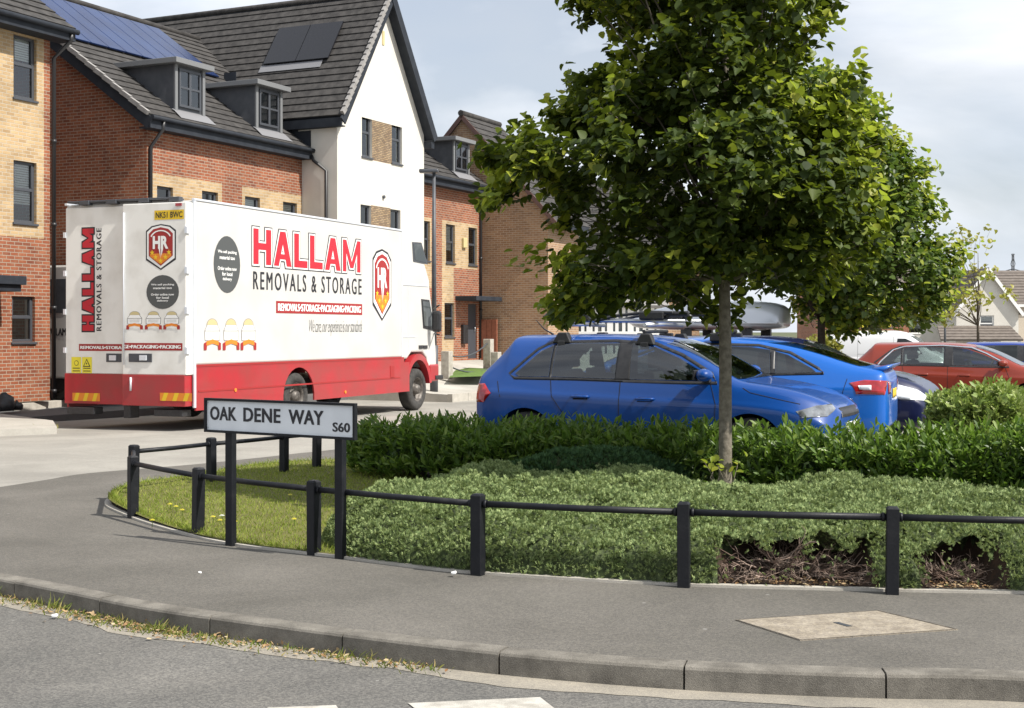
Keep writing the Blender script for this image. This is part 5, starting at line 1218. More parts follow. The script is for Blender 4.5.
m = MB(); m.box((xa+f_, -.006, za+f_), (xb_-f_, -.001, zb_-f_)); pl = m.build('plate', M_sign, sg)
FG = (Vector((0, -.0065, 0)), Vector((1,0,0)), Vector((0,0,1)), Vector((0,-1,0)))
m = MB()
def gr(x0, y0, x1, y1): a = spt(x0, (y0+y1)/2); b = spt(x1, (y0+y1)/2); c = spt((x0+x1)/2, y0)[1]; d = spt((x0+x1)/2, y1)[1]; return a[0], b[0], d, c
h_ = zb_ - za; L_ = xb_ - xa
ba, bb = za + h_*.36, za + h_*.76
lettering(m, 'OAK', FG, xa+L_*.034, xa+L_*.222, ba, bb, .0015, 0, bold=.018, fat=.006, spacing=1.05)
lettering(m, 'DENE', FG, xa+L_*.268, xa+L_*.52, ba, bb, .0015, 0, bold=.018, fat=.006, spacing=1.05)
lettering(m, 'WAY', FG, xa+L_*.572, xa+L_*.80, ba, bb, .0015, 0, bold=.018, fat=.006, spacing=1.05)
lettering(m, 'S60', FG, xa+L_*.855, xa+L_*.965, za+h_*.20, za+h_*.46, .0015, 0, bold=.015, fat=.004)
m.build('lettering', M_ink, pl, off=(0,0,0))
m = MB()
for fx in (.02, .98):
    for fz in (.14, .86): c_ = (xa+L_*fx, -.0062, za+h_*fz); m.tube([c_, (c_[0], -.010, c_[2])], .005, 8)
m.build('screw', M_alu, pl, off=(0,0,0))

# inspection cover, road marks, litter
cv = [P(735, 620.5, 0), P(800, 641, 0), P(958, 630, 0), P(878, 611, 0)]
m = MB(); c0 = sum((p for p in cv), Vector())/4
m.prism([(p.x, p.y) for p in cv], (Vector((0,0,0)), Vector((1,0,0)), Vector((0,1,0)), Vector((0,0,1))), -.02, .004, 0)
ins = [c0 + (p-c0)*.975 for p in cv]
for i in range(4):
    a, b = cv[i], cv[(i+1) % 4]; a2, b2 = ins[i], ins[(i+1) % 4]
    m.poly([(a.x,a.y,.0065),(b.x,b.y,.0065),(b2.x,b2.y,.0065),(a2.x,a2.y,.0065)][::1], 1)
cu_ = (cv[3]-cv[0]).normalized(); cw_ = (cv[1]-cv[0]).normalized(); h0 = [c0 + cu_*a_*.03 + cw_*b_*.10 for a_, b_ in ((-.6,-.6),(-.6,.6),(.6,.6),(.6,-.6))]; m.poly([(p.x,p.y,.006) for p in h0], 2)
o = m.build('inspection_cover', [M_cover, pbr('cover_rim', (.07,.06,.05), (.16,.14,.115), scale=30, rough=.9), M_gfr], uv=False, fix=True); tag(o, 'rectangular sandy concrete inspection cover set into the pavement', 'cover')
for (q, lb) in (([(408, 703), (422, 714), (560, 714), (553, 707), (540, 697)], 0), ([(262, 712), (268, 707.5), (336, 705), (342, 714)], 1)):
    m = MB(); z = -.107; pts = [P(x, y, z) for x, y in q]; m.poly([tuple(p) for p in pts]); o = m.build('road_marking', M_white, uv=False); tag(o, kind='structure')

# ================================================================= cars
def ground_at(p): return G(p.x, p.y)
def car_frame(px_rear, d_rear, ang=25.5):
    a = math.radians(ang); f = Vector((math.cos(a), -math.sin(a), 0)); l = Vector((math.sin(a), math.cos(a), 0)); return f, l
def car_body(root, name, st, paint, wheels, r_arch, Wmax):
    """st: stations (x, zb, zbelt, ztop, W, wbelt, wroof)"""
    bm = bmesh.new(); rings = []
    for (x, zb, zk, zt, W_, wk, wr_) in st:
        half = [(0, zb), (.72*W_, zb), (.955*W_, zb+.05), (W_*1.0, zb+(zk-zb)*.30), (W_*.995, zb+(zk-zb)*.62), (W_*.996, zk-.135), (W_*.968, zk-.108), (wk, zk),
                (wk+(wr_-wk)*.5+.012, zk+(zt-zk)*.47), (wr_, zk+(zt-zk)*.86), (wr_*.80, zk+(zt-zk)*.965), (wr_*.4, zt-.003), (0, zt)]
        R1 = [bm.verts.new((x, -y, z)) for (y, z) in half]
        L1 = [bm.verts.new((x, y, z)) for (y, z) in half[1:-1]][::-1]
        rings.append(R1 + L1)
    n = len(rings[0])
    for i in range(len(rings)-1):
        for k in range(n): bm.faces.new((rings[i][k], rings[i][(k+1) % n], rings[i+1][(k+1) % n], rings[i+1][k]))
    for rg, rev in ((rings[0], True), (rings[-1], False)):
        h = n//2
        for k in range(h):
            a, b = k, k+1; c, d = (n-k-1) % n, (n-k) % n
            vs = []
            for q in (rg[a], rg[b], rg[c], rg[d]):
                if q not in vs: vs.append(q)
            if len(vs) >= 3:
                try: bm.faces.new(vs if rev else vs[::-1])
                except ValueError: pass
    bmesh.ops.recalc_face_normals(bm, faces=bm.faces)
    me = bpy.data.meshes.new('body'); bm.to_mesh(me); bm.free()
    o = bpy.data.objects.new('tmp', me); COL.objects.link(o)
    s = o.modifiers.new('s', 'SUBSURF'); s.levels = 3; s.render_levels = 3
    cuts = []
    for wx in wheels:
        bpy_me = bpy.data.meshes.new('c'); b2 = bmesh.new()
        bmesh.ops.create_cone(b2, cap_ends=True, segments=48, radius1=r_arch, radius2=r_arch, depth=Wmax*2+.6, matrix=Matrix.Translation((wx, 0, .31)) @ Matrix.Rotation(math.pi/2, 4, 'X'))
        # hollow: only cut 30 cm deep on each side
        b2.to_mesh(bpy_me); b2.free(); co = bpy.data.objects.new('cut', bpy_me); COL.objects.link(co); cuts.append(co)
        md = o.modifiers.new('b', 'BOOLEAN'); md.operation = 'DIFFERENCE'; md.object = co; md.solver = 'EXACT'
    bpy.context.view_layer.update(); dg = bpy.context.evaluated_depsgraph_get()
    me2 = bpy.data.meshes.new_from_object(o.evaluated_get(dg)); bpy.data.objects.remove(o)
    for c in cuts: bpy.data.objects.remove(c)
    me2.materials.clear(); me2.materials.append(paint)
    for p in me2.polygons: p.use_smooth = True
    me2.set_sharp_from_angle(angle=math.radians(38))
    bo = link(name, me2, root)
    bm = bmesh.new(); bm.from_mesh(me2); bvh = BVHTree.FromBMesh(bm); bm.free()
    m = MB()      # dark liner between the wheels
    for wx in wheels:
        m = MB(); m.box((wx-r_arch-.02, -Wmax*.60, .18), (wx+r_arch+.02, Wmax*.60, .72)); m.build('wheel_liner', M_dark, root, off=(0,0,0))
    return bo, bvh
def decal(parent, bvh, pts, fr, name, mt, off=.004, cell=.09, thick=.003, smoothn=True, off2=None, frompt=3.0):
    """project polygon pts (2D in frame o,a,b,dir) onto the body; o is outside, dir points at the body"""
    o, a, b, dr = fr; bm = bmesh.new(); polys = pts if isinstance(pts[0], list) else [pts]
    for pp_ in polys: bm.faces.new([bm.verts.new((p[0], p[1], 0)) for p in pp_])
    bmesh.ops.remove_doubles(bm, verts=bm.verts, dist=1e-5); pts = [p for pp_ in polys for p in pp_]
    xs = [p[0] for p in pts]; ys = [p[1] for p in pts]
    for k in range(math.floor(min(xs)/cell), math.ceil(max(xs)/cell)+1): bmesh.ops.bisect_plane(bm, geom=bm.verts[:]+bm.edges[:]+bm.faces[:], plane_co=(k*cell,0,0), plane_no=(1,0,0))
    for k in range(math.floor(min(ys)/cell), math.ceil(max(ys)/cell)+1): bmesh.ops.bisect_plane(bm, geom=bm.verts[:]+bm.edges[:]+bm.faces[:], plane_co=(0,k*cell,0), plane_no=(0,1,0))
    bmesh.ops.triangulate(bm, faces=bm.faces)
    bad = []
    for v in bm.verts:
        og = o + a*v.co.x + b*v.co.y; hit, nr, _, _ = bvh.ray_cast(og, dr)
        if hit is None: bad.append(v); continue
        if nr.dot(dr) > 0: nr = -nr
        v.co = hit + nr*off
    bmesh.ops.delete(bm, geom=bad, context='VERTS')
    if not bm.faces: bm.free(); return None
    bmesh.ops.recalc_face_normals(bm, faces=bm.faces)
    if sum((f.normal.dot(dr) for f in bm.faces)) > 0:
        for f in bm.faces: f.normal_flip()
    me = bpy.data.meshes.new(name); bm.to_mesh(me); bm.free(); me.materials.append(mt)
    for p in me.polygons: p.use_smooth = True
    ob = link(name, me, parent)
    if thick: s = ob.modifiers.new('s', 'SOLIDIFY'); s.thickness = thick; s.offset = -1
    return ob
def cut_cabin(bo, kind, root):
    """hollow the cabin and open the glazed areas of the body"""
    cb = kind['cabin']; bo.data.materials.append(M_cabin); cutters = []
    def add(bm):
        bmesh.ops.recalc_face_normals(bm, faces=bm.faces); me = bpy.data.meshes.new('c'); bm.to_mesh(me); bm.free(); me.materials.append(bo.data.materials[0]); me.materials.append(M_cabin)
        for p in me.polygons: p.material_index = 1
        c = bpy.data.objects.new('cut', me); COL.objects.link(c); c.matrix_world = Matrix.Identity(4); cutters.append(c)
    hwf = lambda z: .69 - max(0, z-.93)*.52
    bm = bmesh.new(); A = [bm.verts.new((x, -hwf(z), z)) for x, z in cb]; Bb = [bm.verts.new((x, hwf(z), z)) for x, z in cb]; n = len(cb)
    bm.faces.new(A); bm.faces.new(Bb[::-1])
    for i in range(n): bm.faces.new((A[i], Bb[i], Bb[(i+1) % n], A[(i+1) % n]))
    add(bm)
    def shrink(pts, d):
        c = sum((Vector(p) for p in pts), Vector((0, 0)))/len(pts); return [c + (Vector(p)-c)*(1 - d/(Vector(p)-c).length) for p in pts]
    for s in (-1, 1):
        for w in kind['side_windows']:
            bm = bmesh.new(); w2 = shrink(w, .012); A = [bm.verts.new((p[0], s*.30, p[1])) for p in w2]; Bb = [bm.verts.new((p[0], s*1.3, p[1])) for p in w2]; n = len(w2); bm.faces.new(A); bm.faces.new(Bb[::-1])
            for i in range(n): bm.faces.new((A[i], Bb[i], Bb[(i+1) % n], A[(i+1) % n]))
            add(bm)
    for key, xa, xb in (('front_glass', kind['cabin_front'], kind['cabin_front']+1.0), ('rear_glass', -1, kind['cabin_rear'])):
        w2 = shrink(kind[key], .03); bm = bmesh.new(); A = [bm.verts.new((xa, p[0], p[1])) for p in w2]; Bb = [bm.verts.new((xb, p[0], p[1])) for p in w2]; n = len(w2); bm.faces.new(A); bm.faces.new(Bb[::-1])
        for i in range(n): bm.faces.new((A[i], Bb[i], Bb[(i+1) % n], A[(i+1) % n]))
        add(bm)
    tmp = bpy.data.objects.new('tmp', bo.data); COL.objects.link(tmp)
    for c in cutters:
        md = tmp.modifiers.new('b', 'BOOLEAN'); md.operation = 'DIFFERENCE'; md.object = c; md.solver = 'EXACT'
    bpy.context.view_layer.update(); me2 = bpy.data.meshes.new_from_object(tmp.evaluated_get(bpy.context.evaluated_depsgraph_get()))
    bpy.data.objects.remove(tmp)
    for c in cutters: bpy.data.objects.remove(c)
    print('cabin mats', [m.name for m in me2.materials], len(me2.polygons))
    me2.set_sharp_from_angle(angle=math.radians(38)); bo.data = me2
    for (x, w_) in kind['seats']:
        for s in w_:
            m = MB(); a = x; m.prism([(a, .55), (a+.12, .58), (a-.02, 1.08), (a-.10, 1.08)], (Vector((0, s, 0)), Vector((1,0,0)), Vector((0,0,1)), Vector((0,1,0))), -.22, .22)
            m.prism([(a-.09, 1.10), (a, 1.10), (a-.02, 1.27), (a-.09, 1.27)], (Vector((0, s, 0)), Vector((1,0,0)), Vector((0,0,1)), Vector((0,1,0))), -.12, .12); m.build('seat_back', M_seat, root, bevel=.03, fix=True)
    m = MB(); c = Vector((kind['wheel_x'], -.36, .93)); pts = [c + Vector((.07*math.sin(t), .18*math.cos(t), .17*math.sin(t))) for t in [2*math.pi*k/16 for k in range(17)]]; m.tube(pts, .014, 6, caps=False); m.build('steering_wheel', M_black, root)
def strip(p0, p1, w):    # thin 2D quad
    a, b = Vector(p0), Vector(p1); d = (b-a).normalized(); n = Vector((-d.y, d.x))*w/2; return [a-n, b-n, b+n, a+n]
def sideframe(s): return (Vector((0, s*3, 0)), Vector((1,0,0)), Vector((0,0,1)), Vector((0,-s,0)))
def ring_quads(pts, w):
    n = len(pts); c = sum((Vector(p) for p in pts), Vector((0, 0)))/n; A, B = [], []
    for i, p in enumerate(pts):
        d = (Vector(pts[(i+1) % n]) - Vector(pts[i-1])).normalized(); nn = Vector((-d.y, d.x))*w/2; A.append(Vector(p)+nn); B.append(Vector(p)-nn)
    return [[tuple(A[i]), tuple(A[(i+1) % n]), tuple(B[(i+1) % n]), tuple(B[i])] for i in range(n)]
def polyline_strip(pts, w):
    """closed-ish band polygon along pts"""
    L1, R1 = [], []
    for i, p in enumerate(pts):
        a = Vector(pts[max(0,i-1)]); b = Vector(pts[min(len(pts)-1,i+1)]); d = (b-a).normalized(); n = Vector((-d.y, d.x))*w/2; L1.append(Vector(p)+n); R1.append(Vector(p)-n)
    return L1 + R1[::-1]

def build_car(kind, near_rear, f, label, paint, flip=False, z=None, glass=None):
    """near_rear: world point of the near-side end (the corner px); the car is laid along f from there"""
    ang = math.atan2(f.y, f.x)
    root = empty(kind['name'], near_rear, ang, label, 'car'); OFF[root.name] = (0,0,0)
    st, wheels = kind['st'], kind['wheels']; Wm = kind['W']
    bo, bvh = car_body(root, 'body', st, paint, wheels, kind['arch'], Wm)
    gl = glass or M_carglass; cab_ = 'cabin' in kind and kind.get('see', True); th_ = .003
    if cab_: cut_cabin(bo, kind, root); gl = M_ccg; th_ = 0
    for s in (-1, 1):
        fr = sideframe(s)
        for pts in kind['side_windows']: decal(root, bvh, pts, fr, 'side_window', gl, off=.005, cell=.04, thick=th_)
        if kind.get('dlo') and cab_:
            decal(root, bvh, ring_quads(kind['dlo'], .03), fr, 'window_surround', M_black, off=.003, cell=.04, thick=.003)
            for pl_ in kind['pillars']: decal(root, bvh, pl_, fr, 'pillar_trim', M_black, off=.0035, cell=.04, thick=.003)
        elif kind.get('dlo'): decal(root, bvh, kind['dlo'], fr, 'window_surround', M_black, off=.0025, cell=.03, thick=.002)
        for pl_ in kind['seams']:
            for i in range(len(pl_)-1): decal(root, bvh, strip(pl_[i], pl_[i+1], .007), fr, 'door_seam', M_dark, off=.002, thick=.003, cell=.06)
        for (hx, hz) in kind['handles']:
            hit, nr, _, _ = bvh.ray_cast(Vector((hx, s*3, hz)), Vector((0,-s,0)))
            if hit:
                m = MB(); y = hit.y; m.tube([(hx-.10, y, hz), (hx-.08, y+s*.03, hz+.002), (hx, y+s*.038, hz+.004), (hx+.08, y+s*.03, hz+.004), (hx+.10, y, hz+.004)], [.012,.014,.015,.014,.012], 8); m.build('door_handle', paint, root, uv=False)
                decal(root, bvh, [(hx-.085, hz-.028), (hx+.085, hz-.028), (hx+.07, hz+.02), (hx-.07, hz+.02)], fr, 'handle_recess', M_dark, off=.0012, thick=.001)
        if kind.get('mirror'):
            mx_, mz_ = kind['mirror']; hit, _, _, _ = bvh.ray_cast(Vector((mx_, s*3, mz_)), Vector((0,-s,0))); y = hit.y if hit else s*Wm*.85
            b_ = bmesh.new(); bmesh.ops.create_uvsphere(b_, u_segments=16, v_segments=10, radius=1)
            for v in b_.verts: v.co = Vector((mx_+.02 + v.co.x*.085, y + s*.15 + v.co.y*.115, mz_+.05 + v.co.z*(.065)))
            me = bpy.data.meshes.new('m'); b_.to_mesh(me); b_.free(); me.materials.append(paint)
            for p in me.polygons: p.use_smooth = True
            mo = link('wing_mirror', me, root)
            m = MB(); m.box((mx_-.02, min(y, y+s*.08), mz_-.03), (mx_+.05, max(y, y+s*.08), mz_+.01)); m.box((mx_-.075, y+s*.06, mz_+.0), (mx_-.055, y+s*.24, mz_+.10)); m.build('mirror_glass', M_black, mo, off=(0,0,0), bevel=.005)
        if kind.get('side_trim'): decal(root, bvh, kind['side_trim'], fr, 'window_trim', M_chrome, off=.007, thick=.004, cell=.2)
        if kind.get('crease'): 
            for c_ in kind['crease']: decal(root, bvh, c_, fr, 'body_crease', paint, off=.006, thick=.006, cell=.12)
        for wx in wheels: lathe_wheel(root, (wx, s*(Wm-.12), .31), .315, .20, s, M_alloy, R_rim=.66, spokes=kind.get('spokes', 5))
        for (pts, dv, mt, nm) in kind['lamps']:
            # lamp polygons given in (along, z) seen obliquely; dv = (dx, dy) direction of looking for the right side
            dr = Vector((dv[0], -s*abs(dv[1]), 0)).normalized(); a_ = Vector((dr.y, -dr.x, 0)) 
            a_ = a_ * (1 if a_.x > 0 else -1)
            base = Vector((dv[2], s*(Wm*.8), 0)) - dr*3; decal(root, bvh, pts, (base, a_, Vector((0,0,1)), dr), nm, mt, off=.006, cell=.05)
    for key, nm in (('front_glass', 'windscreen'), ('rear_glass', 'rear_window')):
        if kind.get(key):
            s = 1 if key == 'front_glass' else -1
            x_out = 8 if s == 1 else -4
            fr = (Vector((x_out, 0, 0)), Vector((0,1,0)), Vector((0,0,1)), Vector((-s,0,0)))
            decal(root, bvh, kind[key], fr, nm, gl, off=.005, cell=.04, thick=th_)
    for (pts, s, mt, nm) in kind.get('end_decals', []):
        fr = (Vector((8 if s == 1 else -4, 0, 0)), Vector((0,1,0)), Vector((0,0,1)), Vector((-s,0,0))); decal(root, bvh, pts, fr, nm, mt, off=.006, cell=.06)
    for (pts, mt, nm) in kind.get('top_decals', []):
        fr = (Vector((0, 0, 4)), Vector((1,0,0)), Vector((0,1,0)), Vector((0,0,-1))); decal(root, bvh, pts, fr, nm, mt, off=.0015, thick=.001, cell=.15)
    root['_b'] = 0; del root['_b']
    return root, bvh

hatch = dict(name='hatchback_car', W=.865, arch=.36, wheels=(.66, 3.13), spokes=5,
  st=[(-.01, .44, .80, .86, .62, .58, .50), (.02, .30, .93, .99, .76, .70, .62), (.06, .25, .955, 1.06, .82, .76, .64), (.20, .22, .965, 1.215, .85, .775, .61), (.32, .20, .965, 1.36, .86, .785, .585), (.375, .20, .965, 1.435, .862, .785, .58), (.395, .20, .965, 1.452, .862, .785, .58), (.46, .20, .965, 1.456, .862, .785, .58), (.62, .20, .96, 1.455, .865, .79, .575),
      (1.1, .20, .945, 1.467, .862, .80, .60), (1.7, .20, .925, 1.463, .86, .805, .605), (2.12, .20, .91, 1.43, .86, .805, .60), (2.45, .20, .90, 1.315, .862, .805, .62), (2.74, .20, .895, 1.145, .865, .805, .67), (2.92, .20, .895, 1.025, .865, .805, .70), (3.02, .20, .89, .988, .865, .80, .70), (3.35, .21, .86, .95, .862, .78, .68), (3.58, .22, .82, .90, .85, .75, .65),
      (3.80, .24, .745, .815, .81, .68, .58), (3.91, .27, .67, .735, .745, .60, .52), (3.97, .34, .60, .66, .62, .50, .42)],
  dlo=[(.50, .985), (.43, 1.03), (.72, 1.30), (.86, 1.372), (1.6, 1.39), (2.05, 1.36), (2.36, 1.245), (2.70, 1.06), (2.77, .965), (2.3, .965), (1.2, .985)],
  side_windows=[[(.55, 1.0), (.50, 1.035), (.76, 1.28), (.90, 1.345), (.905, 1.005)], [(.935, 1.005), (.93, 1.352), (1.30, 1.37), (1.66, 1.368), (1.665, .992)], [(1.83, .99), (1.80, 1.362), (2.04, 1.335), (2.34, 1.215), (2.65, 1.05), (2.69, .985)]],
  seams=[[(1.73, .97), (1.74, .55), (1.74, .30)], [(.93, .98), (.97, .80), (1.12, .60), (1.15, .3)], [(2.70, .97), (2.78, .75), (2.76, .30)], [(3.04, .92), (3.12, .875), (3.62, .77)], [(.30,.95),(.36,.78)]],
  handles=[(1.30, .80), (2.02, .79)], cabin=[(.52, .60), (.50, .97), (.60, 1.20), (.74, 1.36), (.95, 1.405), (1.7, 1.41), (2.08, 1.37), (2.38, 1.24), (2.66, 1.06), (2.78, .93), (2.78, .60)], cabin_front=2.2, cabin_rear=.7, seats=[(1.05, (-.33, .33)), (2.0, (-.36, .36))], wheel_x=2.4,
  pillars=[[(.905, 1.0), (.935, 1.0), (.93, 1.352), (.90, 1.345)], [(1.655, .985), (1.84, .985), (1.81, 1.365), (1.65, 1.37)]], mirror=(2.66, 1.0),
  crease=[],
  lamps=[([(-.24, .71), (-.20, .90), (.05, .92), (.16, .82), (.10, .72)], (.80, .60, .18), M_redlens, 'tail_lamp'), ([(-.20, .64), (-.24, .70), (-.02, .755), (.20, .765), (.22, .72), (.06, .65)], (-.70, .72, 3.80), M_lens, 'headlight')],
  front_glass=[(-.64, 1.0), (.64, 1.0), (.54, 1.36), (.3, 1.40), (-.3, 1.40), (-.54, 1.36)], rear_glass=[(-.55, 1.05), (.55, 1.05), (.48, 1.32), (-.48, 1.32)],
  end_decals=[([(-.42, .63), (.42, .63), (.38, .72), (-.38, .72)], 1, M_black, 'grille'), ([(-.5, .32), (.5, .32), (.45, .45), (-.45, .45)], 1, M_black, 'lower_grille'), ([(-.26, .46), (.26, .46), (.26, .57), (-.26, .57)], 1, M_white2, 'number_plate')],
  top_decals=[(strip((3.04, -.64), (3.85, -.45), .008), M_dark, 'bonnet_seam'), (strip((3.04, .64), (3.85, .45), .008), M_dark, 'bonnet_seam')])

fF, lF = car_frame(0, 0)
R0_ = Vector((-.37, 15.08, 0))
def place(s, l, half): return R0_ + fF*s + lF*(l + half)
p = place(-.10, 0, .865); p.z = ground_at(R0_ + fF*2) - .03 
print('car ground', p.z)
car1, bvh1 = build_car(hatch, p, fF, 'nearest deep blue hatchback with bicycle carriers on its roof, side on behind the hedge', M_blue)
# roof bars and bicycle carriers
k = empty('roof_bars', (0,0,0), 0); k.parent = car1
for x in (.98, 1.93):
    for s in (-1, 1):
        hit, _, _, _ = bvh1.ray_cast(Vector((x, s*.56, 3)), Vector((0,0,-1)))
        m = MB(); z = hit.z; m.prism([(-.11, -.03), (.11, -.03), (.06, .085), (-.04, .085)], (Vector((x, s*.565, z)), Vector((1,0,0)), Vector((0,0,1)), Vector((0,1,0))), -.05, .05); m.prism([(-.045, -.08), (.045, -.08), (.045, -.0), (-.045, -.0)], (Vector((x, s*.60, z)), Vector((1,0,0)), Vector((0,0,1)), Vector((0,1,0))), -.02, .035); m.build('roof_bar_foot', M_black, car1, bevel=.012, fix=True)
    m = MB(); m.tube([(x+.01, -.62, 1.56), (x+.01, 0, 1.57), (x+.01, .62, 1.56)], .022, 8); m.build('roof_bar', M_alu, car1)
for y in (-.30, .32):
    m = MB(); m.tube([(.70, y, 1.615), (2.35, y, 1.60)], .02, 8); m.tube([(.70, y+.05, 1.615), (2.35, y+.05, 1.60)], .02, 8); m.build('carrier_channel', M_alu, car1)
    m = MB(); 
    for x in (.78, 2.2): m.tube([(x-.14, y, 1.63), (x-.1, y+.02, 1.68), (x+.1, y+.02, 1.68), (x+.14, y, 1.63)], .03, 8)
    m.tube([(1.25, y-.02, 1.60), (1.5, y-.02, 1.66), (1.9, y-.02, 1.70), (2.15, y-.02, 1.69)], .017, 8); m.box((1.78, y-.07, 1.62), (2.05, y+.03, 1.70)); m.box((.92, y-.07, 1.60), (1.2, y+.06, 1.69)); m.build('carrier_clamp', M_black, car1, bevel=.01)
bpy.data.objects.remove(k)
m = MB(); m.tube([(.62, 0, 1.455), (.50, 0, 1.52), (.40, 0, 1.62)], [.012, .008, .004], 6); m.build('aerial', M_black, car1)

lift = dict(name='liftback_car', W=.905, arch=.37, wheels=(.95, 3.63), spokes=7,
  st=[(-.01, .46, .86, .92, .66, .62, .54), (.03, .32, 1.0, 1.065, .80, .74, .66), (.12, .26, 1.015, 1.095, .86, .79, .68), (.35, .22, 1.01, 1.13, .89, .80, .66), (.75, .21, .995, 1.275, .903, .81, .62), (1.15, .20, .98, 1.385, .905, .81, .59), (1.55, .20, .965, 1.44, .905, .81, .58),
      (2.0, .20, .955, 1.458, .90, .81, .585), (2.6, .20, .94, 1.445, .90, .81, .58), (3.0, .20, .93, 1.35, .90, .81, .60), (3.4, .20, .92, 1.16, .905, .81, .66), (3.68, .20, .91, 1.02, .905, .80, .70), (3.85, .21, .88, .97, .905, .79, .70), (4.2, .23, .82, .91, .89, .74, .64), (4.5, .27, .73, .81, .82, .66, .56), (4.64, .36, .62, .68, .66, .52, .44)],
  dlo=[(.72, 1.035), (.78, 1.09), (1.12, 1.27), (1.5, 1.355), (2.2, 1.372), (2.7, 1.335), (3.05, 1.20), (3.35, 1.04), (3.4, .985), (1.6, 1.01)],
  side_windows=[[(.80, 1.045), (.85, 1.09), (1.14, 1.245), (1.30, 1.29), (1.28, 1.03)], [(1.33, 1.03), (1.36, 1.305), (1.6, 1.34), (2.05, 1.352), (2.06, 1.01)], [(2.16, 1.01), (2.15, 1.352), (2.62, 1.325), (2.98, 1.19), (3.27, 1.04), (3.30, 1.0)]],
  side_trim=None,
  seams=[[(2.10, .98), (2.11, .4)], [(1.30, 1.0), (1.35, .8), (1.5, .55)], [(3.3, .97), (3.34, .4)], [(.45, .98), (.5, .80)]],
  handles=[(1.62, .83), (2.42, .82)], cabin=[(.62, .60), (.62, 1.0), (.82, 1.14), (1.2, 1.30), (1.6, 1.37), (2.1, 1.395), (2.6, 1.375), (3.0, 1.24), (3.35, 1.05), (3.45, .95), (3.45, .60)], cabin_front=2.75, cabin_rear=1.0, seats=[(1.55, (-.35, .35)), (2.5, (-.36, .36))], wheel_x=3.0,
  pillars=[[(1.275, 1.02), (1.335, 1.02), (1.365, 1.31), (1.295, 1.29)], [(2.05, .995), (2.17, .995), (2.16, 1.36), (2.04, 1.36)]], mirror=(3.25, 1.02), crease=[],
  lamps=[([(-.06, .80), (-.16, .955), (.10, .965), (.22, .93), (.20, .81)], (.80, .60, .22), M_redlens, 'tail_lamp'), ([(-.26, .64), (-.26, .74), (.02, .79), (.26, .79), (.26, .72), (.06, .65)], (-.70, .72, 4.35), M_lens, 'headlight')],
  front_glass=[(-.62, 1.0), (.62, 1.0), (.53, 1.36), (.3, 1.40), (-.3, 1.40), (-.53, 1.36)], rear_glass=[(-.64, 1.115), (.64, 1.115), (.58, 1.22), (.50, 1.385), (-.50, 1.385), (-.58, 1.22)],
  end_decals=[([(-.26, .74), (.26, .74), (.26, .85), (-.26, .85)], -1, M_yell, 'number_plate'), ([(.46, .81), (.66, .80), (.66, .95), (.44, .93)], -1, M_redlens, 'tail_lamp'), ([(-.66, .80), (-.46, .81), (-.44, .93), (-.66, .95)], -1, M_redlens, 'tail_lamp'), ([(-.55, .30), (.55, .30), (.5, .44), (-.5, .44)], -1, M_black, 'lower_bumper')])
# liftback: tail to the right, so it is laid along -f from its tail corner
f2_ = Vector((math.cos(math.radians(20)), -math.sin(math.radians(20)), 0)); pc = place(3.86, 2.40, .905); pc.z = ground_at(pc) - .06
car2, bvh2 = build_car(lift, pc, -f2_, 'bright blue liftback with red tail lamps pointing right, behind the blue hatchback', M_blue2)
m = MB(); 
sp = []
for i in range(13):
    y = -.66 + 1.32*i/12; hit, _, _, _ = bvh2.ray_cast(Vector((.10, y, 3)), Vector((0,0,-1))); zz = hit.z if hit else 1.07; sp.append((y, zz))
vs = []; fs = []
for (y, zz) in sp:
    b_ = .03*abs(y)**2; vs += [(.26-b_, y, zz+.012), (.08+b_, y, zz+.035), (-.05+b_*1.6, y, zz+.062), (-.045+b_*1.6, y, zz+.045), (.06+b_, y, zz-.01), (.26-b_, y, zz-.01)]
for i in range(12):
    for j in range(6): fs.append((i*6+j, i*6+(j+1) % 6, (i+1)*6+(j+1) % 6, (i+1)*6+j))
fs += [tuple(range(6)), tuple(range(72, 78))[::-1]]
m.add(vs, fs, 0, True); m.build('spoiler', M_blue2, car2, fix=True)
m = MB()
for x in (2.0, 2.9): 
    for s in (-1, 1): m.box((x-.09, s*.56-.04, 1.40), (x+.09, s*.56+.04, 1.50))
m.build('roof_bar_foot', M_black, car2, bevel=.015)
m = MB()
for x in (2.0, 2.9): m.tube([(x, -.6, 1.52), (x, .6, 1.52)], .022, 8)
m.build('roof_bar', M_black, car2)
m = MB()
decal(car2, bvh2, [(.08, .855), (.17, .86), (.17, .90), (.07, .905)], ((Vector((.22, .905*.8, 0)) - Vector((.80,-.60,0)).normalized()*3), Vector((.6,.8,0)).normalized(), Vector((0,0,1)), Vector((.80,-.60,0)).normalized()), 'lamp_insert', M_bluelens, off=.013, cell=.05)
decal(car2, bvh2, [(-.62, .86), (-.50, .86), (-.50, .905), (-.60, .905)], (Vector((-4, 0, 0)), Vector((0,1,0)), Vector((0,0,1)), Vector((1,0,0))), 'lamp_insert', M_bluelens, off=.013, cell=.05)

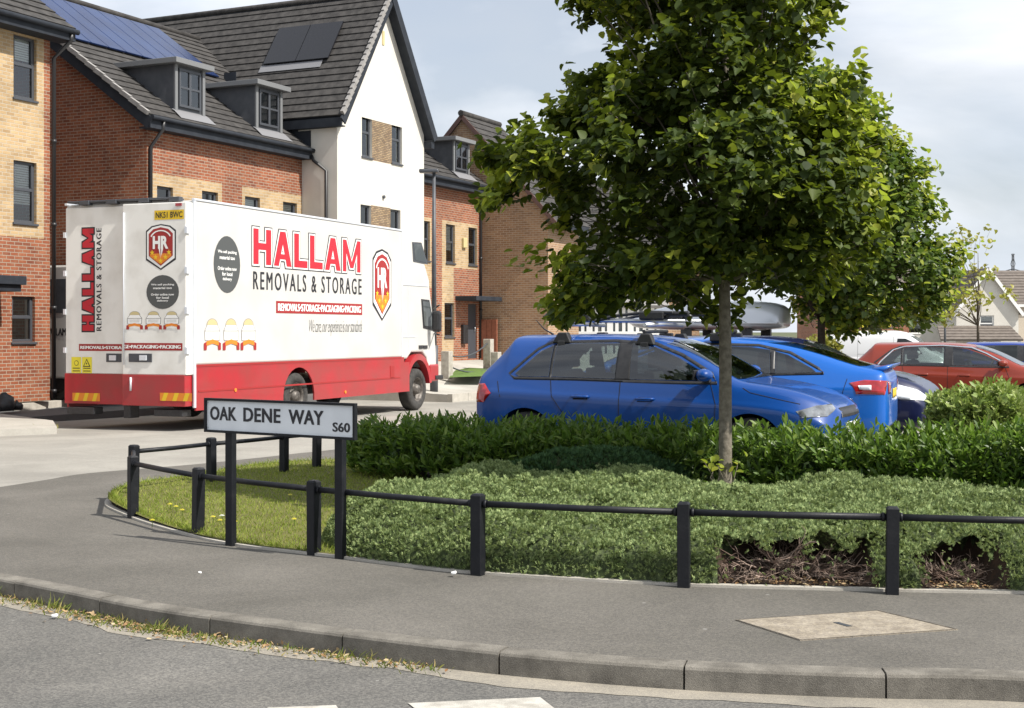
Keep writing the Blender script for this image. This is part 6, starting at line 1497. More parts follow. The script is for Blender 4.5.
# dark blue car with big swept headlamp
mpv = dict(hatch); mpv = {**hatch, 'name': 'compact_car', 'see': False, 'end_decals': [hatch['end_decals'][0]], 'lamps': [hatch['lamps'][0], ([(-.18, .66), (-.42, .82), (-.40, .87), (-.20, .86), (.10, .77), (.24, .68), (.16, .63)], (-.70, .72, 3.72), M_bluelens, 'headlight')],
  'st': [(a, b, c + (.03*smooth(2.6, 3.3, a)), d + (.03*smooth(2.6, 3.3, a)) + .02, e, g, h) for (a, b, c, d, e, g, h) in hatch['st']]}
pc = place(.02, 4.95, .865); pc.z = ground_at(pc) - .08
car3, _ = build_car(mpv, pc, fF, 'very dark blue compact car with big white headlamp, nose showing beyond the liftback tail', M_navy)
# red car under the roof box
pc = place(-1.2, 7.5, .865); pc.z = ground_at(pc)
car4, bvh4 = build_car({**hatch, 'name': 'hatchback_car', 'see': False}, pc, fF, 'red hatchback almost hidden under the silver roof box, behind the blue cars', M_rust)
m = MB()
for x in (1.0, 2.0): m.tube([(x, -.62, 1.56), (x, .62, 1.56)], .024, 8); m.box((x-.08, -.62, 1.43), (x+.08, -.53, 1.56)); m.box((x-.08, .53, 1.43), (x+.08, .62, 1.56))
m.build('roof_bar', M_black, car4)
# silver roof box
q = pc + fF*1.20; rb = empty('roof_box', Vector((q.x, q.y, pc.z - .05)), math.atan2(fF.y, fF.x) + math.pi, 'silver grey streamlined roof box on the red car behind the blue cars', 'roof box'); OFF[rb.name] = (0,0,0)
bm = bmesh.new(); rings = []
for (x, w, zb, zt) in ((-1.02, .26, 1.66, 1.93), (-.98, .36, 1.62, 2.02), (-.7, .42, 1.60, 2.08), (0, .44, 1.60, 2.08), (.5, .43, 1.60, 2.02), (.85, .38, 1.62, 1.90), (1.04, .26, 1.66, 1.78)):
    hf = [(0, zb), (w*.8, zb), (w, zb+.06), (w, zb+.12), (w*.93, zb+(zt-zb)*.6), (w*.7, zt-.02), (0, zt)]
    rings.append([bm.verts.new((x, -y, z)) for y, z in hf] + [bm.verts.new((x, y, z)) for y, z in hf[1:-1]][::-1])
n = len(rings[0])
for i in range(len(rings)-1):
    for kx in range(n): bm.faces.new((rings[i][kx], rings[i][(kx+1) % n], rings[i+1][(kx+1) % n], rings[i+1][kx]))
bm.faces.new(rings[0]); bm.faces.new(rings[-1][::-1]); bmesh.ops.recalc_face_normals(bm, faces=bm.faces)
me = bpy.data.meshes.new('lid'); bm.to_mesh(me); bm.free(); me.materials.append(M_silv)
for p_ in me.polygons: p_.use_smooth = True
o = link('shell', me, rb); s = o.modifiers.new('s', 'SUBSURF'); s.levels = 2; s.render_levels = 2; rb.scale = (1.28, 1.05, 1)
m = MB(); m.box((-.98, -.425, 1.695), (.95, .425, 1.715)); m.build('seam_band', M_alu, rb, bevel=.008)
# copper red hatch on the right
crs = {**hatch, 'side_trim': polyline_strip([(.50, .99), (.56, 1.08), (.75, 1.30), (.95, 1.375), (1.6, 1.40), (2.12, 1.36), (2.38, 1.24), (2.74, 1.02)], .022), 'crease': []}
d = 29.3; pr = Vector(((850-512)/F*d, d, 0)) + lF*.865; pr.z = -.10
car5, _ = build_car(crs, pr, fF, 'copper red hatchback with chrome window line parked at the right behind the hedges', M_rust)
car5.scale = (1.15, 1.04, 1.0)
d = 37; pr = Vector(((948-512)/F*d, d, 0)) + lF*.865; pr.z = -.20
car6, _ = build_car({**hatch, 'name': 'hatchback_car', 'see': False}, pr, fF, 'dark blue car just showing above the copper red hatchback at the right edge', M_blue3)
car6.scale = (1.05, 1.02, 1.03)

# white van
van = dict(name='panel_van', W=.93, arch=.37, wheels=(.95, 3.65), spokes=0,
  st=[(-.01, .5, 1.0, 1.55, .86, .84, .74), (.02, .32, 1.05, 1.86, .92, .90, .80), (.2, .25, 1.1, 1.93, .93, .91, .80), (1.2, .22, 1.1, 1.96, .93, .91, .80), (2.3, .22, 1.08, 1.96, .93, .90, .79), (2.8, .22, 1.05, 1.90, .93, .89, .76), (3.25, .22, 1.02, 1.62, .93, .87, .72), (3.6, .22, 1.0, 1.32, .93, .85, .72), (3.75, .23, .97, 1.20, .92, .83, .72), (4.1, .26, .88, 1.08, .88, .76, .66), (4.32, .34, .72, .86, .76, .62, .54), (4.38, .42, .62, .72, .6, .5, .44)],
  dlo=None, side_windows=[[(2.55, 1.10), (2.58, 1.66), (2.85, 1.66), (3.15, 1.52), (3.45, 1.12)]], seams=[[(2.45, 1.75), (2.45, .4)], [(1.2, 1.8), (1.2, .4)], [(1.2, 1.1), (2.45, 1.1)], [(.4, 1.7), (.4, .7)]], handles=[(2.65, .98)], mirror=(3.3, 1.12), lamps=[([(-.12, .9), (-.12, 1.35), (.06, 1.35), (.06, .9)], (.80, .60, .12), M_redlens, 'tail_lamp')],
  front_glass=[(-.62, 1.22), (.62, 1.22), (.55, 1.75), (-.55, 1.75)], rear_glass=[(-.6, 1.25), (-.05, 1.25), (-.05, 1.7), (-.6, 1.7)])
d = 50; pr = Vector(((824-512)/F*d, d, 0)) + lF*.93; pr.z = -.33
car7, _ = build_car(van, pr, fF, 'white panel van parked far back between the second tree and the red hatchback', M_vanw)
m = MB(); m.tube([(.9, -.8, 2.03), (.9, .8, 2.03)], .03, 8); m.tube([(2.2, -.8, 2.03), (2.2, .8, 2.03)], .03, 8); m.build('roof_rack', M_black, car7)
m = MB(); m.box((.95, -.5, 2.061), (2.15, .35, 2.25)); o = m.build('yellow_toolbox', M_yell2, bevel=.03); o.location = car7.location; o.rotation_euler = car7.rotation_euler; tag(o, 'yellow box carried on the roof of the white van', 'box')
# ================================================================= planting
def rand_dirs(n, zlo=-1, zhi=1):
    z = RNG.uniform(zlo, zhi, n); a = RNG.uniform(0, 2*np.pi, n); r = np.sqrt(1-z*z); return np.stack([r*np.cos(a), r*np.sin(a), z], 1)
# --- heart shaped leaf, 8 verts, folded along the midrib
LEAF = np.array([(0,0,0), (-.42,.12,.10), (-.50,.42,.12), (-.26,.80,.06), (0,1.02,-.10), (.26,.80,.06), (.50,.42,.12), (.42,.12,.10), (0,.45,-.03)], float)
LQ = [(0,1,2,8), (8,2,3,4), (8,4,5,6), (0,8,6,7)]
def foliage(name, centers, outward, per, spread, size, mats, young, parent, droop=.5, jitter=.35):
    """leaf clusters: centers (n,3), outward (n,3) unit, per leaves each"""
    n = len(centers); idx = np.repeat(np.arange(n), per); N_ = len(idx)
    s = RNG.uniform(0, 1, N_)
    pos = centers[idx] + outward[idx]*(s[:, None]-.35)*spread + RNG.normal(0, spread*jitter, (N_, 3))
    d = norm(outward[idx]*.7 + rand_dirs(N_)*.8 + np.array([0, 0, -droop]))
    nr = norm(np.array([0, 0, 1.0]) + outward[idx]*.6 + rand_dirs(N_)*.55)
    sz = RNG.uniform(.65, 1.1, N_)*size
    R = frames(d, nr, sz*RNG.uniform(.8, 1.1, N_), sz, sz*RNG.uniform(-.6, 2.6, N_))
    Vv, Q = scatter(LEAF, LQ, pos, R)
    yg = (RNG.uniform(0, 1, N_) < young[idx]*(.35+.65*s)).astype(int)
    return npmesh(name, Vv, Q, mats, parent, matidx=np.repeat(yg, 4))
def limb(m, a, b, r0, r1, bend=.1, n=5):
    a, b = Vector(a), Vector(b); mid = Vector((random.uniform(-bend, bend), random.uniform(-bend, bend), random.uniform(0, bend)))
    pts = [a.lerp(b, k/n) + mid*math.sin(math.pi*k/n) for k in range(n+1)]; m.tube(pts, [r0+(r1-r0)*k/n for k in range(n+1)], 6)
def tree(name, base, r, D, poly_px, depth, ntw, per, size, mats, label, axis_x=None, ztop=None, limbs=50, spread=.2, yb=.25, bark=None, holes=(), seed=3, lsc=1.0):
    global RNG
    RNG = np.random.default_rng(seed); random.seed(seed)
    root = empty(name, base, 0, label, 'tree'); OFF[root.name] = (0,0,0)
    pl_ = [((px-CX)/F*D, EYE-(py-HY)/F*D) for px, py in poly_px]
    zs = [p[1] for p in pl_]; xs = [p[0] for p in pl_]; z0, z1 = min(zs), max(zs)
    X = RNG.uniform(min(xs), max(xs), ntw*30); Z = RNG.uniform(z0, z1, ntw*30); ok = inpoly(pl_, X, Z); X, Z = X[ok], Z[ok]
    e = dist_poly(pl_, X, Z); k_ = e > spread*.42; X, Z, e = X[k_], Z[k_], e[k_]
    half = depth*np.sqrt(np.clip(1-(1-np.clip(e/(depth*.9), 0, 1))**2, 0.02, 1))
    Y = RNG.uniform(-1, 1, len(X))*half
    # lumpy density so that masses and gaps form
    lump = np.array([noise.noise(Vector((x*2.1*lsc, y*2.1*lsc, z*2.3*lsc + seed))) for x, y, z in zip(X, Y, Z)])
    keep = (RNG.uniform(-.5, .55, len(X)) < lump*2.4 + .10)
    for (hx, hy, hr) in holes:
        cx_, cz_ = (hx-CX)/F*D, EYE-(hy-HY)/F*D; keep &= np.hypot(X-cx_, Z-cz_) > hr
    X, Y, Z = X[keep][:ntw], Y[keep][:ntw], Z[keep][:ntw]
    C = np.stack([X+0*X, Y + D, Z], 1) - np.array([base.x, base.y, base.z])
    zc = (z0+z1)/2 - base.z
    axis = np.stack([np.zeros(len(X)), np.zeros(len(X)), np.minimum(C[:, 2]*.75+.2, zc+1)], 1)
    outw = norm(C - axis)
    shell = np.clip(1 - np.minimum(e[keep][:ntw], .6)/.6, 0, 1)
    young = np.clip(yb*(.10 + 1.5*shell**2 + .6*(outw[:, 0] > .2)*shell), 0, .95) * (RNG.uniform(0, 1, len(X)) < .5) * 1.7  # new growth plus painted sun highlights: more pale leaves on outer, right-hand twigs
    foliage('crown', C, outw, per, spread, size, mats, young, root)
    m = MB(); H = ztop - base.z
    m.tube([(0,0,-.15), (.01,0,.05), (.012,.01,H*.25), (-.01,.0,H*.5), (.02,.02,H*.75), (0,0,H)], [r*1.35, r*1.02, r*.92, r*.7, r*.4, r*.12], 14); tk = m.build('trunk', bark or M_bark, root, uv=False)
    m = MB(); sel = RNG.choice(len(C), min(limbs, len(C)), replace=False)
    for i in sel:
        c = C[i]
        if c[2] < (1.95 if D < 15 else 1.2): continue
        c = C[i]; zb = max(zminl(base, z0), c[2]*.55 + .1 + random.uniform(-.15, .15)); zb = min(zb, H*.9); rr = r*(.42 - .3*zb/H)
        limb(m, (0, 0, zb), c, max(rr, .012), .005, bend=.12)
    tw = RNG.choice(len(C), min(len(C), limbs*6), replace=False)
    for i in tw:
        a = C[i] - outw[i]*.28; limb(m, a, C[i] + outw[i]*.12, .005, .002, bend=.03, n=2)
    m.build('branches', bark or M_bark, root, uv=False); return root
def zminl(base, z0): return max(1.95, z0 - base.z + .1) if z0 - base.z > .8 else .9
tb = Vector((1.845, 12.0, .06))
crown1 = [(560, -40), (566, 5), (585, 22), (604, 14), (590, 40), (618, 48), (596, 74), (560, 84), (575, 100), (548, 98), (536, 112), (552, 122), (520, 116), (508, 124), (512, 140), (478, 152), (486, 166), (505, 172), (480, 205), (486, 216), (508, 208), (520, 200), (548, 196), (556, 216), (560, 232), (548, 240), (516, 262), (518, 270), (545, 268), (556, 262), (560, 285), (546, 300), (540, 322), (552, 334), (580, 322), (604, 318), (625, 304), (640, 308), (670, 298), (690, 308), (705, 326), (716, 334), (745, 326), (752, 304), (790, 286), (820, 300), (842, 290), (868, 250), (880, 222), (868, 200), (862, 172), (880, 150), (868, 138), (892, 122), (916, 114), (912, 94), (886, 96), (868, 116), (848, 108), (850, 88), (870, 64), (852, 56), (838, 76), (812, 96), (796, 104), (784, 92), (796, 70), (812, 62), (808, 46), (826, 30), (828, 18), (812, 14), (826, -2), (800, -40), (740, -110), (690, -150), (640, -110)]
tree('lime_tree', tb, .058, 12.0, crown1, 1.55, 2300, 15, .090, [M_leaf, M_leafy], 'young lime tree with pale slender trunk rising from the junipers before the cars', ztop=5.6, limbs=60, spread=.14, yb=.75,
     holes=[(598, 205, .15), (566, 142, .12), (586, 232, .15), (614, 186, .12), (560, 246, .15), (655, 245, .09), (520, 238, .2), (545, 292, .10), (620, 240, .12), (700, 65, .08), (640, 290, .08)])
t2 = Vector(((821-512)/F*22, 22, -.2))
crown2 = [(745, 120), (790, 75), (830, 70), (870, 100), (885, 135), (905, 160), (922, 168), (918, 190), (930, 205), (934, 220), (926, 236), (948, 248), (958, 262), (945, 280), (952, 300), (934, 312), (922, 330), (900, 322), (880, 334), (860, 326), (840, 340), (806, 326), (796, 296), (760, 285), (740, 280), (735, 200)]
tree('maple_tree', t2, .07, 22.0, crown2, 2.0, 2100, 13, .105, [M_leaf2, M_leafy], 'second fuller tree with a dark trunk standing beyond the parked blue cars', ztop=5.6, limbs=40, spread=.20, yb=.6, bark=M_bark2, seed=9)
t3 = Vector(((978-512)/F*60, 60, -.6))
crown3 = [(905, 262), (925, 246), (945, 232), (962, 226), (975, 232), (990, 226), (1000, 240), (985, 250), (975, 262), (990, 268), (1010, 280), (1015, 300), (1000, 312), (985, 300), (972, 318), (950, 328), (930, 318), (915, 300), (925, 285)]
tree('sapling_tree', t3, .07, 60.0, crown3, 2.0, 95, 8, .22, [M_lemon, M_leafy], 'thin yellow green sapling with sparse leaves in front of the white gable house', ztop=5.0, limbs=22, spread=.40, yb=.3, bark=M_bark2, seed=5)

# --- hedges: upright laurel leaves on a line with given width and height
LL = np.array([(0,0,0), (-.5,.45,.05), (-.32,.78,.02), (0,1,-.06), (.32,.78,.02), (.5,.45,.05), (0,.5,-.03)], float)
LLQ = [(0,1,2,6), (6,2,3,4), (0,6,4,5)]
def hedge_field(name, line, hw, hfn, zf, n, lsz, mat, label, wratio=.30, up=1.0, core=True, lean=.75, sprays=True):
    root = empty(name, line[0], 0, label, 'hedge' if 'hedge' in name else 'shrub'); OFF[root.name] = (0,0,0); base = np.array(line[0])
    seg = [(line[i], line[i+1]) for i in range(len(line)-1)]; ln = np.array([(b-a).length for a, b in seg]); cum = np.concatenate([[0], np.cumsum(ln)]); T = cum[-1]
    def at(u):
        i = np.clip(np.searchsorted(cum, u)-1, 0, len(seg)-1); f = (u-cum[i])/ln[i]
        A = np.array([[*s[0][:2]] for s in seg])[i]; B_ = np.array([[*s[1][:2]] for s in seg])[i]; p = A+(B_-A)*f[:, None]; d = norm(B_-A); return p, np.stack([d[:, 1], -d[:, 0]], 1)
    ns = n//7                                     # shoots, each a whorl of leaves
    u = RNG.uniform(0, T, ns); phi = RNG.uniform(0, np.pi, ns); p, nn = at(u)
    endf = np.clip(np.minimum(u, T-u)/.35, 0, 1)**.5
    H = np.array([hfn(x) for x in u/T]); lum = np.array([noise.noise(Vector((a*1.9, b*1.9, 3.1))) for a, b in p]); H = H*(1+.14*lum)
    q = RNG.uniform(0, 1, ns)**.35
    c = np.cos(phi); s_ = np.sin(phi)
    off = np.sign(c)*np.abs(c)**.6*hw*q*(.55+.45*endf); hz = (np.abs(s_)**.55)*H*(.35+.65*q)*(.75+.25*endf)
    low = RNG.uniform(0, 1, ns) < .35; hz = np.where(low, RNG.uniform(.08, .8, ns)*H, hz); off = np.where(low, np.sign(c)*hw*(.75+.25*RNG.uniform(0, 1, ns))*(.55+.45*endf), off)
    gz = np.array([zf(a, b) for a, b in p])
    P0 = np.stack([p[:, 0]+nn[:, 0]*off, p[:, 1]+nn[:, 1]*off, gz+hz], 1)
    outw = norm(np.stack([nn[:, 0]*off/hw*.7, nn[:, 1]*off/hw*.7, np.full(ns, up*.9)], 1) + rand_dirs(ns)*.28)
    idx = np.repeat(np.arange(ns), 7); N_ = len(idx); t = RNG.uniform(-.6, .6, N_)
    pos = P0[idx] + outw[idx]*t[:, None]*lsz*1.3
    d = norm(outw[idx]*lean + rand_dirs(N_)*.62); nr = norm(outw[idx] + rand_dirs(N_)*.3)
    sz = RNG.uniform(.7, 1.15, N_)*lsz; R = frames(d, nr, sz*wratio, sz, sz)
    Vv, Q = scatter(LL, LLQ, pos - base, R); npmesh('foliage', Vv, Q, mat, root)
    if core:
        m = MB(); nst = int(T/.09)
        for k in range(nst):
            x = T*(k+.5)/nst; pp, n2 = at(np.array([x])); h = hfn(x/T)*random.uniform(.5, .85); o1 = random.uniform(-.3, .3)*hw; a = Vector((pp[0, 0]+n2[0, 0]*o1, pp[0, 1]+n2[0, 1]*o1, zf(pp[0, 0], pp[0, 1]))) - Vector(base); 
            for j in range(3): limb(m, a, a + Vector((random.uniform(-.22, .22), random.uniform(-.22, .22), h)), .009, .004, bend=.04, n=3)
        m.build('stems', M_bark2, root, uv=False)
        # inner leaf mass
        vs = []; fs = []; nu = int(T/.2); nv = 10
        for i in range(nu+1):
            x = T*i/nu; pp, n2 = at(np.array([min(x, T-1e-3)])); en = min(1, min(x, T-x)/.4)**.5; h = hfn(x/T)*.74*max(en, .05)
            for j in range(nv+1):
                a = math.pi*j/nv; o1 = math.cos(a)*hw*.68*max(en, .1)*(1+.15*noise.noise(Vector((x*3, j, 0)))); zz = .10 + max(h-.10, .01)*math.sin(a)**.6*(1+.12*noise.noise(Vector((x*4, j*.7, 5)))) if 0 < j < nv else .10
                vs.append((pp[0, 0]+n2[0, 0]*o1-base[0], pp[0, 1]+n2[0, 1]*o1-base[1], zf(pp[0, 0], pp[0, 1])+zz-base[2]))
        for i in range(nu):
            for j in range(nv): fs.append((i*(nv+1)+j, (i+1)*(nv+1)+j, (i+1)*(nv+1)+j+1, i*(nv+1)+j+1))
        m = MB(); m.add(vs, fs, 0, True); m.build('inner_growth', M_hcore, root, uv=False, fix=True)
    return root
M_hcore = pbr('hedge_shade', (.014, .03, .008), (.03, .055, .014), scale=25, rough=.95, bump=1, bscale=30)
RNG = np.random.default_rng(11); random.seed(11)
HL = [R0_ + fF*s + lF*l for (s, l) in ((-1.0, -.55), (-.3, -.95), (.8, -1.12), (2.5, -1.15), (4.2, -1.15), (5.6, -1.12), (7.5, -1.0))]
HL = [Vector((p.x, p.y, 0)) for p in catmull(HL, 5)]
hfn = lambda u: .53 + .05*smooth(0, .5, u) + .02*smooth(.5, .64, u) + .10*smooth(.70, .80, u)
gz = lambda x, y: .1
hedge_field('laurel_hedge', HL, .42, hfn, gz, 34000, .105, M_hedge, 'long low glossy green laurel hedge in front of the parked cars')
RNG = np.random.default_rng(12)
SL = [Vector((x, y, 0)) for x, y in ((5.15, 17.0), (5.7, 16.75), (6.15, 16.5))]
hedge_field('pale_shrub', SL, .6, lambda u: .80, gz, 9000, .11, M_hedgel, 'pale green broadleaf shrub between the dark hedge and the copper red car', wratio=.42, up=.8)
RNG = np.random.default_rng(13)
hedge_field('yellow_shrub', [Vector((7.3, 34, 0)), Vector((8.0, 34, 0))], .7, lambda u: 1.8, lambda x, y: -.2, 2600, .16, M_lemon, 'small round yellow green shrub left of the second tree trunk, beyond the roof box', wratio=.5)

# --- juniper ground cover as a height field with sprigs
RNG = np.random.default_rng(21); random.seed(21)
front = [p for p in resample(bed_f, .1) if p.x > P(345, 557).x and p.y < 10.6]     # runs right -> left
front = [Vector((p.x, p.y, 0)) for p in front if p.x < 5.6]
fr_in = offs(front, .05)
left_edge = [Vector((-1.42, 10.3, 0)), Vector((-1.36, 11.0, 0)), Vector((-1.0, 11.8, 0)), Vector((-.55, 12.6, 0))]
backj = [Vector((.3, 13.0, 0)), Vector((1.4, 12.55, 0)), Vector((2.6, 12.05, 0)), Vector((4.0, 11.5, 0)), Vector((5.6, 10.9, 0))]
jp = [(p.x, p.y) for p in front[::1]] + [(p.x, p.y) for p in left_edge] + [(p.x, p.y) for p in backj]
patches = [(P(806, 588).x, 8.85, .45, .55, .36), (P(965, 592).x, 8.70, .26, .45, .26), (P(736, 588).x, 8.78, .10, .30, .24)]
def jh_arr(x, y, pad=0):
    d = dist_poly(jp, x, y); ins = inpoly(jp, x, y)
    n1 = np.array([noise.noise(Vector((a*.9, b*.9, .7))) for a, b in zip(x, y)]); n2 = np.array([noise.noise(Vector((a*2.6, b*2.6, 4.7))) for a, b in zip(x, y)]); n3 = np.array([noise.noise(Vector((a*8, b*8, 1.7))) for a, b in zip(x, y)])
    k = np.clip(d/.5, 0, 1); prof = np.sqrt(np.clip(1-(1-k)**2.2, 0, 1))
    b1_ = np.array([1-2*abs(noise.noise(Vector((a*3.6, b*3.6, 11.7)))) for a, b in zip(x, y)]); b2_ = np.array([1-2*abs(noise.noise(Vector((a*8.5, b*8.5, 21.7)))) for a, b in zip(x, y)])
    h = prof*(.30 + .10*n1) + prof*(.06*n2 + .12*(b1_-.4) + .065*(b2_-.4))
    tr_ = np.exp(-(((x-tb.x)/.5)**2 + ((y-tb.y)/.5)**2)); h = h*(1-.45*tr_)
    return np.where(ins, np.maximum(h, .0), 0), ins, d
def patch_mask(x, y):
    m = np.zeros(len(x))
    for (cx, cy, rx, ry, hh) in patches: m = np.maximum(m, np.exp(-(((x-cx)/rx)**2+((y-cy+.16)/ry)**2)**4))
    return m
# core
nx, ny = 150, 90
gx, gy = np.meshgrid(np.linspace(-1.6, 5.7, nx), np.linspace(7.6, 13.2, ny)); fx, fy = gx.ravel(), gy.ravel()
hh, ins, dd_ = jh_arr(fx, fy); pm = patch_mask(fx, fy)
zz = np.array([BZ(a, b) for a, b in zip(fx, fy)]) + hh*.86*(1-.93*pm) - .02 - np.where(ins, 0, .2)
vid = np.arange(nx*ny).reshape(ny, nx); q = np.stack([vid[:-1, :-1], vid[:-1, 1:], vid[1:, 1:], vid[1:, :-1]], -1).reshape(-1, 4)
keep = ins[q].any(axis=1); q = q[keep]
jroot = empty('juniper_ground_cover', (0, 0, 0)); bpy.data.objects.remove(jroot)
soilq = pm[q].mean(axis=1) > .3
cq = (pm[q].mean(axis=1) > .02) & (dd_[q].min(axis=1) > .20); zc_ = np.array([BZ(a, b) for a, b in zip(fx, fy)]) + hh*.86; canopy = (np.stack([fx, fy, zc_], 1), q[cq])
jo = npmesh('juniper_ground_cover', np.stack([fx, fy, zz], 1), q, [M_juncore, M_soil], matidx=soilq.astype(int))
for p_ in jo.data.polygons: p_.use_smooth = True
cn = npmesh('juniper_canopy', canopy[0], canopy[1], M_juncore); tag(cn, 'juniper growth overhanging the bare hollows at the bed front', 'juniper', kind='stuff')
tag(jo, 'pale green spreading juniper ground cover filling the bed behind the knee rail', 'juniper', kind='stuff')
# sprigs: small fans of 6 pointed leaflets
ang = np.linspace(-1.1, 1.1, 5); SPR = []; SQ = []
for i, a in enumerate(ang):
    b0 = len(SPR); L_i = 1 - .25*abs(a); dx, dy = math.sin(a), math.cos(a); px_, py_ = dy, -dx; w_ = .13
    SPR += [(0, 0, 0), (dx*L_i*.5+px_*w_, dy*L_i*.5+py_*w_, .10*math.cos(i*2.1)), (dx*L_i, dy*L_i, .12*math.sin(i*1.7)), (dx*L_i*.5-px_*w_, dy*L_i*.5-py_*w_, .10*math.cos(i*2.1+1))]; SQ.append((b0, b0+1, b0+2, b0+3))
SPR = np.array(SPR)
def sprigs(name, n, xr, yr, hfun, mask, size, mat, parent=None, front_extra=True):
    x = RNG.uniform(*xr, n); y = RNG.uniform(*yr, n)
    h, ins, d = hfun(x, y); pmx = patch_mask(x, y) if mask else np.zeros(n)
    ok = ins & ((d > .17 + .05*np.sin(x*23)) | (RNG.uniform(0, 1, n) > np.clip((pmx-.35)/.5, 0, 1)*.94)); x, y, h, d = x[ok], y[ok], h[ok], d[ok]
    e = .03; hx, _, _ = hfun(x+e, y); hy, _, _ = hfun(x, y+e); nr = norm(np.stack([-(hx-h)/e, -(hy-h)/e, np.ones(len(x))], 1))
    steep = 1/np.maximum(nr[:, 2], .25); rep = RNG.uniform(0, 4, len(x)) < steep
    x, y, h, nr = x[rep], y[rep], h[rep], nr[rep]; k = len(x)
    z = np.array([BZ(a, b) for a, b in zip(x, y)]) + h*.93 + RNG.uniform(-.03, .012, k)
    d_ = norm(nr*.75 + rand_dirs(k)*.55 + np.array([0, 0, .35])); n2 = rand_dirs(k); sz = RNG.uniform(.6, 1.15, k)*size
    R = frames(d_, n2, sz, sz, sz); Vv, Q = scatter(SPR, SQ, np.stack([x, y, z], 1), R)
    print(name, k); return npmesh(name, Vv, Q, mat, parent)
j2 = sprigs('juniper_sprays', 640000, (-1.5, 5.7), (7.7, 13.1), jh_arr, True, .031, M_jun)
tag(j2, 'dense feathery pale green juniper sprays covering the low mound behind the knee rail', 'juniper', kind='stuff')
# dark prostrate mound at the back, left of the trunk
def jd(x, y):
    cx, cy = .75, 12.55; r = np.hypot((x-cx)/1.05, (y-cy)/.42); ins = r < 1; n2 = np.array([noise.noise(Vector((a*3, b*3, 9))) for a, b in zip(x, y)])
    return np.where(ins, .50*np.sqrt(np.clip(1-r*r, 0, 1))*(1+.15*n2), 0), ins, 1-r
RNG = np.random.default_rng(22)
dk = empty('dark_juniper_shrub', (0.75, 12.55, .05), 0, 'darker green rounded juniper behind the pale mound, left of the lime trunk', 'shrub')
s_ = sprigs('foliage', 30000, (-.6, 2.1), (12.0, 13.1), jd, False, .05, M_jund); s_.parent = dk; s_.matrix_parent_inverse = Matrix.Translation((-.75, -12.55, -.05))
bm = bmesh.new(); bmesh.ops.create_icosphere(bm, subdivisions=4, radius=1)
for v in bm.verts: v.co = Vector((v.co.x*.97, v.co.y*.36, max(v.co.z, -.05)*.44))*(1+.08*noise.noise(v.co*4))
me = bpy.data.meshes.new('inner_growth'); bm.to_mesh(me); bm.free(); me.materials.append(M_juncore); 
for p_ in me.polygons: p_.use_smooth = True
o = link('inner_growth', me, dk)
# bare twiggy hollows: green canopy above, dark soil below, branching dead stems inside
RNG = np.random.default_rng(23); random.seed(23)
labs = ['large bare brown twiggy dead hollow at the front of the junipers', 'smaller bare twiggy dead hollow right of the nearest fence post', 'small dead twiggy gap at the left side of the big bare hollow']
for i, (cx, cy, rx, ry, hh_) in enumerate(patches):
    m = MB(); base = Vector((cx, cy + .10, BZ(cx, cy)))
    def stem(p, d, L_, r_, lvl):
        pts = [p]; q = p.copy(); dd = d.copy(); nseg_ = 4
        for k in range(nseg_):
            dd = (dd + Vector((random.gauss(0, .16), random.gauss(0, .16), random.gauss(0, .12) - .05))).normalized(); q = q + dd*L_/nseg_
            if q.z < BZ(q.x, q.y) + .01: q.z = BZ(q.x, q.y) + .01 + random.random()*.02; dd.z = abs(dd.z)
            pts.append(q.copy())
        m.tube(pts, [r_*(1-.55*k/nseg_) for k in range(nseg_+1)], 5 if lvl == 0 else 3, caps=False)
        if lvl < 2:
            for _ in range([5, 3][lvl]):
                k = random.randint(1, nseg_); dv = (pts[k]-pts[k-1]).normalized(); s_ = Vector((random.gauss(0, 1), random.gauss(0, 1), random.gauss(0, .7))).normalized(); stem(pts[k], (dv + s_*.75).normalized(), L_*random.uniform(.35, .6), r_*.5, lvl+1)
    for k in range([75, 75, 20][i]):
        a0 = base + Vector((random.gauss(0, rx*.28), random.uniform(-.05, .15), 0)); an = math.radians(random.uniform(-100, 100)); up = random.uniform(.05, .75)
        d = Vector((math.sin(an), -math.cos(an)*.8, up)).normalized(); stem(a0, d, random.uniform(.45, 1.0)*rx*1.05*(1-.35*up), random.choice([.004, .005, .006, .008, .011]), 0)
    o = m.build('dead_juniper', M_twig, uv=False); tag(o, labs[i], 'dead shrub')
# litter and mulch in the bed and gutter, gutter weeds
def litter(name, pts, size, mat, zf, label):
    n = len(pts); x = np.array([p[0] for p in pts]); y = np.array([p[1] for p in pts]); z = np.array([zf(a, b) for a, b in pts]) + RNG.uniform(.004, .018, n)
    d = norm(rand_dirs(n)*np.array([1, 1, .25])); nr = norm(np.array([0, 0, 1.0]) + rand_dirs(n)*.45); sz = RNG.uniform(.4, 1.2, n)*size
    Vv, Q = scatter(LL, LLQ, np.stack([x, y, z], 1), frames(d, nr, sz*.55, sz, sz)); o = npmesh(name, Vv, Q, mat); tag(o, label, 'leaf litter', kind='stuff'); return o
pts = []
for (cx, cy, rx, ry, hh_) in patches[:2]:
    for _ in range(420): pts.append((cx + random.gauss(0, rx*.7), cy - .18 + random.gauss(0, .12)))
for p_ in front[::1]:
    for _ in range(5): pts.append((p_.x + random.gauss(0, .04), p_.y + random.uniform(.04, .16)))
pts = [p_ for p_ in pts if inpoly([(q.x, q.y) for q in poly], np.array([p_[0]]), np.array([p_[1]]))[0]]
litter('mulch_litter', pts, .028, M_litter, BZ, 'brown dead leaves and bark bits under the bare juniper patches')
gl = [p_ for p_ in offs(kf, .15) if P(0, 598).x - 1 < p_.x < P(430, 660).x and p_.y < 11]
def gdens(u): return max(0, math.sin(u*9)*.5+.55)*(1 if .12 < u < .9 else .25)
wp, lp_ = [], []
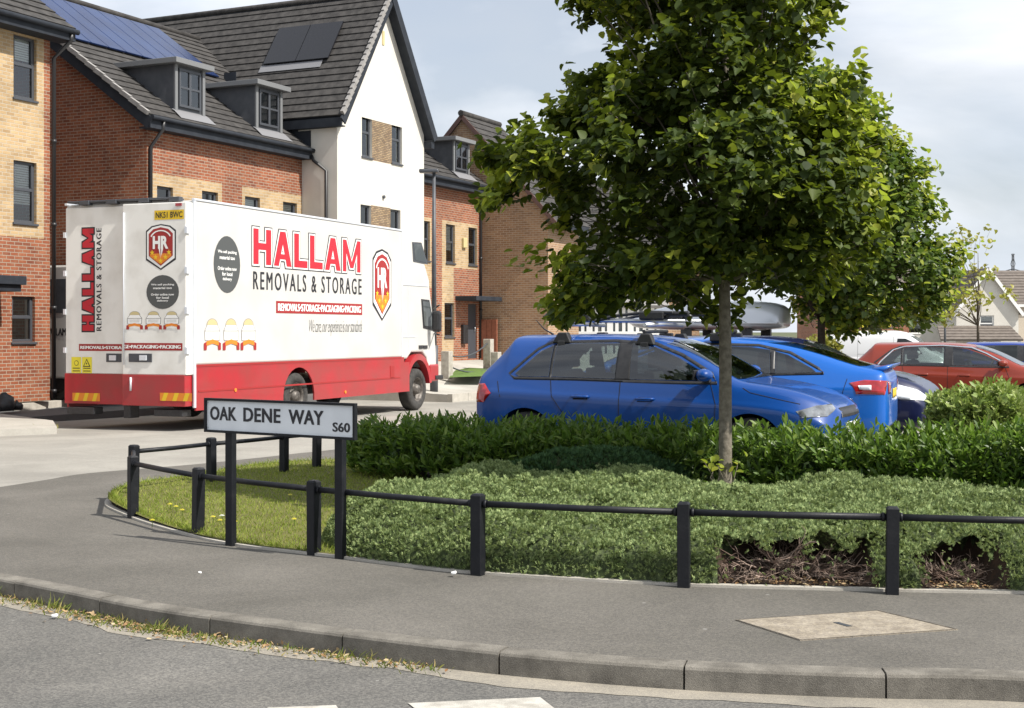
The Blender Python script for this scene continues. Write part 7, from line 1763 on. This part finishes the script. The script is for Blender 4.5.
for i, p_ in enumerate(gl):
    u = i/len(gl); dn = .35 + .65*max(0, noise.noise(Vector((i*.06, 2, 0)))*2.2)
    for _ in range(int(60*dn)): wp.append((p_.x + random.gauss(0, .05), p_.y - abs(random.gauss(0, .075)) + .01))
    for _ in range(int(26*dn)): lp_.append((p_.x + random.gauss(0, .06), p_.y - abs(random.gauss(0.02, .07))))
RNG = np.random.default_rng(31)
x = np.array([p_[0] for p_ in wp]); y = np.array([p_[1] for p_ in wp]); kN = len(wp)
a = RNG.uniform(0, 2*np.pi, kN); ln = RNG.uniform(.2, 1.3, kN); h = RNG.uniform(.015, .085, kN)*(.5+.9*np.array([max(0, noise.noise(Vector((q*4, r*4, 0))))*2.0 for q, r in wp]))
R = frames(np.stack([np.cos(a)*ln, np.sin(a)*ln, np.ones(kN)], 1), np.stack([np.cos(a+1.3), np.sin(a+1.3), np.zeros(kN)], 1), np.full(kN, .0075), h, h)
tpl = np.array([(-.5, 0, 0), (.5, 0, 0), (.35, .6, .06), (-.35, .6, .06), (.06, 1, .28), (-.06, 1, .28)])
Vv, Q = scatter(tpl, [(0, 1, 2, 3), (3, 2, 4, 5)], np.stack([x, y, np.full(kN, -.106)], 1), R)
o = npmesh('gutter_weeds', Vv, Q, M_weed); tag(o, 'dry grass and weeds growing in the gutter along the kerb', 'weeds', kind='stuff')
litter('gutter_litter', lp_, .035, M_litter, lambda a, b: -.108, 'dry leaves and grit lying in the gutter with the weeds')
# edge grass, tufts along the lawn edging
eg = [p_ for p_ in offs(resample(bed_f, .05), .05) if p_.x < -1.2]
ep = [(p_.x + random.gauss(0, .02), p_.y + random.gauss(0, .02)) for p_ in eg for _ in range(10)]
x = np.array([p_[0] for p_ in ep]); y = np.array([p_[1] for p_ in ep]); kN = len(ep); a = RNG.uniform(0, 2*np.pi, kN); ln = RNG.uniform(.2, 1.1, kN); h = RNG.uniform(.03, .08, kN)
R = frames(np.stack([np.cos(a)*ln, np.sin(a)*ln, np.ones(kN)], 1), np.stack([np.cos(a+1.3), np.sin(a+1.3), np.zeros(kN)], 1), np.full(kN, .006), h, h)
Vv, Q = scatter(tpl, [(0, 1, 2, 3), (3, 2, 4, 5)], np.stack([x, y, np.array([BZ(q, r) for q, r in ep])], 1), R)
o = npmesh('edge_grass', Vv, Q, M_grass); tag(o, 'longer grass fringe along the concrete edging of the lawn', 'grass', kind='stuff')
# dandelions in the lawn
dpx = [(170, 507), (182, 512), (213, 518), (152, 521), (220, 521), (235, 522), (294, 520), (176, 509), (222, 517), (290, 499)]
for i, (px, py) in enumerate(dpx):
    p_ = P(px, py+2, .06); yellow = i != 8
    m = MB(); m.tube([(0,0,0), (.003,.002,.03), (0,0,.055)], .0025, 5, 1)
    for r_, z_, n_ in ((.020, .055, 11), (.012, .062, 8)):
        for k in range(n_):
            a = 2*math.pi*k/n_; b = a+.35; m.poly([(0,0,z_), (r_*math.cos(a), r_*math.sin(a), z_+.004), (r_*1.05*math.cos((a+b)/2), r_*1.05*math.sin((a+b)/2), z_+.006), (r_*math.cos(b), r_*math.sin(b), z_+.004)], 0)
    o = m.build('dandelion', [M_yell2 if yellow else M_white2, M_hedge], uv=False); o.location = (p_.x, p_.y, BZ(p_.x, p_.y))
    o['label'] = ['yellow dandelion flower scattered in the corner lawn', 'white daisy like flower in the lawn beside the yellow ones'][0 if yellow else 1]; o['category'] = 'flower'; o['group'] = 'small wild flowers in the lawn'
# tiny white litter scraps
for (px, py, z, s_, lb) in ((200, 573, 0, .012, 'tiny white scrap on the pavement below the street sign'), (55, 617, -.1, .02, 'small white scrap at the gutter on the left'), (454, 574, .02, .02, 'crumpled white scrap at the edging below the juniper mound')):
    bm = bmesh.new(); bmesh.ops.create_icosphere(bm, subdivisions=2, radius=s_)
    for v in bm.verts: v.co *= 1 + .5*noise.noise(v.co*90); v.co.z *= .6
    me = bpy.data.meshes.new('litter_scrap'); bm.to_mesh(me); bm.free(); me.materials.append(M_white2); o = link('litter_scrap', me); o.location = P(px, py, z) + Vector((0,0,s_*.4)); tag(o, lb, 'litter')
# small leafy stem at the foot of the trunk
m = MB(); RNG = np.random.default_rng(41)
c = np.array([(-.03+.02*k*math.cos(k*2.4), .02*k*math.sin(k*2.4)-.1, .30+.015*k) for k in range(10)]); root = empty('suckers', tb, 0, 'pale leafy sucker shoots at the foot of the lime trunk', 'shoot'); OFF[root.name] = (0,0,0)
foliage('leaves', c, norm(c*np.array([1,1,.3])), 2, .12, .07, [M_leafy, M_leafy], np.zeros(len(c)), root)
m = MB(); [limb(m, (0,-.05,0), tuple(q), .005, .002, n=2) for q in c]; m.build('stem', M_bark, root, uv=False)
for o in bpy.data.objects:
    if o.type == 'EMPTY' and not o.children: bpy.data.objects.remove(o)
